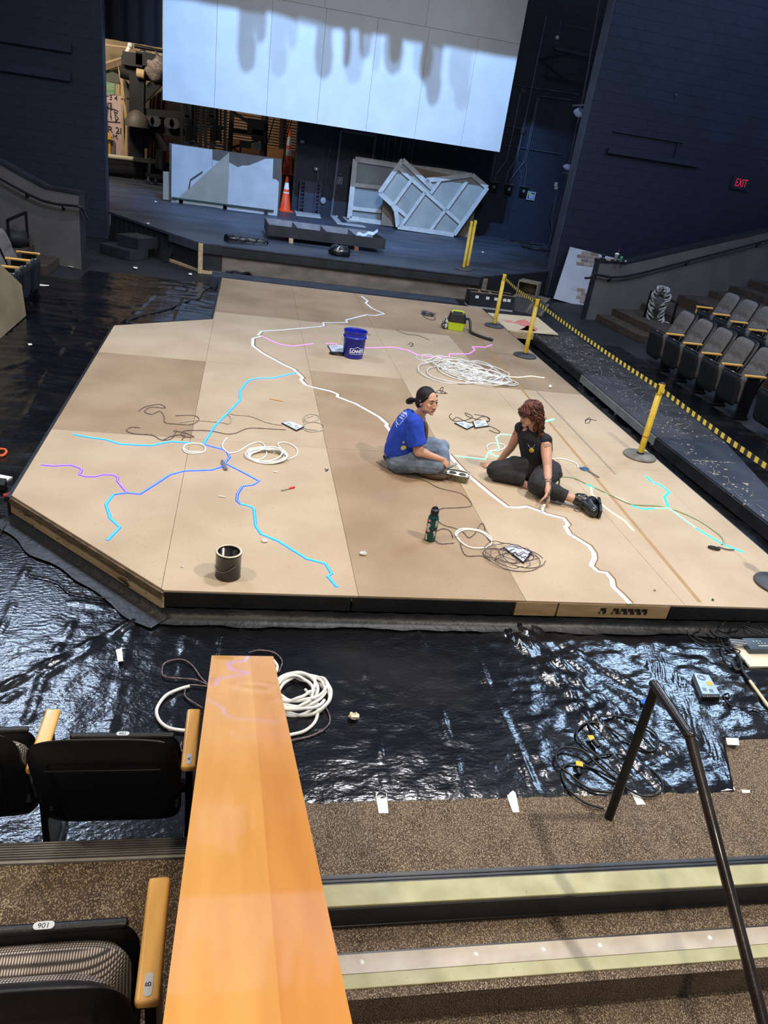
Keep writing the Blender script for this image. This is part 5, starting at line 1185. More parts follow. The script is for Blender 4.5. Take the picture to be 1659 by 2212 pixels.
def limb(m, pts, rs, n=14, end=(1, 1), flat=1.0):
    pts = [Vector(p) for p in pts]; sp_ = smooth_path(pts, 5); k = len(sp_); rr = []
    for i in range(k):
        t = i/5; a = min(int(t), len(rs)-2); f = min(1, t-a); rr.append(rs[a]*(1-f)+rs[a+1]*f)
    m.tube(sp_, rr, n)
    if end[0]: m.ball(sp_[0], rr[0], n=14, m=8)
    if end[1]: m.ball(sp_[-1], rr[-1], n=14, m=8)
    return m
SKIN = pm('skin_warm', (190, 142, 116), (202, 154, 128), 9, 0.5, 0.03, 60)
SKIN2 = pm('skin_fair', (186, 138, 114), (198, 152, 128), 9, 0.5, 0.03, 60)
def basis(f, u=(0, 0, 1)):
    f = Vector(f).normalized(); r = f.cross(Vector(u)).normalized(); u2 = r.cross(f); m = Matrix((r, f, u2)).transposed(); return m
def head(m, c, B, s=1.0):
    P = lambda x, y, z: c+B@(Vector((x, y, z))*s)
    E = lambda x, y, z, r: m.ball(P(x, y, z), tuple(v*s for v in r), B, n=20, m=14)
    E(0, -0.008, 0.022, (0.074, 0.094, 0.094)); E(0, 0.022, -0.022, (0.064, 0.070, 0.080)); E(0, 0.034, -0.058, (0.054, 0.054, 0.044))
    E(0, 0.072, -0.092, (0.020, 0.017, 0.015)); E(0, 0.066, 0.030, (0.050, 0.022, 0.024))
    for sg in (-1, 1):
        E(sg*0.036, 0.062, -0.020, (0.026, 0.025, 0.026)); E(sg*0.042, 0.042, -0.048, (0.026, 0.034, 0.030)); E(sg*0.043, 0.02, -0.062, (0.020, 0.04, 0.024)); E(sg*0.076, -0.008, -0.008, (0.009, 0.018, 0.030))
    m.tube([P(0, 0.084, 0.016), P(0, 0.097, -0.008), P(0, 0.1055, -0.028), P(0, 0.093, -0.038)], [0.007*s, 0.0085*s, 0.012*s, 0.008*s], 8)
    for sg in (-1, 1): m.ball(P(sg*0.011, 0.096, -0.034), 0.008*s, n=8, m=6)
    E(0, 0.086, -0.060, (0.020, 0.010, 0.011))
    return P
def face(parent, P, B, s, brow, lipc, gaze=(0.2, 0.1), lid=None):
    EW = pm('eye_white', (190, 178, 170)); ED = pm('eye_dark', (24, 16, 14), rough=0.5)
    for sg in (-1, 1):
        part('eye', M().ball(P(sg*0.031, 0.0815, 0.010), (0.0145*s, 0.009*s, 0.0075*s), B, n=14, m=8), EW, parent)
        part('iris', M().ball(P(sg*0.031+gaze[0]*0.012, 0.0880, 0.010+gaze[1]*0.006), (0.0082*s, 0.0035*s, 0.0072*s), B, n=12, m=8), ED, parent)
        part('eyelid', M().tube([P(sg*0.031+dx, 0.0885-abs(dx)*0.28, 0.0165-abs(dx)*abs(dx)*28) for dx in (-0.015, -0.008, 0, 0.008, 0.015)], 0.0021*s, 6), ED, parent)
        part('eyebrow', M().tube([P(sg*(0.014+0.034*t), 0.093-0.016*t*t, 0.030+0.007*math.sin(t*2.4)) for t in (0, .25, .5, .75, 1)], [0.0032*s, 0.0036*s, 0.0033*s, 0.0026*s, 0.0012*s], 6), brow, parent)
        part('nostril', M().ball(P(sg*0.0075, 0.104, -0.040), 0.0028*s), pm('nostril_dark', (96, 54, 44)), parent)
    part('upper_lip', M().tube([P(0.022*t, 0.0975-0.010*t*t, -0.056+0.0016*math.cos(t*6)-0.001*t*t) for t in (-1, -.6, -.25, 0, .25, .6, 1)], [0.0014*s, 0.0032*s, 0.0038*s, 0.0034*s, 0.0038*s, 0.0032*s, 0.0014*s], 6), lipc, parent)
    part('lower_lip', M().tube([P(0.019*t, 0.0975-0.011*t*t, -0.0635+0.002*t*t) for t in (-1, -.5, 0, .5, 1)], [0.0014*s, 0.0040*s, 0.0048*s, 0.0040*s, 0.0014*s], 6), lipc, parent)
def hand(m, w, B, s, curl, spread=0.14, side=1, thumb=(0.6, 0.5)):
    """w wrist, B columns: x across the palm, y to the fingertips, z out of the back of the hand; side +1 puts the thumb on +x"""
    P = lambda x, y, z: w+B@(Vector((x, y, z))*s)
    m.ball(P(0, 0.045, 0), (0.040*s, 0.052*s, 0.016*s), B, n=14, m=8); m.ball(P(0, 0.01, 0), (0.028*s, 0.03*s, 0.019*s), B, n=12, m=8); m.ball(P(side*0.025, 0.03, -0.006), (0.016*s, 0.03*s, 0.015*s), B, n=10, m=7)
    tips = []
    for i, (x, L) in enumerate(((0.030, 0.070), (0.010, 0.078), (-0.011, 0.072), (-0.031, 0.058))):
        c = curl[i]; a = side*(x/0.03)*spread; p = Vector((side*x, 0.083-abs(x)*0.15, 0)); pts = [p*1.0]; ang = 0.0
        for q, fr in enumerate((0.45, 0.32, 0.25)):
            ang += c*(0.8 if q == 0 else 1.0); d = Vector((math.sin(a)*math.cos(ang), math.cos(a)*math.cos(ang), -math.sin(ang))); pts.append(pts[-1]+d*L*fr)
        W_ = [w+B@(v*s) for v in [Vector((side*x*0.9, 0.05, 0))]+pts]
        m.tube(W_, [0.0095*s, 0.0100*s, 0.0090*s, 0.0083*s, 0.0070*s], 8); m.ball(W_[-1], 0.0072*s, n=8, m=6); tips.append(W_[-1])
    t0 = Vector((side*0.026, 0.018, -0.004)); t1 = t0+Vector((side*0.026*thumb[0]*1.3, 0.028, -0.010)); t2 = t1+Vector((side*0.012*thumb[0], 0.026, -0.020*thumb[1])); t3 = t2+Vector((-side*0.004, 0.022, -0.018*thumb[1]))
    W_ = [w+B@(v*s) for v in (t0, t1, t2, t3)]; m.tube(W_, [0.014*s, 0.0125*s, 0.0105*s, 0.0085*s], 8); m.ball(W_[-1], 0.0086*s, n=8, m=6)
    return tips
def nails(parent, tips, d, mt):
    for t_ in tips: part('fingernail', M().ball(t_+d*0.006, (0.005, 0.005, 0.003)), mt, parent)

# ---- person in the blue shirt
c2 = lambda x, y, Y: aty(820+x/7.9, 830+y/7.9, Y)
p1 = thing('person', 'seated person in blue T-shirt and jeans, dark hair in a ponytail, holding a brush', 'person', (1.52, 6.2, 0))
body = M()
hipN, hipF = c2(300, 1330, 6.10), c2(300, 1270, 6.36); hipN.z = 0.105; hipF.z = 0.115
chest = c2(500, 760, 6.19); neckb = c2(650, 560, 6.17); hd = c2(815, 292, 6.12)
shN = c2(590, 650, 6.035); shF = c2(665, 585, 6.335); elN = c2(668, 1150, 5.97); wrN = c2(1065, 1285, 5.985)
hB = basis((math.cos(math.radians(56)), -math.sin(math.radians(56)), 0.02), (0.02, 0.0, 1))
limb(body, [hipN.lerp(hipF, .5), c2(340, 1050, 6.22), chest, neckb], [0.11, 0.10, 0.105, 0.06]); limb(body, [shN, chest.lerp(neckb, .6), shF], [0.05, 0.06, 0.05])
limb(body, [neckb-Vector((0, 0, .02)), c2(700, 500, 6.15), hd+hB@Vector((0, -0.02, -0.05))], [0.062, 0.048, 0.050])
limb(body, [shN, elN], [0.050, 0.039]); limb(body, [elN, elN.lerp(wrN, .35), wrN], [0.040, 0.037, 0.024])
elF = c2(640, 1000, 6.36); wrF = c2(800, 1180, 6.26); limb(body, [shF, elF], [0.05, 0.038]); limb(body, [elF, wrF], [0.037, 0.025])
hP = head(body, hd, hB, 1.0)
fd = (c2(1190, 1400, 5.985)-wrN).normalized(); bk = Vector((0.1, -0.55, 0.8)); zz_ = (bk-fd*bk.dot(fd)).normalized(); hx = fd.cross(zz_).normalized()
HB = Matrix((hx, fd, zz_)).transposed(); tips = hand(body, wrN, HB, 0.92, (0.75, 0.85, 0.85, 0.8), 0.05, -1, (0.7, 1.3))
hand(body, wrF, basis((0.8, -0.2, -0.3)), 0.9, (0.4, 0.4, 0.4, 0.4))
body.ball(c2(1000, 1560, 6.0), (0.06, 0.04, 0.035))
remesh('body', body, SKIN, p1, 0.0042, 5)
HAIRD = pm('dark_hair', (10, 8, 9), (22, 17, 16), 5, 0.5, 0.3, 30, stretch=(9, 9, 2), spec=0.3); HAIRB = pm('light_brown_hair', (60, 46, 34), (110, 88, 62), 8, 0.5, 0.4, 40, stretch=(8, 8, 1))
face(p1, hP, hB, 1.0, HAIRD, pm('lip_rose', (160, 88, 78)), (0.45, 0.35))
h = M(); h.ball(hd+hB@Vector((0, -0.024, 0.034)), (0.082, 0.098, 0.094), hB, n=26, m=18); h.ball(hd+hB@Vector((0, -0.058, -0.012)), (0.074, 0.062, 0.080), hB, n=20, m=12)
for sg in (-1, 1): h.tube([hd+hB@Vector((sg*0.060, 0.046, 0.060)), hd+hB@Vector((sg*0.073, 0.018, 0.026)), hd+hB@Vector((sg*0.070, -0.03, -0.03))], [0.012, 0.012, 0.02], 8)
h.ball(hd+hB@Vector((0, -0.105, -0.03)), 0.030)
remesh('hair', h, HAIRD, p1, 0.004, 3)
tl_ = M(); a = hd+hB@Vector((0, -0.115, -0.035))
for k in range(9):
    o_ = Vector((0.012*math.cos(k*2.1), 0.014*math.sin(k*2.1), 0.008*math.cos(k*3.3)))
    tl_.tube(smooth_path([a+o_*0.3, a+Vector((-0.05, 0.01, 0.006))+o_, a+Vector((-0.075, 0.05, -0.03))+o_, a+Vector((-0.02, 0.14, -0.06))+o_], 4), [0.012]*12+[0.008], 6)
part('ponytail', tl_, HAIRD, p1)
tl_ = M()
for k in range(10):
    o_ = Vector((0.014*math.cos(k*2.3), 0.02*math.sin(k*2.3), 0))
    tl_.tube(smooth_path([c2(735, 590, 6.28)+o_*.6, c2(775, 680, 6.26)+o_, c2(785, 800, 6.25)+o_*1.1, c2(778, 920, 6.25)+o_*.8, c2(765, 1010, 6.26)+o_*.3], 4), [0.010]*14+[0.006]*3, 6)
part('hair_strand', tl_, HAIRB, p1, label='lighter brown length of hair falling in front of the shoulder')
BLUET = pm('blue_tshirt', (16, 56, 168), (26, 70, 188), 5, 0.85, 0.25, 14)
sh = M()
wB = c2(335, 1190, 6.22)
def ell(m, path, n=22):
    """lofted ellipses [(centre, rx(forward), ry(side), tilt)]"""
    vs = []; k = len(path)
    for c, rx, ry, tl in path:
        for j in range(n):
            a_ = 2*math.pi*j/n; v = Matrix.Rotation(tl, 3, 'Y')@Vector((rx*math.cos(a_), ry*math.sin(a_), 0)); vs.append(Vector(c)+v)
    f = [(i*n+j, i*n+(j+1) % n, (i+1)*n+(j+1) % n, (i+1)*n+j) for i in range(k-1) for j in range(n)]+[tuple(range(n-1, -1, -1)), tuple(range((k-1)*n, k*n))]
    return m.add(vs, f, smooth=True)
T_ = [(c2(345, 1215, 6.22), 0.150, 0.185, 0.10), (c2(350, 1100, 6.22), 0.145, 0.180, 0.16), (c2(385, 960, 6.22), 0.135, 0.178, 0.25), (c2(430, 820, 6.21), 0.128, 0.185, 0.35), (c2(490, 700, 6.20), 0.120, 0.190, 0.45), (c2(545, 610, 6.19), 0.105, 0.170, 0.6), (c2(600, 555, 6.18), 0.080, 0.125, 0.7), (c2(645, 535, 6.175), 0.062, 0.075, 0.75)]
ell(sh, T_)
slv = elN.lerp(shN, 0.24)
sh.tube(smooth_path([c2(540, 620, 6.10), shN, shN.lerp(elN, .5)+Vector((-.005, 0, 0)), slv], 4), [0.062, 0.066, 0.070, 0.072, 0.074, 0.076, 0.078, 0.080, 0.082, 0.083, 0.084, 0.086, 0.087], 18)
sh.tube([c2(600, 600, 6.26), shF, shF.lerp(elF, .7)], [0.06, 0.066, 0.078], 16)
so = remesh('t_shirt', sh, BLUET, p1, 0.0055, 4, disp=0.009, dscale=11)
# print on the back, paint on the hem
def project(m, o, off=0.0015):
    """lay small marks on a surface: each vertex goes to where the sight line through it meets the cloth or skin"""
    from mathutils.bvhtree import BVHTree
    me = o.data; bvh = BVHTree.FromPolygons([v.co for v in me.vertices], [tuple(p.vertices) for p in me.polygons]); out = []; e_ = Vector(EYE)
    for v in m.v:
        d = (Vector(v)-e_).normalized(); l, nn_, i, ds = bvh.ray_cast(e_, d)
        if l is None: l, nn_, i, ds = bvh.find_nearest(Vector(v))
        out.append(tuple(l+nn_*off))
    m.v = out; return m
PRW = pm('faded_white_print', (170, 186, 226))
def cp2(pts): return [c2(x, y, 6.03) for x, y in pts]
pm_ = M()
fr_ = [(450, 440), (468, 550), (335, 700), (290, 640)]
def dense(pts, s=0.01):
    out = []
    for a_, b_ in zip(pts, pts[1:]):
        k = max(1, int((b_-a_).length/s)); out += [a_.lerp(b_, i/k) for i in range(k)]
    return out+[pts[-1]]
marks = [cp2(fr_)]+[cp2([(395+i*10-j*24, 470+i*4+j*40), (410+i*10-j*24, 505+i*4+j*40)]) for j in range(3) for i in (0, 2, 4)]+[cp2([(300, 600), (285, 660)]), cp2([(290, 650), (310, 690)]), cp2([(282, 690), (300, 730)])]
for i, q in enumerate(marks):
    m = M(); m.tube(dense(q), 0.0026 if i == 0 else 0.0040, 4); pm_.add(m.v, m.f)
part('shirt_print', project(pm_, so, 0.003), PRW, p1)
bl = M()
for (x, y, r) in ((400, 1085, .022), (425, 1075, .018), (390, 1100, .012), (410, 990, .010)): bl.ball(c2(x, y, 6.03), (r, 0.001, r), n=10, m=6)
bl = project(bl, so, 0.002); part('paint_splash', bl, pm('cream_paint_splash', (206, 194, 130)), p1)
JEAN = pm('washed_jeans', (88, 102, 120), (126, 140, 158), 7, 0.85, 0.3, 26, flecks=((196, 200, 206), 34, 0.745))
jn = M()
knN = c2(960, 1370, 6.02); knN.z = 0.135; knF = c2(1030, 1085, 6.36)
ell(jn, [((hipN.x+0.03, 6.23, 0.02), 0.11, 0.18, 0), ((hipN.x+0.035, 6.23, 0.08), 0.130, 0.19, 0), ((hipN.x+0.03, 6.23, 0.15), 0.128, 0.175, 0.05), ((hipN.x+0.03, 6.22, 0.19), 0.12, 0.165, 0.1)])
limb(jn, [hipN+Vector((0.03, 0, 0.0)), hipN.lerp(knN, .5)+Vector((0, -.01, 0.015)), knN], [0.105, 0.102, 0.088])
an_n = c2(760, 1560, 6.22); an_n.z = 0.06; limb(jn, [knN, knN.lerp(an_n, .5), an_n], [0.086, 0.07, 0.06])
limb(jn, [hipF+Vector((.03, 0, 0)), hipF.lerp(knF, .5)+Vector((0, 0, 0.02)), knF], [0.11, 0.100, 0.088])
anF = Vector((1.80, 6.06, 0.065)); limb(jn, [knF, knF.lerp(anF, .5)+Vector((0.035, -0.02, 0.0)), anF], [0.086, 0.074, 0.062], end=(1, 0))
remesh('jeans', jn, JEAN, p1, 0.006, 2, disp=0.013, dscale=13, seed=4)
s_ = M(); sc = c2(945, 1592, 5.985); sB = basis((1, -0.25, 0.0)); s_.ball((sc.x-0.01, sc.y+0.02, 0.042), (0.048, 0.125, 0.040), sB, n=20, m=12); s_.ball((sc.x-0.10, sc.y+0.05, 0.06), (0.04, 0.05, 0.045), sB)
s_.v = [(v[0], v[1], max(0.004, v[2])) for v in s_.v]; part('shoe', s_, pm('brown_suede', (66, 50, 36), (86, 66, 48), 8, 0.8, 0.2, 60), p1)
part('belt_loop', M().tube(smooth_path([c2(105, 1290, 6.13), c2(70, 1240, 6.13), c2(85, 1220, 6.13), c2(140, 1260, 6.12)], 3), 0.008, 6), BLACKPL, p1, label='black strap at the back of the waist')
nl = pm('dark_nail', (28, 24, 30)); nails(p1, tips[:3], HB@Vector((0, 0.6, 0.4)), nl)
# her brush
t = thing('paint_brush', 'short grey brush held by the person in blue', 'brush', c2(1200, 1430, 5.97))
b0, b1 = c2(1120, 1465, 5.955), c2(1265, 1385, 5.955); part('handle', M().tube([b0, b0.lerp(b1, .5), b1], [0.006, 0.009, 0.008], 8), pm('brush_grey', (120, 136, 150), (60, 66, 74), 30, 0.4), t)
part('bristles', M().tube([b1, c2(1320, 1345, 5.955)], [0.010, 0.015], 8), pm('white_bristles', (216, 216, 212), (160, 158, 150), 40, 0.7), t)

# ---- person in black
c3 = lambda x, y, Y: aty(1030+x/5.925, 850+y/5.925, Y)
p2 = thing('person', 'seated person with curly red hair and sleeveless black top, leaning on one hand', 'person', (2.75, 6.0, 0))
BLK = pm('black_knit', (15, 18, 25), (24, 28, 36), 5, 0.85, 0.2, 18); TRS = pm('faded_black_trousers', (26, 25, 29), (42, 40, 43), 5, 0.85, 0.25, 22, flecks=((96, 92, 90), 12, 0.80))
body = M()
nk = c3(742, 460, 6.10); hd2 = c3(690, 268, 6.07); rS = c3(560, 450, 6.18); lS = c3(880, 600, 6.00); ch = c3(735, 650, 6.10); pv = c3(790, 1010, 6.12); pv.z = 0.13
rE = c3(440, 690, 6.26); rW = c3(245, 925, 6.36); lE = c3(905, 940, 5.83); lW = c3(908, 1270, 5.60)
rW.z = max(rW.z, 0.035)
hB2 = basis((-0.90, -0.46, -0.14), (-0.05, 0, 1))
limb(body, [pv, c3(745, 850, 6.12), ch, nk], [0.11, 0.095, 0.105, 0.055]); limb(body, [rS, nk-Vector((0, 0, .05)), lS], [0.048, 0.055, 0.048])
limb(body, [nk-Vector((0, 0, .03)), nk, hd2+hB2@Vector((0, -0.02, -0.05))], [0.06, 0.05, 0.05])
limb(body, [rS, rS.lerp(rE, .5), rE], [0.050, 0.047, 0.038]); limb(body, [rE, rE.lerp(rW, .35), rW], [0.038, 0.036, 0.024])
limb(body, [lS, lS.lerp(lE, .5), lE], [0.052, 0.050, 0.040]); limb(body, [lE, lE.lerp(lW, .35), lW], [0.040, 0.039, 0.025])
hP2 = head(body, hd2, hB2, 0.98)
fdir = (c3(90, 950, 6.36)-c3(245, 935, 6.36)); fdir.z = 0; fdir.normalize(); HB2 = Matrix((fdir.cross(Vector((0, 0, 1))), fdir, Vector((0, 0, 1)))).transposed()
rW2 = Vector((rW.x, rW.y, 0.028)); hand(body, rW2+fdir*0.0, HB2, 0.95, (0.06, 0.05, 0.06, 0.08), 0.30, 1, (1.3, 0.2))
fd = (c3(918, 1420, 5.54)-lW).normalized(); bk = Vector((0.75, -0.6, 0.3)); zz_ = (bk-fd*bk.dot(fd)).normalized(); HB3 = Matrix((fd.cross(zz_).normalized(), fd, zz_)).transposed()
tips2 = hand(body, lW, HB3, 0.95, (0.55, 0.65, 0.75, 0.8), 0.10, 1, (0.8, 1.4))
# ankle
anL = c3(1185, 1400, 5.60); anL.z = 0.075; kL = c3(760, 1240, 5.74); kL.z = 0.125
limb(body, [kL.lerp(anL, .7), anL+Vector((0.09, -0.03, 0.0))], [0.04, 0.034])
limb(body, [c3(560, 1130, 5.98), c3(660, 1190, 5.92)], [0.036, 0.034])
bo = remesh('body', body, SKIN2, p2, 0.0042, 5)
face(p2, hP2, hB2, 0.98, pm('brown_brow', (70, 36, 26)), pm('lip_pale', (168, 104, 92)), (0.1, -0.2))
tp_ = M()
T2_ = [(c3(800, 985, 6.11), 0.165, 0.125, 0), (c3(770, 900, 6.11), 0.150, 0.118, 0), (c3(755, 780, 6.11), 0.152, 0.118, 0), (c3(742, 660, 6.11), 0.172, 0.122, 0), (c3(728, 560, 6.11), 0.178, 0.115, 0), (c3(722, 500, 6.12), 0.150, 0.095, 0), (c3(738, 462, 6.12), 0.095, 0.075, 0), (c3(742, 440, 6.12), 0.066, 0.062, 0)]
rot = math.atan2((lS-rS).y, (lS-rS).x)
def ell2(m, path, ang, n=24):
    vs = []; k = len(path)
    for c, rx, ry, z_ in path:
        for j in range(n): a_ = 2*math.pi*j/n; vs.append(Vector(c)+Matrix.Rotation(ang, 3, 'Z')@Vector((rx*math.cos(a_), ry*math.sin(a_), z_*math.cos(a_))))
    return m.add(vs, [(i*n+j, i*n+(j+1) % n, (i+1)*n+(j+1) % n, (i+1)*n+j) for i in range(k-1) for j in range(n)]+[tuple(range(n-1, -1, -1)), tuple(range((k-1)*n, k*n))], smooth=True)
ell2(tp_, T2_, rot)
for a_, b_ in ((rS, rE), (lS, lE)): tp_.ball(a_+Vector((0, 0, 0.004)), 0.059, n=18, m=12)
for a_, b_ in ((rS, rE), (lS, lE)): tp_.tube([ch.lerp(a_, .7), a_+Vector((0, 0, .012)), a_.lerp(b_, .05)], [0.05, 0.060, 0.056], 16)
to_ = remesh('sleeveless_top', tp_, BLK, p2, 0.0055, 4, disp=0.007, dscale=10, seed=7)
tr_ = M()
ell2(tr_, [((pv.x, 6.1, 0.01), 0.16, 0.13, 0), ((pv.x, 6.1, 0.08), 0.195, 0.155, 0), ((pv.x, 6.1, 0.17), 0.175, 0.135, 0), (c3(795, 950, 6.11), 0.16, 0.12, 0)], rot)
hR, hL = c3(650, 1010, 6.10), c3(930, 1030, 6.04); hR.z = 0.13; hL.z = 0.13; kR = c3(235, 1045, 6.06); kR.z = max(kR.z, 0.10); aR = c3(600, 1160, 5.95); aR.z = 0.07
limb(tr_, [hR, hR.lerp(kR, .5)+Vector((0, 0, .01)), kR], [0.115, 0.108, 0.090]); limb(tr_, [kR, kR.lerp(aR, .5), aR], [0.086, 0.074, 0.062], end=(1, 0))
limb(tr_, [hL, hL.lerp(kL, .5)+Vector((0.0, 0, 0.02)), kL], [0.118, 0.112, 0.094]); e_ = kL.lerp(anL, .86); limb(tr_, [kL, kL.lerp(anL, .5), e_], [0.092, 0.074, 0.058], end=(1, 0))
remesh('trousers', tr_, TRS, p2, 0.006, 2, disp=0.013, dscale=13, seed=2)
d_ = (anL-kL).normalized(); part('turned_cuff', M().tube([e_-d_*0.045, e_+d_*0.003], [0.0635, 0.061], 20), TRS, p2)
# boot
BOOT = pm('black_boot_leather', (18, 18, 19), (30, 30, 31), 8, 0.3, 0.1, 40, coat=0.2)
bt_ = M(); A0 = anL+Vector((0.055, -0.015, 0.0)); A1 = c3(1420, 1400, 5.53); A1.z = 0.062; toe = c3(1480, 1545, 5.42); toe.z = 0.05; heel = c3(1480, 1350, 5.60); heel.z = 0.062
limb(bt_, [A0, A1], [0.050, 0.064]); limb(bt_, [heel, A1, toe], [0.050, 0.062, 0.052]); limb(bt_, [A0+Vector((0.01, 0, .01)), A0+Vector((0.05, -.01, .012))], [0.052, 0.054])
remesh('boot', bt_, BOOT, p2, 0.005, 4)
so_ = M(); sd = (toe-heel).normalized(); sn = Vector((sd.y, -sd.x, 0)); sn = sn if sn.x > 0 else -sn
pts = [heel-sd*0.035, heel+sd*0.02, heel.lerp(toe, .4), heel.lerp(toe, .7), toe+sd*0.035]; w_ = [0.036, 0.046, 0.042, 0.052, 0.034]
for k in range(len(pts)-1):
    a_, b_ = pts[k]+sn*0.046, pts[k+1]+sn*0.046; so_.add([a_+Vector((0, 0, w_[k]-.0)), a_-Vector((0, 0, w_[k])), b_-Vector((0, 0, w_[k+1])), b_+Vector((0, 0, w_[k+1]))]+[q+sn*0.022 for q in (a_+Vector((0, 0, w_[k])), a_-Vector((0, 0, w_[k])), b_-Vector((0, 0, w_[k+1])), b_+Vector((0, 0, w_[k+1])))], [(0, 3, 2, 1), (4, 5, 6, 7), (0, 1, 5, 4), (3, 7, 6, 2), (0, 4, 7, 3), (1, 2, 6, 5)])
so_.v = [(v[0], v[1], max(0.003, v[2])) for v in so_.v]; part('boot_sole', so_, BLKRUB, p2)
for k in range(6):
    c_ = A0.lerp(A1, .2+k*.14)+Vector((0, 0, 0)); nrm_ = Vector((-0.1, -0.75, 0.65)).normalized(); part('eyelet', M().ball(c_+nrm_*0.053, 0.0035), CHROME, p2)
lc = M()
for k in range(5):
    c_ = A0.lerp(A1, .25+k*.15); nrm_ = Vector((-0.1, -0.75, 0.65)).normalized(); q_ = Vector((0.5, -0.3, -0.5)).normalized(); lc.tube([c_+nrm_*0.054-q_*0.014, c_+nrm_*0.058, c_+nrm_*0.054+q_*0.014], 0.0026, 5)
lc.tube(smooth_path([A0+Vector((0.02, -0.05, 0.02)), A0+Vector((-0.0, -0.08, -0.03)), A0+Vector((-0.04, -0.07, -0.065)), A0+Vector((0.0, -0.10, -0.07)), A0+Vector((0.05, -0.07, -0.04)), A0+Vector((0.09, -0.13, -0.07))], 4), 0.0026, 5)
part('bootlace', lc, BLACKPL, p2)
part('sock', M().tube([anL+Vector((0.035, -0.01, 0)), anL+Vector((0.062, -0.017, 0))], [0.0395, 0.045], 18), pm('black_sock', (14, 14, 16), (30, 30, 32), 60, 0.9), p2)
# curly red hair
HR = pm('red_brown_hair', (58, 25, 18), (112, 52, 34), 7, 0.5, 0.3, 40, stretch=(3, 3, 3)); HRD = pm('dark_root_hair', (48, 34, 28), (74, 50, 38), 7, 0.5, 0.3, 40)
hm_ = M(); hm_.ball(hd2+hB2@Vector((0, -0.020, 0.034)), (0.084, 0.098, 0.092), hB2, n=24, m=16); hm_.ball(hd2+hB2@Vector((0.0, -0.065, -0.055)), (0.078, 0.055, 0.110), hB2, n=20, m=14)
hm_.ball(c3(770, 400, 6.07), (0.06, 0.05, 0.07), n=16, m=12)
remesh('hair', hm_, HR, p2, 0.006, 2, disp=0.008, dscale=26)
rd = random.Random(5); cur = M(); crn = M()
for k in range(200):
    az = rd.uniform(-math.pi, math.pi); fr = math.cos(az)   # az=0 is forward
    if abs(az) < 0.75: L = rd.uniform(0.020, 0.045)
    elif -1.5 < az < 1.3: L = rd.uniform(0.05, 0.10)
    else: L = rd.uniform(0.18, 0.34)
    top_ = Vector((0.025*math.sin(az), 0.025*math.cos(az)-0.015, 0.122)); rim = Vector((0.088*math.sin(az), 0.088*math.cos(az)-0.016+(0.014 if abs(az) < 0.7 else 0), 0.050+rd.uniform(-.02, .02)))
    end = rim+Vector((0.020*math.sin(az)+rd.uniform(-.015, .015), 0.012*math.cos(az)+rd.uniform(-.015, .015)-(0.01 if abs(az) > .7 else 0), -L))
    base_ = [top_, top_.lerp(rim, .45)+Vector((0, 0, .022)), rim, rim.lerp(end, .5)+Vector((0.008*math.sin(az), 0.008*math.cos(az), 0)), end]
    sp_ = smooth_path(base_, 7); pts = []; ph_ = rd.uniform(0, 6.28); rr_ = rd.uniform(0.005, 0.010)
    for i, p in enumerate(sp_):
        g_ = min(1, i/10); a_ = ph_+i*1.15; pts.append(hd2+hB2@(p+Vector((rr_*g_*math.cos(a_), rr_*g_*math.sin(a_), 0))))
    (cur if k % 4 else crn).tube(pts, [0.0055]*(len(pts)-6)+[0.005, 0.0045, 0.004, 0.0035, 0.003, 0.002], 5)
part('curls', cur, HR, p2); part('curls', crn, HRD, p2, label='darker brown curls at the roots')
# badge, necklace, tattoos, carabiner cord
vw = Vector((-0.42, -0.85, 0.33)).normalized()
bc_ = c3(690, 745, 5.985); from mathutils.bvhtree import BVHTree
bvh = BVHTree.FromPolygons([v.co for v in to_.data.vertices], [tuple(p.vertices) for p in to_.data.polygons]); l, nn_, i_, d__ = bvh.find_nearest(bc_)
fm_ = frame_mat(l+nn_*0.004, nn_.cross(Vector((0, 0, 1)))*-1, Vector((0, 0, 1)))
bd_ = M().lathe([(0, 0), (0.023, 0), (0.023, 0.003), (0, 0.004)], n=24); bd_.xf(fm_); pd = part('badge', bd_, pm('badge_yellow', (196, 168, 40)), p2)
fc_ = M().ball((-0.008, 0.007, 0.005), (0.0025, 0.004, 0.001), n=8, m=5).ball((0.008, 0.007, 0.005), (0.0025, 0.004, 0.001), n=8, m=5).tube([(0.012*math.cos(a_), 0.012*math.sin(a_)-0.001, 0.005) for a_ in [math.pi*(1.15+0.7*k/6) for k in range(7)]], 0.0014, 5); fc_.xf(fm_); part('badge_face', fc_, INK, pd)
nc = M().tube(dense([c3(650, 640, 6.0), c3(680, 690, 5.99), c3(720, 690, 5.99), c3(745, 650, 6.0)], 0.008), 0.0018, 5); part('necklace', project(nc, to_, 0.003), CHROME, p2)
TAT = pm('tattoo_ink', (52, 46, 50))
def tattoo(paths, Y):
    m = M()
    for q in paths: 
        s_ = M().tube(dense([c3(x, y, Y) for x, y in q], 0.004), 0.0022, 4); m.add(s_.v, s_.f)
    return project(m, bo, 0.0016)
part('tattoo', tattoo([[(865, 1100), (900, 1135), (965, 1105)], [(860, 1150), (905, 1120), (968, 1150)], [(870, 1090), (915, 1110), (960, 1085)], [(915, 1070), (905, 1110)], [(955, 1075), (945, 1110)], [(880, 1140), (870, 1165)], [(945, 1130), (955, 1165)], [(890, 1090), (880, 1105)]], 5.62), TAT, p2, label='thorny black band tattoo')
part('tattoo', tattoo([[(845, 650), (870, 635)], [(860, 665), (890, 650)], [(880, 680), (910, 665)], [(895, 645), (920, 660)], [(925, 640), (945, 610)], [(915, 680), (945, 665)], [(930, 655), (950, 640)], [(865, 680), (880, 690), (910, 680)]], 5.90), TAT, p2, label='small scattered tattoo on the upper arm')
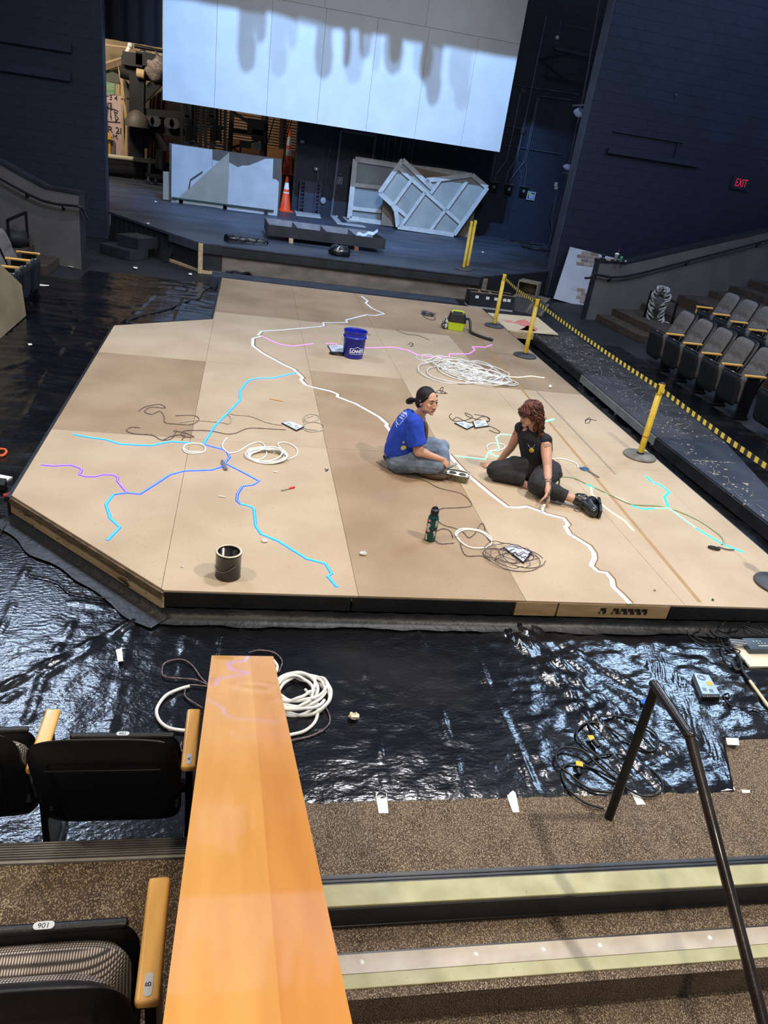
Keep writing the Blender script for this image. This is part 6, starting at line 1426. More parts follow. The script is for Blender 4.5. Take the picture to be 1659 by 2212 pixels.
part('tattoo', tattoo([[(455, 490), (490, 475), (510, 500), (480, 520), (450, 515)], [(470, 500), (500, 510)], [(490, 440), (515, 430)], [(485, 455), (510, 460)], [(480, 530), (490, 540)]], 6.12), pm('red_brown_ink', (110, 50, 44)), p2, label='dark red tattoo on the supporting arm')
gc_ = M().tube(smooth_path([c3(970, 900, 5.98), c3(1030, 960, 5.95), c3(1055, 1060, 5.92), c3(1050, 1170, 5.88), c3(1030, 1235, 5.86), c3(1010, 1225, 5.87)], 6), 0.008, 6)
part('hip_cord', gc_, pm('green_black_cord', (20, 24, 22), (96, 170, 80), 90, 0.6, lo=0.5, hi=0.56), p2, label='green and black cord hanging at the hip')
kn_ = M()
# their brush
t = thing('paint_brush', 'speckled black brush held by the person in black, tip on the white line', 'brush', c3(840, 1515, 5.45))
b0 = c3(955, 1215, 5.60); b1 = c3(868, 1420, 5.50); b2 = c3(845, 1460, 5.475); b3 = at(1030+838/5.925, 850+1515/5.925, 0.004)
part('handle', M().tube([b0, b0.lerp(b1, .5), b1], [0.005, 0.0085, 0.008], 8), pm('speckled_handle', (18, 18, 20), (150, 138, 116), 60, 0.4, lo=0.56, hi=0.62), t)
part('ferrule', M().tube([b1, b2], [0.013, 0.018], 8, flat=0.6), pm('painted_ferrule', (170, 162, 146), (214, 210, 200), 40, 0.5), t)
part('bristles', M().tube([b2, b3], [0.018, 0.012], 8, flat=0.5), WHITE, t)

# ------------------------------------------------------------------ lighting bar and valance above the picture, unseen, placed to shadow the screen
BY_ = 16.0; ZB = 7.30
vm = M(); n = 120; vs = []
for i in range(n+1):
    x = -4+13*i/n; d = 0.035*noise.noise(Vector((x*1.3, 2, 0)))+0.012*noise.noise(Vector((x*5, 2, 0)))
    vs += [(x, BY_+0.03*math.sin(i*0.8), ZB+d), (x, BY_, 9.6)]
vm.add(vs, [(2*i, 2*i+2, 2*i+3, 2*i+1) for i in range(n)], smooth=True)
solo('valance', vm, SHADOWBLACK, 'black valance hanging across the stage above the view', 'curtain')
t = thing('lighting_bar', 'steel lighting bar above the view', 'lighting bar', (2, BY_+0.12, ZB+0.12)); part('pipe', M().tube([(-4, BY_+0.15, ZB+0.12), (9, BY_+0.15, ZB+0.12)], 0.025, 8), BLACKMET, t)
for k, (tx, h_, r_) in enumerate(((-0.35, 0.40, 0.095), (-0.05, 0.22, 0.06), (2.1, 0.28, 0.045), (1.55, 0.36, 0.10), (2.55, 0.20, 0.07), (4.45, 0.42, 0.085), (4.25, 0.30, 0.10), (3.3, 0.26, 0.11))):
    fx = 2.10+(tx-2.10)/2.47; z1 = ZB+0.12; z0 = ZB-h_*1.45
    t = thing('stage_lamp', 'black stage lamp on the bar above the view, '+['leftmost', 'second', 'fifth', 'fourth', 'sixth', 'rightmost', 'eighth', 'seventh'][k]+' from the left' if k not in (0, 5) else 'black stage lamp at the '+('left' if k == 0 else 'right')+' end of the bar above the view', 'stage lamp', (fx, BY_+0.15, z1), 0, 'stage lamps on the bar')
    part('yoke', M().beam((fx, BY_+0.15, z1), (fx, BY_+0.15, z0+0.2), 0.02, 0.02, up=(0, 1, 0)), BLACKMET, t)
    part('body', M().tube([(fx-0.02, BY_+0.15, ZB+0.05), (fx-0.01, BY_+0.15, z0+0.28), (fx, BY_+0.15, z0+0.2), (fx+0.01, BY_+0.15, z0+0.05), (fx, BY_+0.15, z0)], [r_*0.75, r_*0.85, r_, r_*0.8, r_*0.35], 12), BLACKMET, t)
# ------------------------------------------------------------------ things on and behind the stage
def SP(x, y): return at(x, y, SZ)
WHITEP = pm('scuffed_white_board', (158, 162, 166), (172, 176, 180), 2.5, 0.7, 0.05, 60, flecks=((140, 146, 150), 9, 0.72))
BEIGEP = pm('beige_board', (136, 130, 118), (146, 140, 128), 2.5, 0.7, 0.05, 60)
BROWNB = pm('brown_board', (72, 64, 60), (84, 76, 70), 3, 0.7)
# leaning stack of scenery sheets
FY = 21.75
def fp(x, y, Y=FY): p = aty(x, y, Y); return p
t = thing('scenery_panel_stack', 'stack of big white and beige boards standing under the screen', 'scenery boards', (fp(480, 440).x, FY, SZ))
def fpoly(pts, Y, th, mt, nm, **k): return part(nm, M().slab([fp(x, y, Y) for x, y in pts], (0, 1, 0), th), mt, t, **k)
kz = (340, 280, 340/1659)
zz = lambda pts: Z(pts, *kz)
fpoly(zz([(125, 140), (570, 205), (1310, 310), (1310, 550), (1275, 880), (150, 760), (130, 750)]), FY+0.08, 0.03, BROWNB, 'board', label='brown backing board')
fpoly(zz([(60, 440), (135, 445), (135, 745), (60, 735)]), FY+0.14, 0.03, BEIGEP, 'board', label='small beige board at the left')
fpoly(zz([(150, 150), (580, 212), (578, 380), (580, 400), (180, 766), (145, 766)]), FY+0.03, 0.02, WHITEP, 'board')
fpoly(zz([(580, 315), (630, 330), (700, 330), (770, 352), (850, 398), (890, 380), (965, 378), (1140, 306), (1222, 308), (1214, 518), (1250, 525), (1282, 552), (1262, 916), (735, 842), (580, 700)]), FY+0.01, 0.02, WHITEP, 'board', label='white board with a jagged top edge')
fpoly(zz([(756, 238), (755, 470), (735, 842), (560, 815), (172, 768)]), FY-0.02, 0.02, BEIGEP, 'board', label='beige triangular board')
m = M(); q = [fp(*p_, FY-0.03) for p_ in zz([(335, 620), (350, 527), (480, 440)])]
part('metal_trim', M().tube(q, 0.012, 5), BLACKMET, t)
t2 = thing('pallet_dolly', 'low green edged dolly carrying the scenery boards', 'dolly', (fp(480, 450).x, FY+0.1, SZ))
b0, b1 = fp(*zz([(145, 768)])[0], FY-0.02), fp(*zz([(1262, 918)])[0], FY-0.02)
part('deck', M().bx(b0.x+0.02, b1.x-0.1, FY-0.05, FY+0.4, SZ+0.10, SZ+0.135), pm('green_timber', (22, 46, 40), (34, 60, 50), 6, 0.7), t2)
for x in (b0.x+0.25, (b0.x+b1.x)/2, b1.x-0.3): part('bearer', M().bx(x-0.05, x+0.05, FY-0.02, FY+0.38, SZ, SZ+0.10), BLACKW, t2)
# cones
ORG = pm('cone_orange', (226, 66, 22), (240, 84, 34), 3, 0.5, 0.02, 30); REFW = pm('reflective_white', (214, 218, 226), (224, 226, 232), 9, 0.4)
def cone(c, h, label, grp):
    t = thing('traffic_cone', label, 'traffic cone', c, 0.3, grp)
    R_ = lambda z: 0.155*(1-z/h)+0.03*(z/h)
    part('base', M().prism(rrect(0.40, 0.40, 0.05), 0, 0.035), ORG, t, False, bevel=0.008)
    part('body', M().lathe([(R_(0), 0.03), (R_(h), h), (R_(h)-0.008, h), (0.02, h-0.05)], n=28), ORG, t, False)
    for z0, z1 in ((0.42*h, 0.56*h), (0.64*h, 0.83*h)): part('reflective_band', M().lathe([(R_(z0)+0.002, z0), (R_(z1)+0.002, z1)], n=28), REFW, t, False)
    return t
cc = SP(619, 456); cone((cc.x-0.05, cc.y-0.08, SZ), 0.92, 'bright orange traffic cone standing right of the scenery boards', 'traffic cones')
cone((1.14, 26.6, SZ+0.75), 1.35, 'tall dull cone with striped bands seen behind the nearer cone', 'traffic cones')
t = thing('equipment_case', 'dark road case stood behind the cones', 'case', (1.1, 26.5, SZ)); part('case', M().bx(0.75, 1.55, 26.2, 27.0, SZ, SZ+0.74), BLACKPL, t)
# long low timber platform frame resting on blocks
q0, q1 = SP(577, 512), SP(826, 540)
t = thing('stage_riser', 'low black timber frame with open bays lying on the stage', 'frame', (1.7, 17.6, SZ))
GREYW = pm('grey_primed_wood', (104, 100, 104), (122, 118, 120), 5, 0.7)
yA, yB = 17.15, 18.25; xA, xB = 0.42, 2.98; zA, zB = SZ+0.09, SZ+0.31
a = SP(580, 520)
part('front_board', M().beam((xA, yA, (zA+zB)/2), (xB, yA, (zA+zB)/2), 0.03, zB-zA), BLACKW, t)
part('back_board', M().beam((xA-0.05, yB, (zA+zB)/2), (xB-0.1, yB, (zA+zB)/2), 0.03, zB-zA), GREYW, t)
part('end_board', M().beam((xA, yA, (zA+zB)/2), (xA-0.05, yB, (zA+zB)/2), 0.03, zB-zA), BLACKW, t)
part('end_board', M().beam((xB, yA, (zA+zB)/2), (xB-0.1, yB, (zA+zB)/2), 0.03, zB-zA), BLACKW, t)
for k in range(1, 4): x = xA+(xB-xA)*k/4; part('divider', M().beam((x, yA, (zA+zB)/2), (x-0.06, yB, (zA+zB)/2), 0.025, zB-zA-0.01), GREYW, t)
part('bottom_sheet', M().bx(xA-0.02, xB-0.08, yA+0.02, yB-0.02, zA, zA+0.015), pm('dark_grey_sheet', (46, 46, 52), (58, 58, 62), 5, 0.7), t)
for x, mt, lb in ((0.92, PINE, 'short pine block under the left of the timber frame'), (2.35, pm('brick_red_block', (104, 66, 52), (120, 78, 62), 9, 0.8), 'reddish block under the right of the timber frame')):
    solo('support_block', M().bx(x-0.045, x+0.045, yA-0.14, yA+0.3, SZ, SZ+0.088), mt, lb, 'block', bevel=0.003)
m = M(); n = 14
pp_ = [Vector((xB-0.62+0.5*i/n, yA+0.10+0.02*i, zB-0.02+0.09*(i/n)**2+0.02*math.sin(i))) for i in range(n+1)]
m.add([p+Vector((0.05*j, 0.42*j, 0.015*j)) for p in pp_ for j in (0, 1)], [(2*i, 2*i+2, 2*i+3, 2*i+1) for i in range(n)], smooth=True)
solo('drawing_sheet', m, pm('blueish_paper', (176, 186, 206), (188, 196, 214), 9, 0.7), 'curled paper drawing lying in the right bay of the timber frame', 'paper')
# plastic rolls on the stage lip
ROLL_ = pm('glossy_bin_bag', (6, 7, 9), (10, 11, 14), 9, 0.12, 0.8, 16, spec=0.8)
a, b = SP(489, 522), SP(576, 528)
m = M(); k = 24
m.tube([a.lerp(b, i/k)+Vector((0, 0.02*math.sin(i*1.1), 0.06-0.02*i/k)) for i in range(k+1)], [0.088-0.030*i/k+0.010*math.sin(i*2.1) for i in range(k+1)], 12)
t = thing('sheeting_roll', 'glossy black roll of plastic sheeting on the stage edge', 'roll', a); part('roll', m, ROLL_, t)
fm = M(); vs = []
for i in range(13):
    p = a.lerp(b, 0.05+0.95*i/12)
    for j in range(4): vs.append(p+Vector((0, -0.02-0.07*j, 0.07*(1-j/3)*(1+0.3*math.sin(i*1.9+j))+0.004)))
fm.add(vs, [(i*4+j, i*4+j+1, i*4+j+5, i*4+j+4) for i in range(12) for j in range(3)], smooth=True); part('loose_flap', fm, ROLL_, t)
c = SP(733, 552); m = M().ball((0, 0, 0.07), (0.23, 0.16, 0.13), n=18, m=10)
m.v = [tuple(Vector(v)*(1+0.22*noise.noise(Vector(v)*14)+0.12*noise.noise(Vector(v)*31))) for v in m.v]; m.v = [(c.x+v[0], c.y+v[1], max(SZ+0.001, SZ+v[2])) for v in m.v]
solo('plastic_bag', m, ROLL_, 'crumpled shiny black plastic bundle near the stage edge', 'bag')
solo('paper_scrap', M().prism([(SP(x, y).x, SP(x, y).y) for x, y in [(762, 498), (800, 502), (826, 508), (790, 500)]], SZ+.001, SZ+.003), WHITE, 'flat pale sliver behind the timber frame', 'scrap', 'white scraps lying about')
for q, lb in (([(636, 456), (690, 463), (693, 472), (640, 466)], 'pale board strip on the stage by the cone foot'), ([(712, 465), (722, 464), (738, 482), (784, 488), (790, 492), (728, 484)], 'pale L shaped board strip by the door'), ([(737, 467), (782, 472), (783, 480), (750, 480)], 'short pale board strip in front of the tall frame')):
    solo('board_strip', M().prism([(SP(x, y).x, SP(x, y).y) for x, y in q], SZ+.001, SZ+.02), WHITEP, lb, 'board', 'pale strips on the stage floor')
for x, y, lb in ((1001, 582, 'white scrap at the foot of the yellow posts on stage'), (1043, 546, 'white scrap to the right of the yellow posts on stage'), (684, 452, 'white scrap by the back wall left of the door'), (728, 468, 'white scrap at the threshold of the door'), (336, 437, 'white scrap on the stage left of the boards'), (320, 484, 'white scrap on the left stage edge')):
    cq_ = SP(x, y); rd = random.Random(x); mm = M().ball((0, 0, 0.014), (0.035, 0.03, 0.016), n=7, m=5); mm.v = [(cq_.x+v[0]*rd.uniform(.7, 1.3), cq_.y+v[1]*rd.uniform(.7, 1.3), SZ+max(0.001, v[2])) for v in mm.v]; solo('paper_scrap', mm, WHITE, lb, 'scrap', 'white scraps lying about')
# coil of hose by the pit wall
pc_ = at(517, 598, FZ+0.08)
t = cable('hose_coil', [heap((pc_.x, 15.30), 0.27, 0.20, 9, 0.014, 17, 0.10, 0.12, jit=0.12, base=FZ+0.03)], 0.016, CABLE, 'coil of black hose in the gap behind the far left of the platform', 'hose', n=6)
# step boxes and case boxes
def boxat(name, cpx, z0, dims, rz, mt, label, cat, grp=None, z=None):
    c = at(*cpx, z0 if z is None else z); t = thing(name, label, cat, (c.x, c.y, z0), rz, grp); return t
t = boxat('step_unit', (268, 553), FZ, 0, math.radians(0), None, 'two black steps up to the left side of the stage', 'steps'); 
STEPM = pm('step_black', (24, 26, 32), (40, 42, 48), 4, 0.6, 0.1, 40)
t.rotation_euler = (0, 0, math.radians(-38))
part('lower_step', M().bx(-0.42, 0.42, -0.25, 0.25, 0, 0.19), STEPM, t, False, bevel=0.004)
part('upper_step', M().bx(-0.16, 0.42, -0.02, 0.50, 0.192, 0.41), STEPM, t, False, bevel=0.004)
t = boxat('storage_trough', (1042, 655), FZ, 0, 0, None, 'black open topped box of bays with four white labels', 'storage box'); c0_ = t.location.copy()
t.location = (5.02, 15.30, FZ+0.04); t.rotation_euler = (0, 0, math.radians(-1))
TB = BLACKW
for nm, b in (('front_board', (-0.48, 0.48, -0.17, -0.15, 0, 0.28)), ('back_board', (-0.48, 0.48, 0.15, 0.17, 0, 0.28)), ('end_board', (-0.48, -0.46, -0.15, 0.15, 0, 0.28)), ('end_board', (0.46, 0.48, -0.15, 0.15, 0, 0.28)), ('bottom', (-0.46, 0.46, -0.15, 0.15, 0, 0.02))): part(nm, M().bx(*b), TB, t, False)
for x in (-0.23, 0, 0.23): part('divider', M().bx(x-0.008, x+0.008, -0.15, 0.15, 0.02, 0.27), PLY, t, False)
part('top_edge', M().bx(-0.48, 0.48, -0.17, -0.15, 0.28, 0.285).bx(-0.48, 0.48, 0.15, 0.17, 0.28, 0.285), PLY, t, False)
part('skid', M().bx(-0.48, 0.48, -0.18, 0.17, -0.035, -0.001), pm('pale_edge2', (150, 150, 146)), t, False)
for k, tx in enumerate(('INT', 'INT', 'EXT', 'EXT', 'ISL')):
    x = (-0.33, -0.10, 0.08, 0.27, 0.36)[k]
    lb = part('label_card', M().bx(x-0.035, x+0.035, -0.173, -0.171, 0.16, 0.215), WHITE, t, False)
    tm = text_mesh(tx, 0.028); tm.xf(Matrix.Translation((x, -0.1745, 0.187)) @ Matrix.Rotation(R90, 4, 'X')); part('lettering', tm, INK, lb, False)
t = thing('mirror_box', 'worn plywood box stepped on its side behind the far yellow posts', 'plywood box', (5.95, 15.35, FZ), math.radians(-30), rot=None)
WPLY = pm('worn_plywood_box', (92, 84, 72), (128, 116, 98), 5, 0.7, 0.2, 30, flecks=((48, 44, 40), 14, 0.64))
GLS = pm('grimy_glass_side', (58, 62, 68), (84, 84, 82), 3, 0.3)
part('lower_box', M().bx(-0.34, 0.34, -0.25, 0.25, 0, 0.30), GLS, t, False, bevel=0.004)
part('lower_top', M().bx(-0.35, 0.35, -0.26, 0.26, 0.302, 0.325), WPLY, t, False)
for x0 in (-0.02, 0.28): part('side_brace', M().beam((x0, -0.257, 0.02), (x0+0.12, -0.257, 0.28), 0.01, 0.05), WPLY, t, False)
for nm, b in (('upper_top', (-0.32, 0.10, -0.2, 0.2, 0.60, 0.62)), ('upper_bottom', (-0.32, 0.10, -0.2, 0.2, 0.327, 0.345)), ('upper_side', (-0.32, -0.30, -0.2, 0.2, 0.345, 0.60)), ('upper_side', (0.08, 0.10, -0.2, 0.2, 0.345, 0.60)), ('upper_back', (-0.30, 0.08, 0.18, 0.2, 0.345, 0.60))): part(nm, M().bx(*b), WPLY, t, False)
# white leaning brick scenery panel
c0, c1, c2, c3 = at(1197, 650, FZ), at(1262, 660, FZ), aty(1360, 566, 17.2), aty(1232, 533, 17.35)
Y0 = 16.95; q = [aty(1197, 643, Y0), aty(1262, 662, Y0), aty(1275, 662, Y0-0.02), aty(1362, 566, 17.42), aty(1232, 533, 17.42)]
q[0].z = FZ; q[1].z = FZ; w_ = 1.95
P0_ = Vector((q[0].x, Y0, FZ)); upv = (Vector((aty(1232, 533, 17.42).x, 17.42, aty(1232, 533, 17.42).z))-P0_)
U = Vector((1, 0, 0)); ht = upv.length; Vv = Vector((0, upv.y, upv.z)).normalized(); ht = Vector((0, upv.y, upv.z)).length
t = thing('brick_backdrop', 'white speckled board with patches of painted brick, leaning on the right wall', 'scenery board', P0_)
Nn = U.cross(Vv); 
def pq(u, v, o=0.0): return P0_+U*u+Vv*v+Nn*o
BRK = [pm('scenic_brick_1', (124, 108, 98), (150, 134, 124), 20, 0.7), pm('scenic_brick_2', (140, 122, 110), (166, 150, 140), 20, 0.7), pm('scenic_brick_3', (112, 96, 86), (136, 120, 110), 20, 0.7)]
MORT = pm('scenic_mortar', (178, 172, 168), (190, 186, 182), 9, 0.8)
def inside(pt, poly):
    x, y = pt; c = False; j = len(poly)-1
    for i in range(len(poly)):
        if (poly[i][1] > y) != (poly[j][1] > y) and x < (poly[j][0]-poly[i][0])*(y-poly[i][1])/(poly[j][1]-poly[i][1])+poly[i][0]: c = not c
        j = i
    return c
def uv(x, y): p = atp(x, y, P0_, Nn); d = p-P0_; return (d.dot(U), d.dot(Vv))
part('board', M().slab([pq(*uv(1196, 645)), pq(*uv(1275, 667)), pq(*uv(1366, 567)), pq(*uv(1232, 533))], Nn, -0.03), pm('speckled_white_board', (176, 180, 190), (188, 192, 200), 3, 0.6, flecks=((120, 124, 132), 60, 0.72)), t)
kb = (1180, 480, 0.28873)
for patch in ([(225, 290), (245, 270), (240, 240), (275, 235), (280, 215), (340, 225), (395, 245), (400, 330), (370, 335), (330, 318), (285, 330), (265, 320)], [(195, 500), (215, 480), (260, 488), (300, 490), (320, 560), (300, 610), (240, 595), (250, 560), (225, 540), (240, 520)]):
    pl = [uv(x, y) for x, y in Z(patch, *kb)]
    part('mortar_patch', M().slab([pq(u_, v_, 0.0005) for u_, v_ in pl], Nn, 0.004), MORT, t)
    us = [p[0] for p in pl]; vs = [p[1] for p in pl]; bw, bh = 0.215, 0.085; v_ = min(vs); r_ = 0
    while v_ < max(vs):
        u_ = min(us)-bw/2*(r_ % 2)
        while u_ < max(us):
            if inside((u_+bw/2, v_+bh/2), pl): part('brick', M().slab([pq(u_+.008, v_+.008, .005), pq(u_+bw-.008, v_+.008, .005), pq(u_+bw-.008, v_+bh-.008, .005), pq(u_+.008, v_+bh-.008, .005)], Nn, 0.008), BRK[(int(u_*7)+r_) % 3], t)
            u_ += bw
        v_ += bh; r_ += 1
# cups and bits on the end of the right knee wall
def onwall(x, y): p = atp(x, y, kP+kn*0.08+Vector((0, 0, 1)), (kn.x, kn.y, 0)); return p
KT = 1.035
c = at(1329, 564, KT); t = thing('iced_drink_cup', 'clear plastic drink cup with an orange straw on the wall end', 'cup', (c.x, c.y, KT))
part('cup', M().lathe([(0, 0), (0.034, 0), (0.047, 0.14), (0.05, 0.142)], n=20), pm('milky_cup', (170, 176, 180), (196, 200, 204), 20, 0.25), t, False)
part('lid', M().lathe([(0.05, 0.142), (0.045, 0.15), (0.02, 0.165), (0, 0.165)], n=20), WHITE, t, False)
part('straw', M().tube([(0, 0, 0.03), (0.02, 0, 0.24)], 0.004, 6), pm('straw_orange', (206, 70, 40)), t, False)
c = at(1337, 566, KT); solo('drink_can', M().lathe([(0, 0), (0.026, 0), (0.033, 0.008), (0.033, 0.105), (0.026, 0.118), (0, 0.116)], (c.x+0.03, c.y, KT), 18), pm('green_can', (30, 110, 84), (96, 150, 130), 30, 0.3, metal=0.4), 'green drink can right of the iced drink on the wall end', 'can')
c = at(1301, 560, KT); solo('cable_spool', M().lathe([(0, 0), (0.05, 0), (0.05, 0.02), (0.03, 0.025), (0.03, 0.07), (0.055, 0.075), (0.055, 0.10), (0, 0.10)], (c.x+0.02, c.y+0.02, KT), 18), BLACKPL, 'squat black spool at the corner of the wall end', 'spool')
c = at(1346, 566, KT); solo('glass_jar', M().lathe([(0, 0), (0.028, 0), (0.03, 0.03), (0.02, 0.04), (0, 0.04)], (c.x+0.05, c.y, KT), 14), CHROME, 'small shiny jar at the right of the things on the wall end', 'jar')
c = at(1314, 563, KT); solo('wood_scrap', M().box((c.x, c.y, KT+0.012), (0.10, 0.03, 0.02), 0.3), PINE, 'small pale wood offcut between the spool and the iced drink', 'scrap')

# black framed rail with braided rope
kr = (1340, 600, 1/5.2)
t = thing('aisle_rail', 'square black aisle rail beside the right hand seats, hung with rope', 'handrail', (7.3, 13.1, 0.0))
XR = 7.35
g0 = at(1383, 712, FZ); rA = [g0, aty(*Z([(350, 150)], *kr)[0], g0.y)]
g1 = at(1450, 700, 0.06); rB = [g1, aty(*Z([(638, 288)], *kr)[0], g1.y)]
part('post', M().beam(rA[0], rA[1], 0.035, 0.035, up=(0, 1, 0)), BLACKMET, t); part('post', M().beam(rB[0], rB[1], 0.035, 0.035, up=(0, 1, 0)), BLACKMET, t)
part('top_bar', M().beam(rA[1], rB[1], 0.035, 0.035), BLACKMET, t)
ROPE = pm('silver_grey_rope', (168, 168, 164), (104, 104, 106), 22, 0.6, 0.1, 80)
ROPE2 = pm('dark_grey_rope', (84, 84, 88), (60, 60, 64), 22, 0.6)
t = thing('braided_rope', 'thick braid of silvery rope draped over the black rail', 'rope', (rA[1]+rB[1])/2-Vector((0, 0, 1.0)))
def rp_(pts): return [atp(x, y, (rA[1]+rB[1])/2+Vector((-0.06, 0, 0)), (rA[1]-rB[1]).cross(Vector((0, 0, 1)))) for x, y in Z(pts, *kr)]
core = smooth_path(rp_([(280, 620), (265, 540), (330, 470), (340, 370), (355, 290), (385, 200), (430, 140), (480, 130), (525, 170), (530, 240), (480, 310), (460, 400), (455, 490), (520, 540)]), 7)
for s_ in range(9):
    m = M(); ph_ = s_*math.pi*2/9; pts = []
    for i, p in enumerate(core):
        a_ = i*0.42+ph_; pts.append(p+Vector((0.055*math.sin(a_), 0.055*math.cos(a_), 0.05*math.sin(a_*0.5+s_))))
    part('strand', m.tube(pts, 0.0175, 7), ROPE if s_ % 3 else ROPE2, t)
part('frayed_end', M().tube(rp_([(280, 620), (285, 690), (250, 740)]), [0.04, 0.03, 0.02], 7), ROPE, t)
g = at(*Z([(240, 735)], *kr)[0], FZ)
solo('red_clamp', M().tube(rp_([(255, 655), (240, 700), (235, 760)]), [0.03, 0.045, 0.03], 8), pm('maroon_plastic', (96, 22, 30)), 'maroon clamp at the tail of the braided rope', 'clamp')
# left black rail and bag
gL = [at(15, 560, 0.08)]; gq = aty(205/5.53, 440+600/5.53, 13.9)
t = thing('aisle_rail', 'black square aisle rail at the left hand steps', 'handrail', (-3.6, 13.8, 0.08))
b1_ = at(62, 543, 0.0); b1_ = Vector((b1_.x, b1_.y, 0.0)); t1_ = aty(58, 459, b1_.y); b0_ = Vector((b1_.x-0.0, b1_.y, 0)); t0_ = aty(16, 476, b1_.y-0.45)
part('post', M().beam((b1_.x, b1_.y, FZ), (b1_.x, b1_.y, t1_.z), 0.04, 0.04, up=(0, 1, 0)), BLACKMET, t)
part('post', M().beam((t0_.x, t0_.y, FZ), (t0_.x, t0_.y, t0_.z), 0.04, 0.04, up=(0, 1, 0)), BLACKMET, t)
part('top_bar', M().beam((b1_.x, b1_.y, t1_.z), t0_, 0.04, 0.04), BLACKMET, t)
c = at(42, 540, 0.08); m = M().ball((0, 0, 0.13), (0.26, 0.2, 0.15), n=16, m=10); m.v = [tuple(Vector(v)*(1+0.3*noise.noise(Vector(v)*7))) for v in m.v]; m.v = [(c.x-0.15+v[0], c.y+0.25+v[1], max(0.082, 0.08+v[2])) for v in m.v]
solo('cloth_bag', m, pm('black_bag_cloth', (14, 15, 18), (26, 27, 31), 9, 0.7, 0.4, 30), 'slumped black bag on the left hand steps beside the rail', 'bag')
# leaning board at left
t = thing('leaning_board', 'big cut fibreboard sheet leaning on the left hand seats', 'board', (-2.95, 10.5, FZ))
X_ = -2.955; pl = [atx(57, 686, X_), atx(7, 731, X_), atx(-40, 745, X_), atx(-40, 540, X_), atx(0, 570, X_), atx(47, 615, X_)]
for p in pl[:3]: p.z = FZ+0.025
part('board', M().slab(pl, (-1, 0, 0), 0.018), pm('stained_fibreboard', (134, 118, 92), (156, 140, 112), 2, 0.7, 0.05, 50, detail=8), t)
# tall pale frame and irregular framed flat
kf = (620, 280, 620/1659)
zf = lambda pts: Z(pts, *kf)
FR = pm('pale_frame_timber', (166, 170, 170), (186, 188, 186), 6, 0.6); SH = pm('pale_sheet', (132, 136, 134), (150, 154, 150), 2, 0.7, 0.03, 50); SH2 = pm('pale_sheet_2', (122, 130, 136), (136, 144, 148), 2, 0.7, 0.03, 50)
def flatframe(name, label, outline, bars, Y, back, depth, shm, lean=0.0, cat='scenery flat'):
    P = [aty(x, y, Y) for x, y in zf(outline)]; zmin = min(p.z for p in P)
    t = thing(name, label, cat, (sum(p.x for p in P)/len(P), Y, SZ))
    def L(p): return Vector((p.x, Y+(p.z-SZ)*lean, p.z))
    def G(x, y): 
        p = aty(*zf([(x, y)])[0], Y); n_ = (0, 1, -lean) ; return atp(*zf([(x, y)])[0], (0, Y, SZ), n_)
    O = [G(x, y) for x, y in outline]
    nv = Vector((0, 1, -lean)).normalized()
    part('sheet', M().slab([p+nv*depth*0.5 for p in O], nv, 0.012), shm, t)
    for i in range(len(O)): part('frame_bar', M().beam(O[i], O[(i+1) % len(O)], depth, 0.026, up=nv), FR, t) if i not in back else None
    for a, b in bars: part('cross_bar', M().beam(G(*a), G(*b), depth*0.75, 0.022, up=nv), FR, t)
    return t, G
flatframe('tall_flat', 'tall pale framed flat with shelves leaning on the door', [(395, 170), (640, 208), (900, 240), (1050, 262), (1000, 560), (545, 540), (360, 512)],
          [((385, 318), (560, 338)), ((372, 452), (560, 475)), ((640, 205), (640, 340)), ((885, 245), (880, 300))], 22.9, [4, 5][:0], 0.14, SH2, 0.04)
flatframe('small_board', 'plain cardboard coloured board tucked behind the angular framed flat', [(575, 275), (700, 240), (720, 190), (735, 215), (1060, 290), (1090, 440), (1065, 625), (545, 552), (555, 400)], [], 22.55, list(range(9)), 0.03, pm('card_board', (118, 106, 92), (132, 120, 106), 3, 0.8), 0.03, 'board')
flatframe('angular_flat', 'large angular pale framed flat with diagonal bars', [(668, 175), (840, 340), (805, 292), (890, 285), (1070, 262), (1158, 335), (965, 608), (640, 562), (630, 470), (610, 435), (535, 365)],
          [((645, 222), (1000, 540)), ((720, 290), (615, 435)), ((798, 362), (660, 555)), ((615, 437), (690, 500)), ((888, 288), (830, 370)), ((1040, 300), (920, 465)), ((915, 465), (830, 580)), ((760, 265), (840, 345))], 22.1, [], 0.12, SH, 0.05)
# back wall fittings: door, panel boxes, conduits, sign
def bp(x, y, o=0.02): return aty(x, y, BWY-o)
DFR = pm('door_frame_grey', (58, 66, 84), (72, 80, 98), 4, 0.5)
dr = struct('door_1', M().slab([bp(718, 468), bp(752, 474), bp(752+55, 480), bp(808, 290), bp(741, 278)], (0, 1, 0), 0.03), pm('door_navy', (8, 14, 28), (11, 18, 34), 3, 0.6))
part('door_frame', M().beam(bp(715, 470, .06), bp(737, 282, .06), 0.06, 0.07, up=(0, 1, 0)).beam(bp(737, 282, .06), bp(812, 293, .06), 0.06, 0.10, up=(0, 1, 0)).beam(bp(812, 293, .06), bp(800, 380, .06), 0.06, 0.07, up=(0, 1, 0)), DFR, dr, kind='stuff')
p = bp(734, 390, .05); q = part('lock_plate', M().box(p, (0.16, 0.02, 0.20)), pm('dull_plate', (74, 80, 90), (88, 94, 104), 9, 0.4, metal=0.5), dr)
part('lock_knob', M().ball(p+Vector((0, -0.02, 0)), 0.035), CHROME, dr); part('lock_knob', M().ball(p+Vector((0, -0.02, 0.17)), 0.025), CHROME, dr)
tm = text_mesh('bAEE M', 0.24); tm.xf(Matrix.Translation(bp(768, 347, .03)) @ Matrix.Rotation(R90, 4, 'X')); part('faint_lettering', tm, pm('faint_grey_ink', (44, 52, 66)), dr)
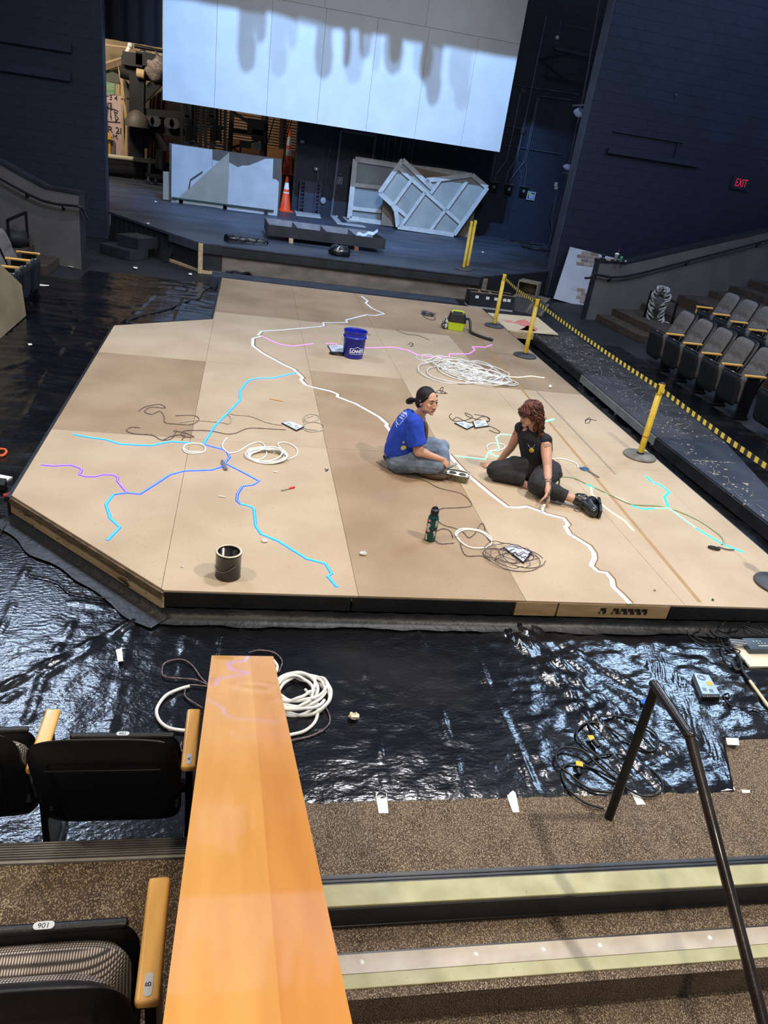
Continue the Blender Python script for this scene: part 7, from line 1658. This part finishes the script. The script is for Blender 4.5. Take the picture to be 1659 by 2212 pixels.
a, b = bp(743, 349, .03), bp(790, 356, .03); part('lettering_underline', M().beam(a, b, 0.01, 0.02), pm('faint_grey_ink2', (60, 68, 84)), dr)
CND = pm('pale_conduit', (66, 76, 98), (92, 104, 128), 9, 0.4, metal=0.5)
kw = (1040, 180, 220/1659)
def cpath(pts, r=0.016, mt=CND): return M().tube([bp(x, y, .04) for x, y in pts], r, 6)
grpc = 'conduits on the back wall'
for i, (pts, lb) in enumerate(((Z([(235, 1140), (145, 1615)], *kw), 'short straight conduit into the first switch box'),
     (Z([(650, 100), (540, 660), (415, 1240), (230, 1500), (210, 1620)], *kw), 'conduit bending left into the first switch box'),
     (Z([(835, 0), (680, 740), (550, 1260), (430, 1440), (385, 1650)], *kw), 'conduit bending left into the second switch box'),
     (Z([(915, 220), (740, 1080), (690, 1290), (470, 1570), (450, 1665)], *kw), 'conduit crossing diagonally to the second switch box'),
     (Z([(660, 790), (580, 1240), (655, 1540), (622, 1690)], *kw), 'conduit crossing right into the third switch box'),
     (Z([(930, 230), (770, 1060), (715, 1290), (742, 1400), (690, 1700)], *kw), 'rightmost bent conduit into the third switch box'),
     ([(832, 292), (826, 350)], 'leftmost of the short conduits below the screen'), ([(842, 294), (834, 352)], 'second short conduit below the screen from the left'), ([(855, 296), (850, 350)], 'third short conduit below the screen from the left'),
     ([(868, 298), (858, 356)], 'fourth short conduit below the screen from the left'), ([(886, 300), (878, 352)], 'fifth short conduit below the screen from the left'), ([(894, 302), (886, 356)], 'rightmost of the short conduits below the screen'),
     ([(1180, 35), (1118, 340)], 'tall straight conduit right of the screen'), ([(1112, 184), (1248, 204)], 'upper horizontal conduit right of the screen'), ([(1092, 272), (1126, 278)], 'short horizontal conduit at the screen edge'), ([(1085, 313), (1213, 333)], 'lower long horizontal conduit right of the screen'),
     ([(1162, 207), (1245, 218)], 'faint horizontal conduit beneath the upper one'), ([(715, 310), (706, 360), (701, 420), (698, 432)], 'thin drop wire between the door and the ladder rack'))):
    solo('conduit', cpath(pts, 0.012 if i in (6, 7, 8, 9, 10, 11, 17) else 0.016), CND, lb, 'conduit', grpc)
for x, y, lb in ((1066, 405, 'leftmost round faced switch box on the back wall'), (1098, 410, 'middle round faced switch box on the back wall'), (1130, 414, 'rightmost round faced switch box on the back wall')):
    p = bp(x, y, .05); t = thing('switch_box', lb, 'switch box', p, 0, 'switch boxes'); part('box', M().box(p, (0.22, 0.08, 0.26)), BLACKMET, t, bevel=0.008); part('dial', M().tube([p+Vector((0, -.04, .02)), p+Vector((0, -.055, .02))], 0.045, 14), pm('dial_grey', (96, 104, 118)), t); part('top_flange', M().box(p+Vector((0, -.0, .15)), (0.28, 0.09, 0.02)), DFR, t)
p = bp(1147, 423, .05); t = thing('notice', 'small white bordered notice with a yellow sticker beside the switch boxes', 'notice', p)
part('card', M().box(p, (0.26, 0.015, 0.24)), pm('notice_white', (150, 166, 190)), t); part('border', M().box(p+Vector((0, -.009, 0)), (0.20, 0.004, 0.18)), INK, t); part('inner_card', M().box(p+Vector((0.01, -.012, -0.01)), (0.16, 0.004, 0.13)), pm('notice_inner', (140, 156, 180)), t)
part('yellow_sticker', M().box(p+Vector((-0.05, -.016, 0.05)), (0.07, 0.004, 0.06)), pm('notice_yellow', (180, 190, 60)), t)
m = M().box((0, 0, 0), (0.12, 0.05, 0.14))
for x, y, lb in ((1129, 195, 'junction box on the upper conduit'), (1129, 281, 'junction box where two conduits split')):
    p = bp(x, y, .06); solo('junction_box', M().box(p, (0.13, 0.06, 0.15)), pm('box_grey', (44, 50, 62)), lb, 'junction box', 'junction boxes')
p = bp(683, 365, .06); solo('wall_lamp', M().ball(p, (0.09, 0.08, 0.07)).tube([p+Vector((0.05, 0, 0)), p+Vector((0.08, 0, -.3))], 0.012, 6), CHROME, 'small pale fixture on the wall above the ladder rack', 'fixture')
p = bp(698, 433, .05); solo('socket', M().ball(p, (0.085, 0.03, 0.10)), pm('socket_white', (130, 140, 156)), 'round white socket low on the wall left of the door', 'socket')
p = bp(653, 306, .06); solo('wall_card', M().box(p, (0.11, 0.01, 0.07)), WHITEP, 'small pale card at the left end of the back wall', 'card')
# rack against the back wall
t = thing('ladder_rack', 'dark blue ladder like racks against the back wall left of the door', 'rack', (bp(665, 460).x, 23.3, SZ))
NB = pm('dark_blue_metal', (20, 30, 52), (28, 40, 64), 5, 0.5)
for x0, x1 in ((644, 655), (678, 687)):
    a0, a1 = aty(x0, 460, 23.35), aty(x1, 463, 23.35); ztop = aty(655, 388, 23.35).z
    for a_ in (a0, a1): part('upright', M().beam((a_.x, 23.35, SZ), (a_.x+0.0, 23.35, ztop), 0.04, 0.05, up=(0, 1, 0)), NB, t)
    for k in range(8): z_ = SZ+0.15+k*(ztop-SZ-0.2)/7; part('rung', M().beam((a0.x, 23.33, z_), (a1.x, 23.33, z_), 0.03, 0.03), NB, t)
part('middle_panel', M().bx(aty(657, 460, 23.4).x, aty(676, 462, 23.4).x, 23.40, 23.43, SZ, ztop-0.02), NB, t)
# exit sign
p = aty(1600, 396, RWY-0.03); t = thing('exit_sign', 'red lettered EXIT sign on the right wall', 'exit sign', p)
part('housing', M().box(p+Vector((0, 0.0, 0)), (0.46, 0.04, 0.28)), pm('exit_housing', (14, 24, 44)), t, bevel=0.006)
tm = text_mesh('EXIT', 0.24, 0.002, -0.003, 0.62); tm.xf(Matrix.Translation(p+Vector((0, -0.024, 0))) @ Matrix.Rotation(R90, 4, 'X')); part('lettering', tm, pm('exit_red', (224, 44, 66), emit=0.75), t)
solo('wall_hook', M().ball(aty(1460, 205, RWY-.02), (0.03, 0.02, 0.035)), DFR, 'tiny pale hook high on the right wall', 'hook')
# cable run, ladder and white rags in the corner beside the right wall
XC = 7.05
def cp(x, y, Y=18.2): return aty(x, y, Y)
t = thing('cable_drop', 'vertical pipe with cables in the dark corner left of the right wall', 'pipe', cp(1180, 520))
part('pipe', M().tube([cp(1296, 0, 19.5), cp(1262, 200, 19.5), cp(1220, 400, 19.5), cp(1180, 555, 19.5)], 0.03, 8), pm('dim_pipe', (26, 34, 50), (34, 42, 60), 5, 0.5), t)
part('cable', M().tube(smooth_path([cp(1205, 400, 19.4), cp(1202, 420, 19.4), cp(1196, 450, 19.4), cp(1192, 490, 19.4), cp(1186, 530, 19.4)], 4), 0.016, 6), CND, t)
part('cable', M().tube(smooth_path([cp(1196, 440, 19.4), cp(1186, 470, 19.4), cp(1190, 500, 19.4), cp(1180, 530, 19.4)], 4), 0.012, 6), BLACKMET, t)
t = thing('socket_strip', 'white double socket on the corner pipe', 'socket', cp(1201, 402)); part('socket', M().box(cp(1201, 398, 19.3), (0.07, 0.03, 0.09)), WHITEP, t); part('socket', M().box(cp(1201, 406, 19.3), (0.07, 0.03, 0.06)), WHITEP, t)
def rag(x, y, Y, r, lb):
    m = M().ball((0, 0, 0), r, n=12, m=8); c = cp(x, y, Y); m.v = [tuple(c+Vector(v)*(1+0.5*noise.noise(Vector(v)*9))) for v in m.v]; solo('white_rag', m, pm('bluish_white_cloth', (150, 170, 210), (176, 192, 224), 9, 0.8), lb, 'rag', 'white rags hanging at the corner')
rag(1252, 243, 18.6, (0.13, 0.1, 0.10), 'crumpled white rag high in the corner beside the right wall'); rag(1226, 361, 18.6, (0.11, 0.08, 0.07), 'crumpled white rag on a bracket halfway down the corner')
for x, y, lb in ((1250, 229, 'thin bracket arm above the upper white rag'), (1228, 374, 'thin bracket arm under the lower white rag')):
    solo('bracket_arm', M().beam(cp(x-12, y-1, 19.0), Vector((7.22, 18.0, cp(x, y, 18.6).z)), 0.05, 0.03), DFR, lb, 'bracket')
t = thing('lighting_perch', 'dark metal shelf and lamp frame high in the corner right of the screen', 'lighting frame', cp(1235, 110, 21))
part('shelf', M().beam(cp(1196, 104, 21), cp(1282, 125, 21), 0.25, 0.07), pm('dim_shelf', (30, 38, 54)), t)
part('hanger', M().beam(cp(1212, 45, 21), cp(1198, 104, 21), 0.04, 0.04, up=(0, 1, 0)), pm('dim_shelf2', (34, 42, 60)), t); part('hanger', M().beam(cp(1216, 52, 21), cp(1290, 68, 21), 0.04, 0.04), pm('dim_shelf2', (34, 42, 60)), t)
part('lamp_body', M().ball(cp(1204, 81, 20.9), 0.045), WHITEP, t); q_ = cp(1240, 114, 21); part('wall_arm', M().beam(q_, Vector((q_.x, BWY+0.01, q_.z)), 0.06, 0.06), pm('dim_shelf', (30, 38, 54)), t)
t = cable('cable_tangle', [heap((at(1180, 535, SZ).x-0.5, at(1180, 535, SZ).y-0.8), 0.45, 0.25, 5, 0.012, 3, 0.05, 0.6, base=SZ), heap((at(1120, 523, SZ).x, at(1120, 523, SZ).y-0.2), 0.5, 0.15, 4, 0.012, 13, 0.03, 0.6, base=SZ)], 0.016, CABLE, 'loose black cables on the stage floor by the right corner', 'cables')
# ------------------------------------------------------------------ the workshop seen through the opening
SY = 28.2
def sp(x, y, Y=SY): return aty(x, y, Y)
BEW = pm('workshop_wall', (150, 128, 100), (170, 148, 118), 1.5, 0.8)
struct('wall_workshop', M().bx(-9, 4.2, SY, SY+0.2, SZ, 7), BEW)
struct('wall_workshop_left', M().bx(-9.2, -9, 18.6, SY, SZ, 7), BEW)
def sl(nm, pts, Y, th, mt, t, **k): return part(nm, M().slab([sp(x, y, Y) for x, y in pts], (0, 1, 0), th), mt, t, **k)
k3 = (220, 80, 260/2212)
z3 = lambda p: Z(p, *k3)
TAN = pm('tan_timber', (170, 144, 108), (190, 164, 126), 4, 0.7); TAND = pm('tan_shade_timber', (120, 98, 76), (136, 112, 88), 4, 0.8)  # second tan: same timber, shade of the beam face put into the colour
t = thing('roof_beam', 'big sloping timber beam under the workshop ceiling', 'beam', sp(240, 135, 27.6))
sl('beam_face', z3([(0, 480), (500, 345), (895, 290), (900, 360), (520, 460), (0, 640)]), 27.6, 0.2, TAND, t)
sl('beam_top', z3([(0, 470), (500, 325), (505, 352), (0, 520)]), 27.58, 0.18, TAN, t)
for q, lb in (([(0, 110), (560, 190), (560, 215), (0, 150)], 'pale upper rail of the workshop ceiling, farther left'), ([(520, 85), (1119, 165), (1119, 195), (520, 115)], 'cream pipe running right under the black border')):
    solo('ceiling_rail', M().slab([sp(x, y, 27.3) for x, y in z3(q)], (0, 1, 0), 0.08), TAN, lb, 'rail')
solo('ceiling_pipe', M().tube([sp(*p, 26.8) for p in z3([(600, 165), (1150, 270)])], 0.05, 8), BLACKMET, 'black pipe under the workshop ceiling', 'pipe')
for p0, p1, lb in (((520, 150), (440, 310), 'left white fluorescent style tube in the workshop'), ((755, 250), (745, 350), 'short white tube fixture in the workshop')):
    t = thing('tube_lamp', lb, 'lamp', sp(*z3([p0])[0], 27.0)); part('tube', M().tube([sp(*z3([p0])[0], 27.0), sp(*z3([p1])[0], 27.0)], 0.055, 8), pm('lamp_white', (226, 218, 200), (236, 228, 212), 5, emit=0.25), t); part('holder', M().ball(sp(*z3([p0])[0], 27.0), 0.08), WHITE, t)
sw = struct('ceiling_workshop', M().slab([sp(x, y, 28.0) for x, y in z3([(930, 190), (1200, 240), (1200, 700), (905, 640), (905, 330)])], (0, 1, 0), 0.05), pm('bright_board', (226, 208, 180), (236, 220, 194), 3, 0.7))
# boards with drawings
t = thing('drawing_board', 'tall pale pink sheet with pen drawings and numbers', 'poster board', sp(245, 335, 27.5))
sl('sheet', z3([(15, 1060), (383, 1080), (365, 2180), (110, 2150), (90, 1500), (80, 1375), (15, 1300)]), 27.5, 0.03, pm('pink_paper', (196, 168, 164), (206, 180, 176), 3, 0.8), t)
m = M(); 
for a, b in (((110, 1215), (175, 1215)), ((175, 1215), (175, 1310)), ((175, 1310), (105, 1310)), ((105, 1310), (110, 1215)), ((150, 1340), (210, 1320)), ((210, 1320), (300, 1365)), ((225, 1340), (262, 1555)), ((105, 1552), (340, 1570)), ((245, 1560), (300, 1500)), ((160, 1345), (170, 1520)), ((150, 1450), (180, 1480)), ((20, 1082), (125, 1085)), ((20, 1105), (60, 1108)), ((30, 1130), (75, 1135)), ((250, 1420), (300, 1490)), ((240, 1380), (290, 1400))):
    m.beam(sp(*z3([a])[0], 27.48), sp(*z3([b])[0], 27.48), 0.008, 0.022)
part('pen_lines', m, INK, t, kind='stuff')
for tx, p, s_ in (('3 4', (210, 1120), 0.2), ('LAR 28', (165, 1705), 0.26), ('3 M', (195, 1830), 0.2), ('18', (140, 1280), 0.16)):
    tm = text_mesh(tx, s_); tm.xf(Matrix.Translation(sp(*z3([p])[0], 27.48)) @ Matrix.Rotation(R90, 4, 'X')); part('pen_number', tm, INK, t)
def flat(nm, lb, cat, pts, Y, mt, th=0.03, grp=None, down=True):
    P = [sp(x, y, Y) for x, y in z3(pts)]; P.sort(key=lambda p: p.z) if False else None
    m = M().slab(P, (0, 1, 0), th)
    lo = min(p.z for p in P)
    if down and lo > SZ+0.1:
        xs_ = sorted(p.x for p in P); a_, b_ = xs_[0], xs_[-1]; w_ = (b_-a_)*0.3; m.bx(a_+w_, b_-w_, Y+th+0.01, Y+th+0.05, SZ, lo+0.2)
    return solo(nm, m, mt, lb, cat, grp)
flat('painted_board', 'green and white streaked board above the pink sheet', 'board', [(10, 800), (240, 850), (232, 1062), (15, 1055)], 27.6, pm('green_streaks', (92, 142, 106), (160, 178, 150), 6, 0.7, stretch=(0.4, 1, 6)))
flat('grey_board', 'grey green board behind the streaked one', 'board', [(10, 640), (130, 610), (320, 690), (325, 860), (12, 800)], 27.75, pm('grey_green', (88, 90, 80), (100, 102, 92), 3, 0.8))
flat('cream_board', 'narrow cream board right of the streaked board', 'board', [(240, 850), (330, 870), (330, 1075), (240, 1065)], 27.65, TAN)
flat('grey_board', 'tall grey panel overlapping the pink sheet', 'board', [(15, 1200), (95, 1200), (80, 1375), (100, 1870), (25, 1870)], 27.3, pm('grey_panel', (140, 132, 118)))
flat('yellow_block', 'yellow block leaning on the pink sheet', 'block', [(60, 1820), (175, 1830), (175, 1885), (62, 1875)], 27.2, pm('shop_yellow', (220, 160, 30)), 0.12)
flat('white_board', 'bright white board at the foot of the pink sheet', 'board', [(35, 1870), (105, 1880), (108, 2170), (45, 2165)], 27.25, WHITE)
flat('grey_sheet', 'scribbled grey sheet low on the pink one', 'board', [(108, 1895), (240, 1900), (240, 2160), (115, 2160)], 27.4, pm('grey_sheet', (104, 98, 94)))
for i, (q, lb) in enumerate((([(295, 490), (325, 620), (380, 780), (420, 1130), (345, 1130), (340, 850), (305, 640)], 'long pale plank leaning left of the black rack'), ([(385, 1080), (440, 1300), (520, 1700), (470, 2190), (400, 2190), (430, 1700)], 'lower bent plank beneath the long pale one'),
                            ([(400, 740), (520, 900), (555, 1140), (430, 1110)], 'grey panel wedged in the rack top'), ([(545, 760), (610, 770), (610, 1085), (550, 1090)], 'cream upright board in the rack'), ([(555, 1090), (582, 1090), (570, 1500), (556, 1490)], 'thin cream lath in the rack'))):
    flat('timber_plank', lb, 'plank', q, 27.0-0.05*i, TAN if i != 2 else pm('rack_grey', (78, 68, 60)), 0.04, 'timber in the workshop')
# white pipe and rolled black drape on the floor
t = thing('pipe_on_roll', 'long cream pipe lying on the rolled black drape', 'pipe', sp(260, 338, 26.9)); part('pipe', M().tube([sp(222, 336, 26.8), sp(357, 352, 26.8)], 0.07, 8), pm('cream_pipe2', (200, 190, 160)), t)
m = M()
for k, (yy, r) in enumerate(((353, .27), (366, .17))): m.tube([sp(180+20*i, yy-8+i*2.6, 27.0-0.2*k)+Vector((0, 0, 0.02*math.sin(i*1.3+k))) for i in range(12)], r, 10)
t = thing('rolled_drape', 'thick roll of black cloth along the workshop floor', 'cloth roll', sp(260, 360, 26.9)); part('roll', m, SHADOWBLACK, t)
# black timber rack
t = thing('timber_rack', 'heavy black storage rack loaded with dark rolls', 'rack', sp(320, 340, 26.4))
RK = pm('rack_black', (13, 14, 18), (24, 24, 28), 4, 0.7)
def bar(a, b, w, Y=26.4, nm='beam', mt=None, tt=None): return part(nm, M().beam(sp(*z3([a])[0], Y), sp(*z3([b])[0], Y), w, w, up=(0, 1, 0)), mt or RK, tt or t)
bar((660, 700), (640, 2200), 0.42, nm='post'); bar((620, 1250), (1060, 790), 0.28, nm='brace'); bar((700, 1370), (1700, 1460), 0.20); bar((560, 1660), (1700, 1780), 0.24); bar((700, 2000), (960, 1760), 0.26, nm='brace'); bar((960, 1760), (1180, 2100), 0.26, nm='brace'); bar((620, 720), (1300, 760), 0.2)
for x in (830, 1060): bar((x, 1370), (x, 2050), 0.10, nm='upright')
for a, b, r, lb in (((380, 500), (900, 560), 0.24, 'dark roll on top of the rack'), ((360, 600), (640, 690), 0.22, 'second dark roll below on the rack')):
    part('stored_roll', M().tube([sp(*z3([a])[0], 26.5), sp(*z3([b])[0], 26.5)], r, 12), pm('dark_roll', (24, 22, 22), (38, 35, 34), 4, 0.8), t, label=lb)
for x in (580, 820): part('stored_box', M().box(sp(*z3([(x, 415)])[0], 26.3), (0.55, 0.4, 0.34)), RK, t)
part('stored_tube', M().tube([sp(*z3([(640, 660)])[0], 26.1), sp(*z3([(780, 690)])[0], 26.1)], 0.13, 10), TAN, t)
m = M().ball((0, 0, 0), (0.36, 0.3, 0.36), n=20, m=14); c = sp(*z3([(1020, 570)])[0], 26.3); m.v = [tuple(c+Vector(v)*(1+0.3*noise.noise(Vector(v)*6)+0.08*noise.noise(Vector(v)*16))) for v in m.v]
solo('folded_cloth', m, pm('grey_striped_cloth', (150, 136, 132), (70, 62, 62), 14, 0.8, stretch=(1, 1, 4)), 'crumpled grey cloth on top of the rack beside the screen', 'cloth')
# coloured boards standing inside the rack
for i in range(9):
    x = 880+i*36; col = [(150, 60, 40), (190, 150, 100), (120, 70, 46), (200, 170, 130), (90, 60, 44), (176, 64, 40), (214, 188, 150), (96, 84, 74), (150, 120, 86)][i]
    solo('stored_board', M().slab([sp(a, b, 27.2) for a, b in z3([(x, 1130-i*26), (x+22, 1130-i*26), (x-40, 2390), (x-62, 2390)])], (0, 1, 0), 0.3), pm('stored_board_%d' % i, col, tuple(min(255, v+14) for v in col), 5, 0.7), ['rust red', 'tan', 'brown', 'cream', 'dark brown', 'bright rust', 'pale cream', 'grey', 'straw'][i]+' edged board stored upright in the rack', 'board', 'boards stored in the rack')
# dome lamps, disc row, orange bin, caster dolly
t = thing('dome_lamp', 'large grey dome shaped lamp shade hanging on the rack', 'lamp shade', sp(*z3([(640, 1560)])[0], 26.0)); c = sp(*z3([(645, 1650)])[0], 25.9)
part('shade', M().lathe([(0.36, 0), (0.34, 0.16), (0.24, 0.34), (0.08, 0.44), (0, 0.45)], c, 22), pm('dull_grey_shade', (74, 66, 58), (90, 82, 72), 4, 0.6), t)
for x, y, lb in ((870, 1540, 'leftmost grey disc on the rack bar'), (985, 1550, 'second grey disc on the rack bar'), (1235, 1580, 'third grey disc on the rack bar'), (1335, 1590, 'rightmost grey disc on the rack bar')):
    c = sp(*z3([(x, y)])[0], 26.1); solo('disc', M().tube([c, c+Vector((0, 0.06, 0))], 0.15, 14), pm('disc_grey', (62, 58, 64)), lb, 'disc', 'grey discs on the rack')
t = thing('orange_bin', 'orange bin with a dark tube standing in front', 'bin', sp(*z3([(1050, 2050)])[0], 26.9)); sl('body', z3([(985, 2000), (1040, 1940), (1150, 1940), (1180, 2000), (1220, 2170), (1210, 2330), (980, 2310)]), 26.9, 0.4, pm('bin_orange', (176, 52, 26), (190, 62, 32), 4, 0.6), t)
part('dark_tube', M().tube([sp(*z3([(1085, 2080)])[0], 26.0), sp(*z3([(1070, 2420)])[0], 26.0)], 0.16, 10), BLACKPL, t)
dq = SP(318, 398); t = thing('caster_dolly', 'black wheeled frame half hidden by the scenery boards', 'dolly', dq)
part('frame_bar', M().beam(dq+Vector((-0.05, 0, 0.26)), dq+Vector((0.95, 0.1, 0.26)), 0.10, 0.12), BLACKMET, t); part('upright', M().beam(dq+Vector((0.05, 0, 0.3)), dq+Vector((0.08, 0.1, 0.75)), 0.08, 0.1, up=(0, 1, 0)), BLACKMET, t); part('brace', M().beam(dq+Vector((0.15, 0, 0.7)), dq+Vector((0.5, 0.1, 0.32)), 0.03, 0.03), BLACKMET, t)
for dx, dy in ((0.03, -0.05), (0.22, 0.18)): part('wheel', M().tube([dq+Vector((dx, dy-0.025, 0.09)), dq+Vector((dx, dy+0.025, 0.09))], 0.085, 14), pm('caster_rubber', (36, 36, 40)), t); part('caster_fork', M().beam(dq+Vector((dx, dy, 0.09)), dq+Vector((dx+0.02, dy, 0.22)), 0.03, 0.07, up=(0, 1, 0)), CHROME, t)
# louvred door with slats and a gold panel
lv = struct('door_2', M().bx(sp(425, 300).x, sp(640, 300).x+0.1, SY-0.06, SY-0.01, SZ, 4.6), pm('louvre_backing', (22, 18, 16)))
x0, x1 = sp(425, 290).x, sp(642, 290).x
me = M().box((0, 0, 0), (x1-x0, 0.07, 0.030), R=Euler((0.6, 0, 0)).to_matrix()).mesh('slat', [pm('louvre_slat', (170, 136, 106), (186, 152, 120), 5, 0.6)])
for k in range(34): inst('slat', me, lv, Matrix.Translation(((x0+x1)/2, SY-0.12, 1.05+k*0.085)))
for px_ in (455, 605): part('stile', M().beam(sp(px_+5, 230, SY-.2), sp(px_, 345, SY-.2), 0.12, 0.05, up=(0, 1, 0)), pm('stile_brown', (50, 40, 34)), lv)
GOLD = pm('gold_brown_sheet', (120, 74, 34), (190, 140, 84), 1.6, 0.6, detail=6)
solo('gold_panel', M().slab([sp(x, y, 27.7) for x, y in [(485, 300), (642, 328), (632, 440), (478, 412)]], (0, 1, 0), 0.05), pm('gold_brown_dark', (92, 54, 26), (120, 76, 40), 2, 0.6), 'brown sheet material standing below the slatted door', 'board')
solo('gold_panel', M().slab([sp(x, y, 27.4) for x, y in [(578, 316), (612, 323), (604, 434), (572, 430)]], (0, 1, 0), 0.05), GOLD, 'mottled gold board just left of the tall cone', 'board')
# black lift machines on wheels behind the boards
k7 = (360, 230, 280/1659)
z7 = lambda p: Z(p, *k7)
def lift(lb, xs, Y, cell, legs=True):
    t = thing('lift_frame', lb, 'lift machine', sp(*z7([(xs[0], 500)])[0], Y), 0, 'black lift machines behind the boards')
    a, b = xs; f = 0.115*1
    def P(x, y): return sp(*z7([(x, y)])[0], Y)
    for x in (a, b): part('mast', M().beam(P(x, -80), Vector((P(x, 500).x, Y, SZ)), 0.09, 0.09, up=(0, 1, 0)), RK, t)
    for y in cell: part('cross_rail', M().beam(P(a, y), P(b, y+f*(b-a)*1.3), 0.07, 0.07, up=(0, 1, 0)), NB, t)
    for x in (a+0.25*(b-a), a+0.75*(b-a)): part('inner_mast', M().beam(P(x, -60), P(x, 470), 0.05, 0.05, up=(0, 1, 0)), BLACKMET, t)
    c = P((a+b)/2, 200); part('winch', M().box(P((a+b)/2+10, 330), (0.26, 0.16, 0.40)).box(P((a+b)/2-20, 300), (0.12, 0.2, 0.6)), BLACKMET, t); part('hydraulic_ram', M().tube([P((a+b)/2, -40), P((a+b)/2, 280)], 0.07, 8), BLACKPL, t)
    for x in (a+0.4*(b-a), a+0.62*(b-a)): part('pale_tag', M().tube([P(x, 370), P(x+2, 440)], 0.022, 6), CHROME, t)
    for y in (90, 160): part('control_box', M().box(P(a+0.3*(b-a), y), (0.16, 0.1, 0.2)), BLACKPL, t)
    return t
lift('left black lift machine under the lower left edge of the screen', (195, 440), 25.6, (215, 455)); lift('right black lift machine under the screen', (505, 755), 25.3, (245, 480))
t = thing('truss_stand', 'black diagonal braced truss with a grey post under the screen', 'truss', sp(*z7([(1000, 500)])[0], 25.8))
def Q(x, y, Y=25.8): return sp(*z7([(x, y)])[0], Y)
for a, b, w, nm in (((845, -60), (790, 900), 0.14, 'post'), ((860, 80), (1270, 340), 0.10, 'brace'), ((855, 310), (1270, 375), 0.11, 'rail'), ((840, 525), (1260, 410), 0.07, 'brace'), ((845, 530), (940, 600), 0.05, 'brace'), ((940, 600), (950, 500), 0.05, 'brace'), ((1285, -60), (1240, 900), 0.13, 'post'), ((1390, 100), (1290, 470), 0.03, 'brace')):
    part(nm, M().beam(Q(*a), Q(*b), w, w, up=(0, 1, 0)), RK, t)
part('grey_post', M().beam(Q(1245, -60, 25.5), Q(1220, 640, 25.5), 0.13, 0.1, up=(0, 1, 0)), pm('mid_grey_post', (70, 66, 66)), t); part('motor', M().box(Q(1140, 260, 25.5), (0.5, 0.3, 0.42)), BLACKPL, t); part('motor', M().box(Q(1180, 370, 25.5), (0.42, 0.3, 0.3)), BLACKPL, t)
part('joint_box', M().box(Q(1010, 485, 25.5), (0.36, 0.2, 0.2)), BLACKPL, t); part('small_grey_box', M().box(Q(1160, 505, 25.4), (0.24, 0.1, 0.22)), pm('grey_tin_box', (70, 76, 80)), t)
for dx in (0, 10, 20): solo('hanging_cable', M().tube([aty(620+dx*0.6, 255, 23.2), aty(611+dx*0.35, 300, 23.2), aty(618-dx*0.1, 350, 23.2), aty(619, 380, 23.2)], 0.012, 5), BLACKMET, ['left', 'middle', 'right'][dx//10]+' hanging cable in front of the tall cone', 'cable', 'cables hanging above the cones')
bpy.context.view_layer.update()
print('OBJECTS', len(bpy.data.objects))
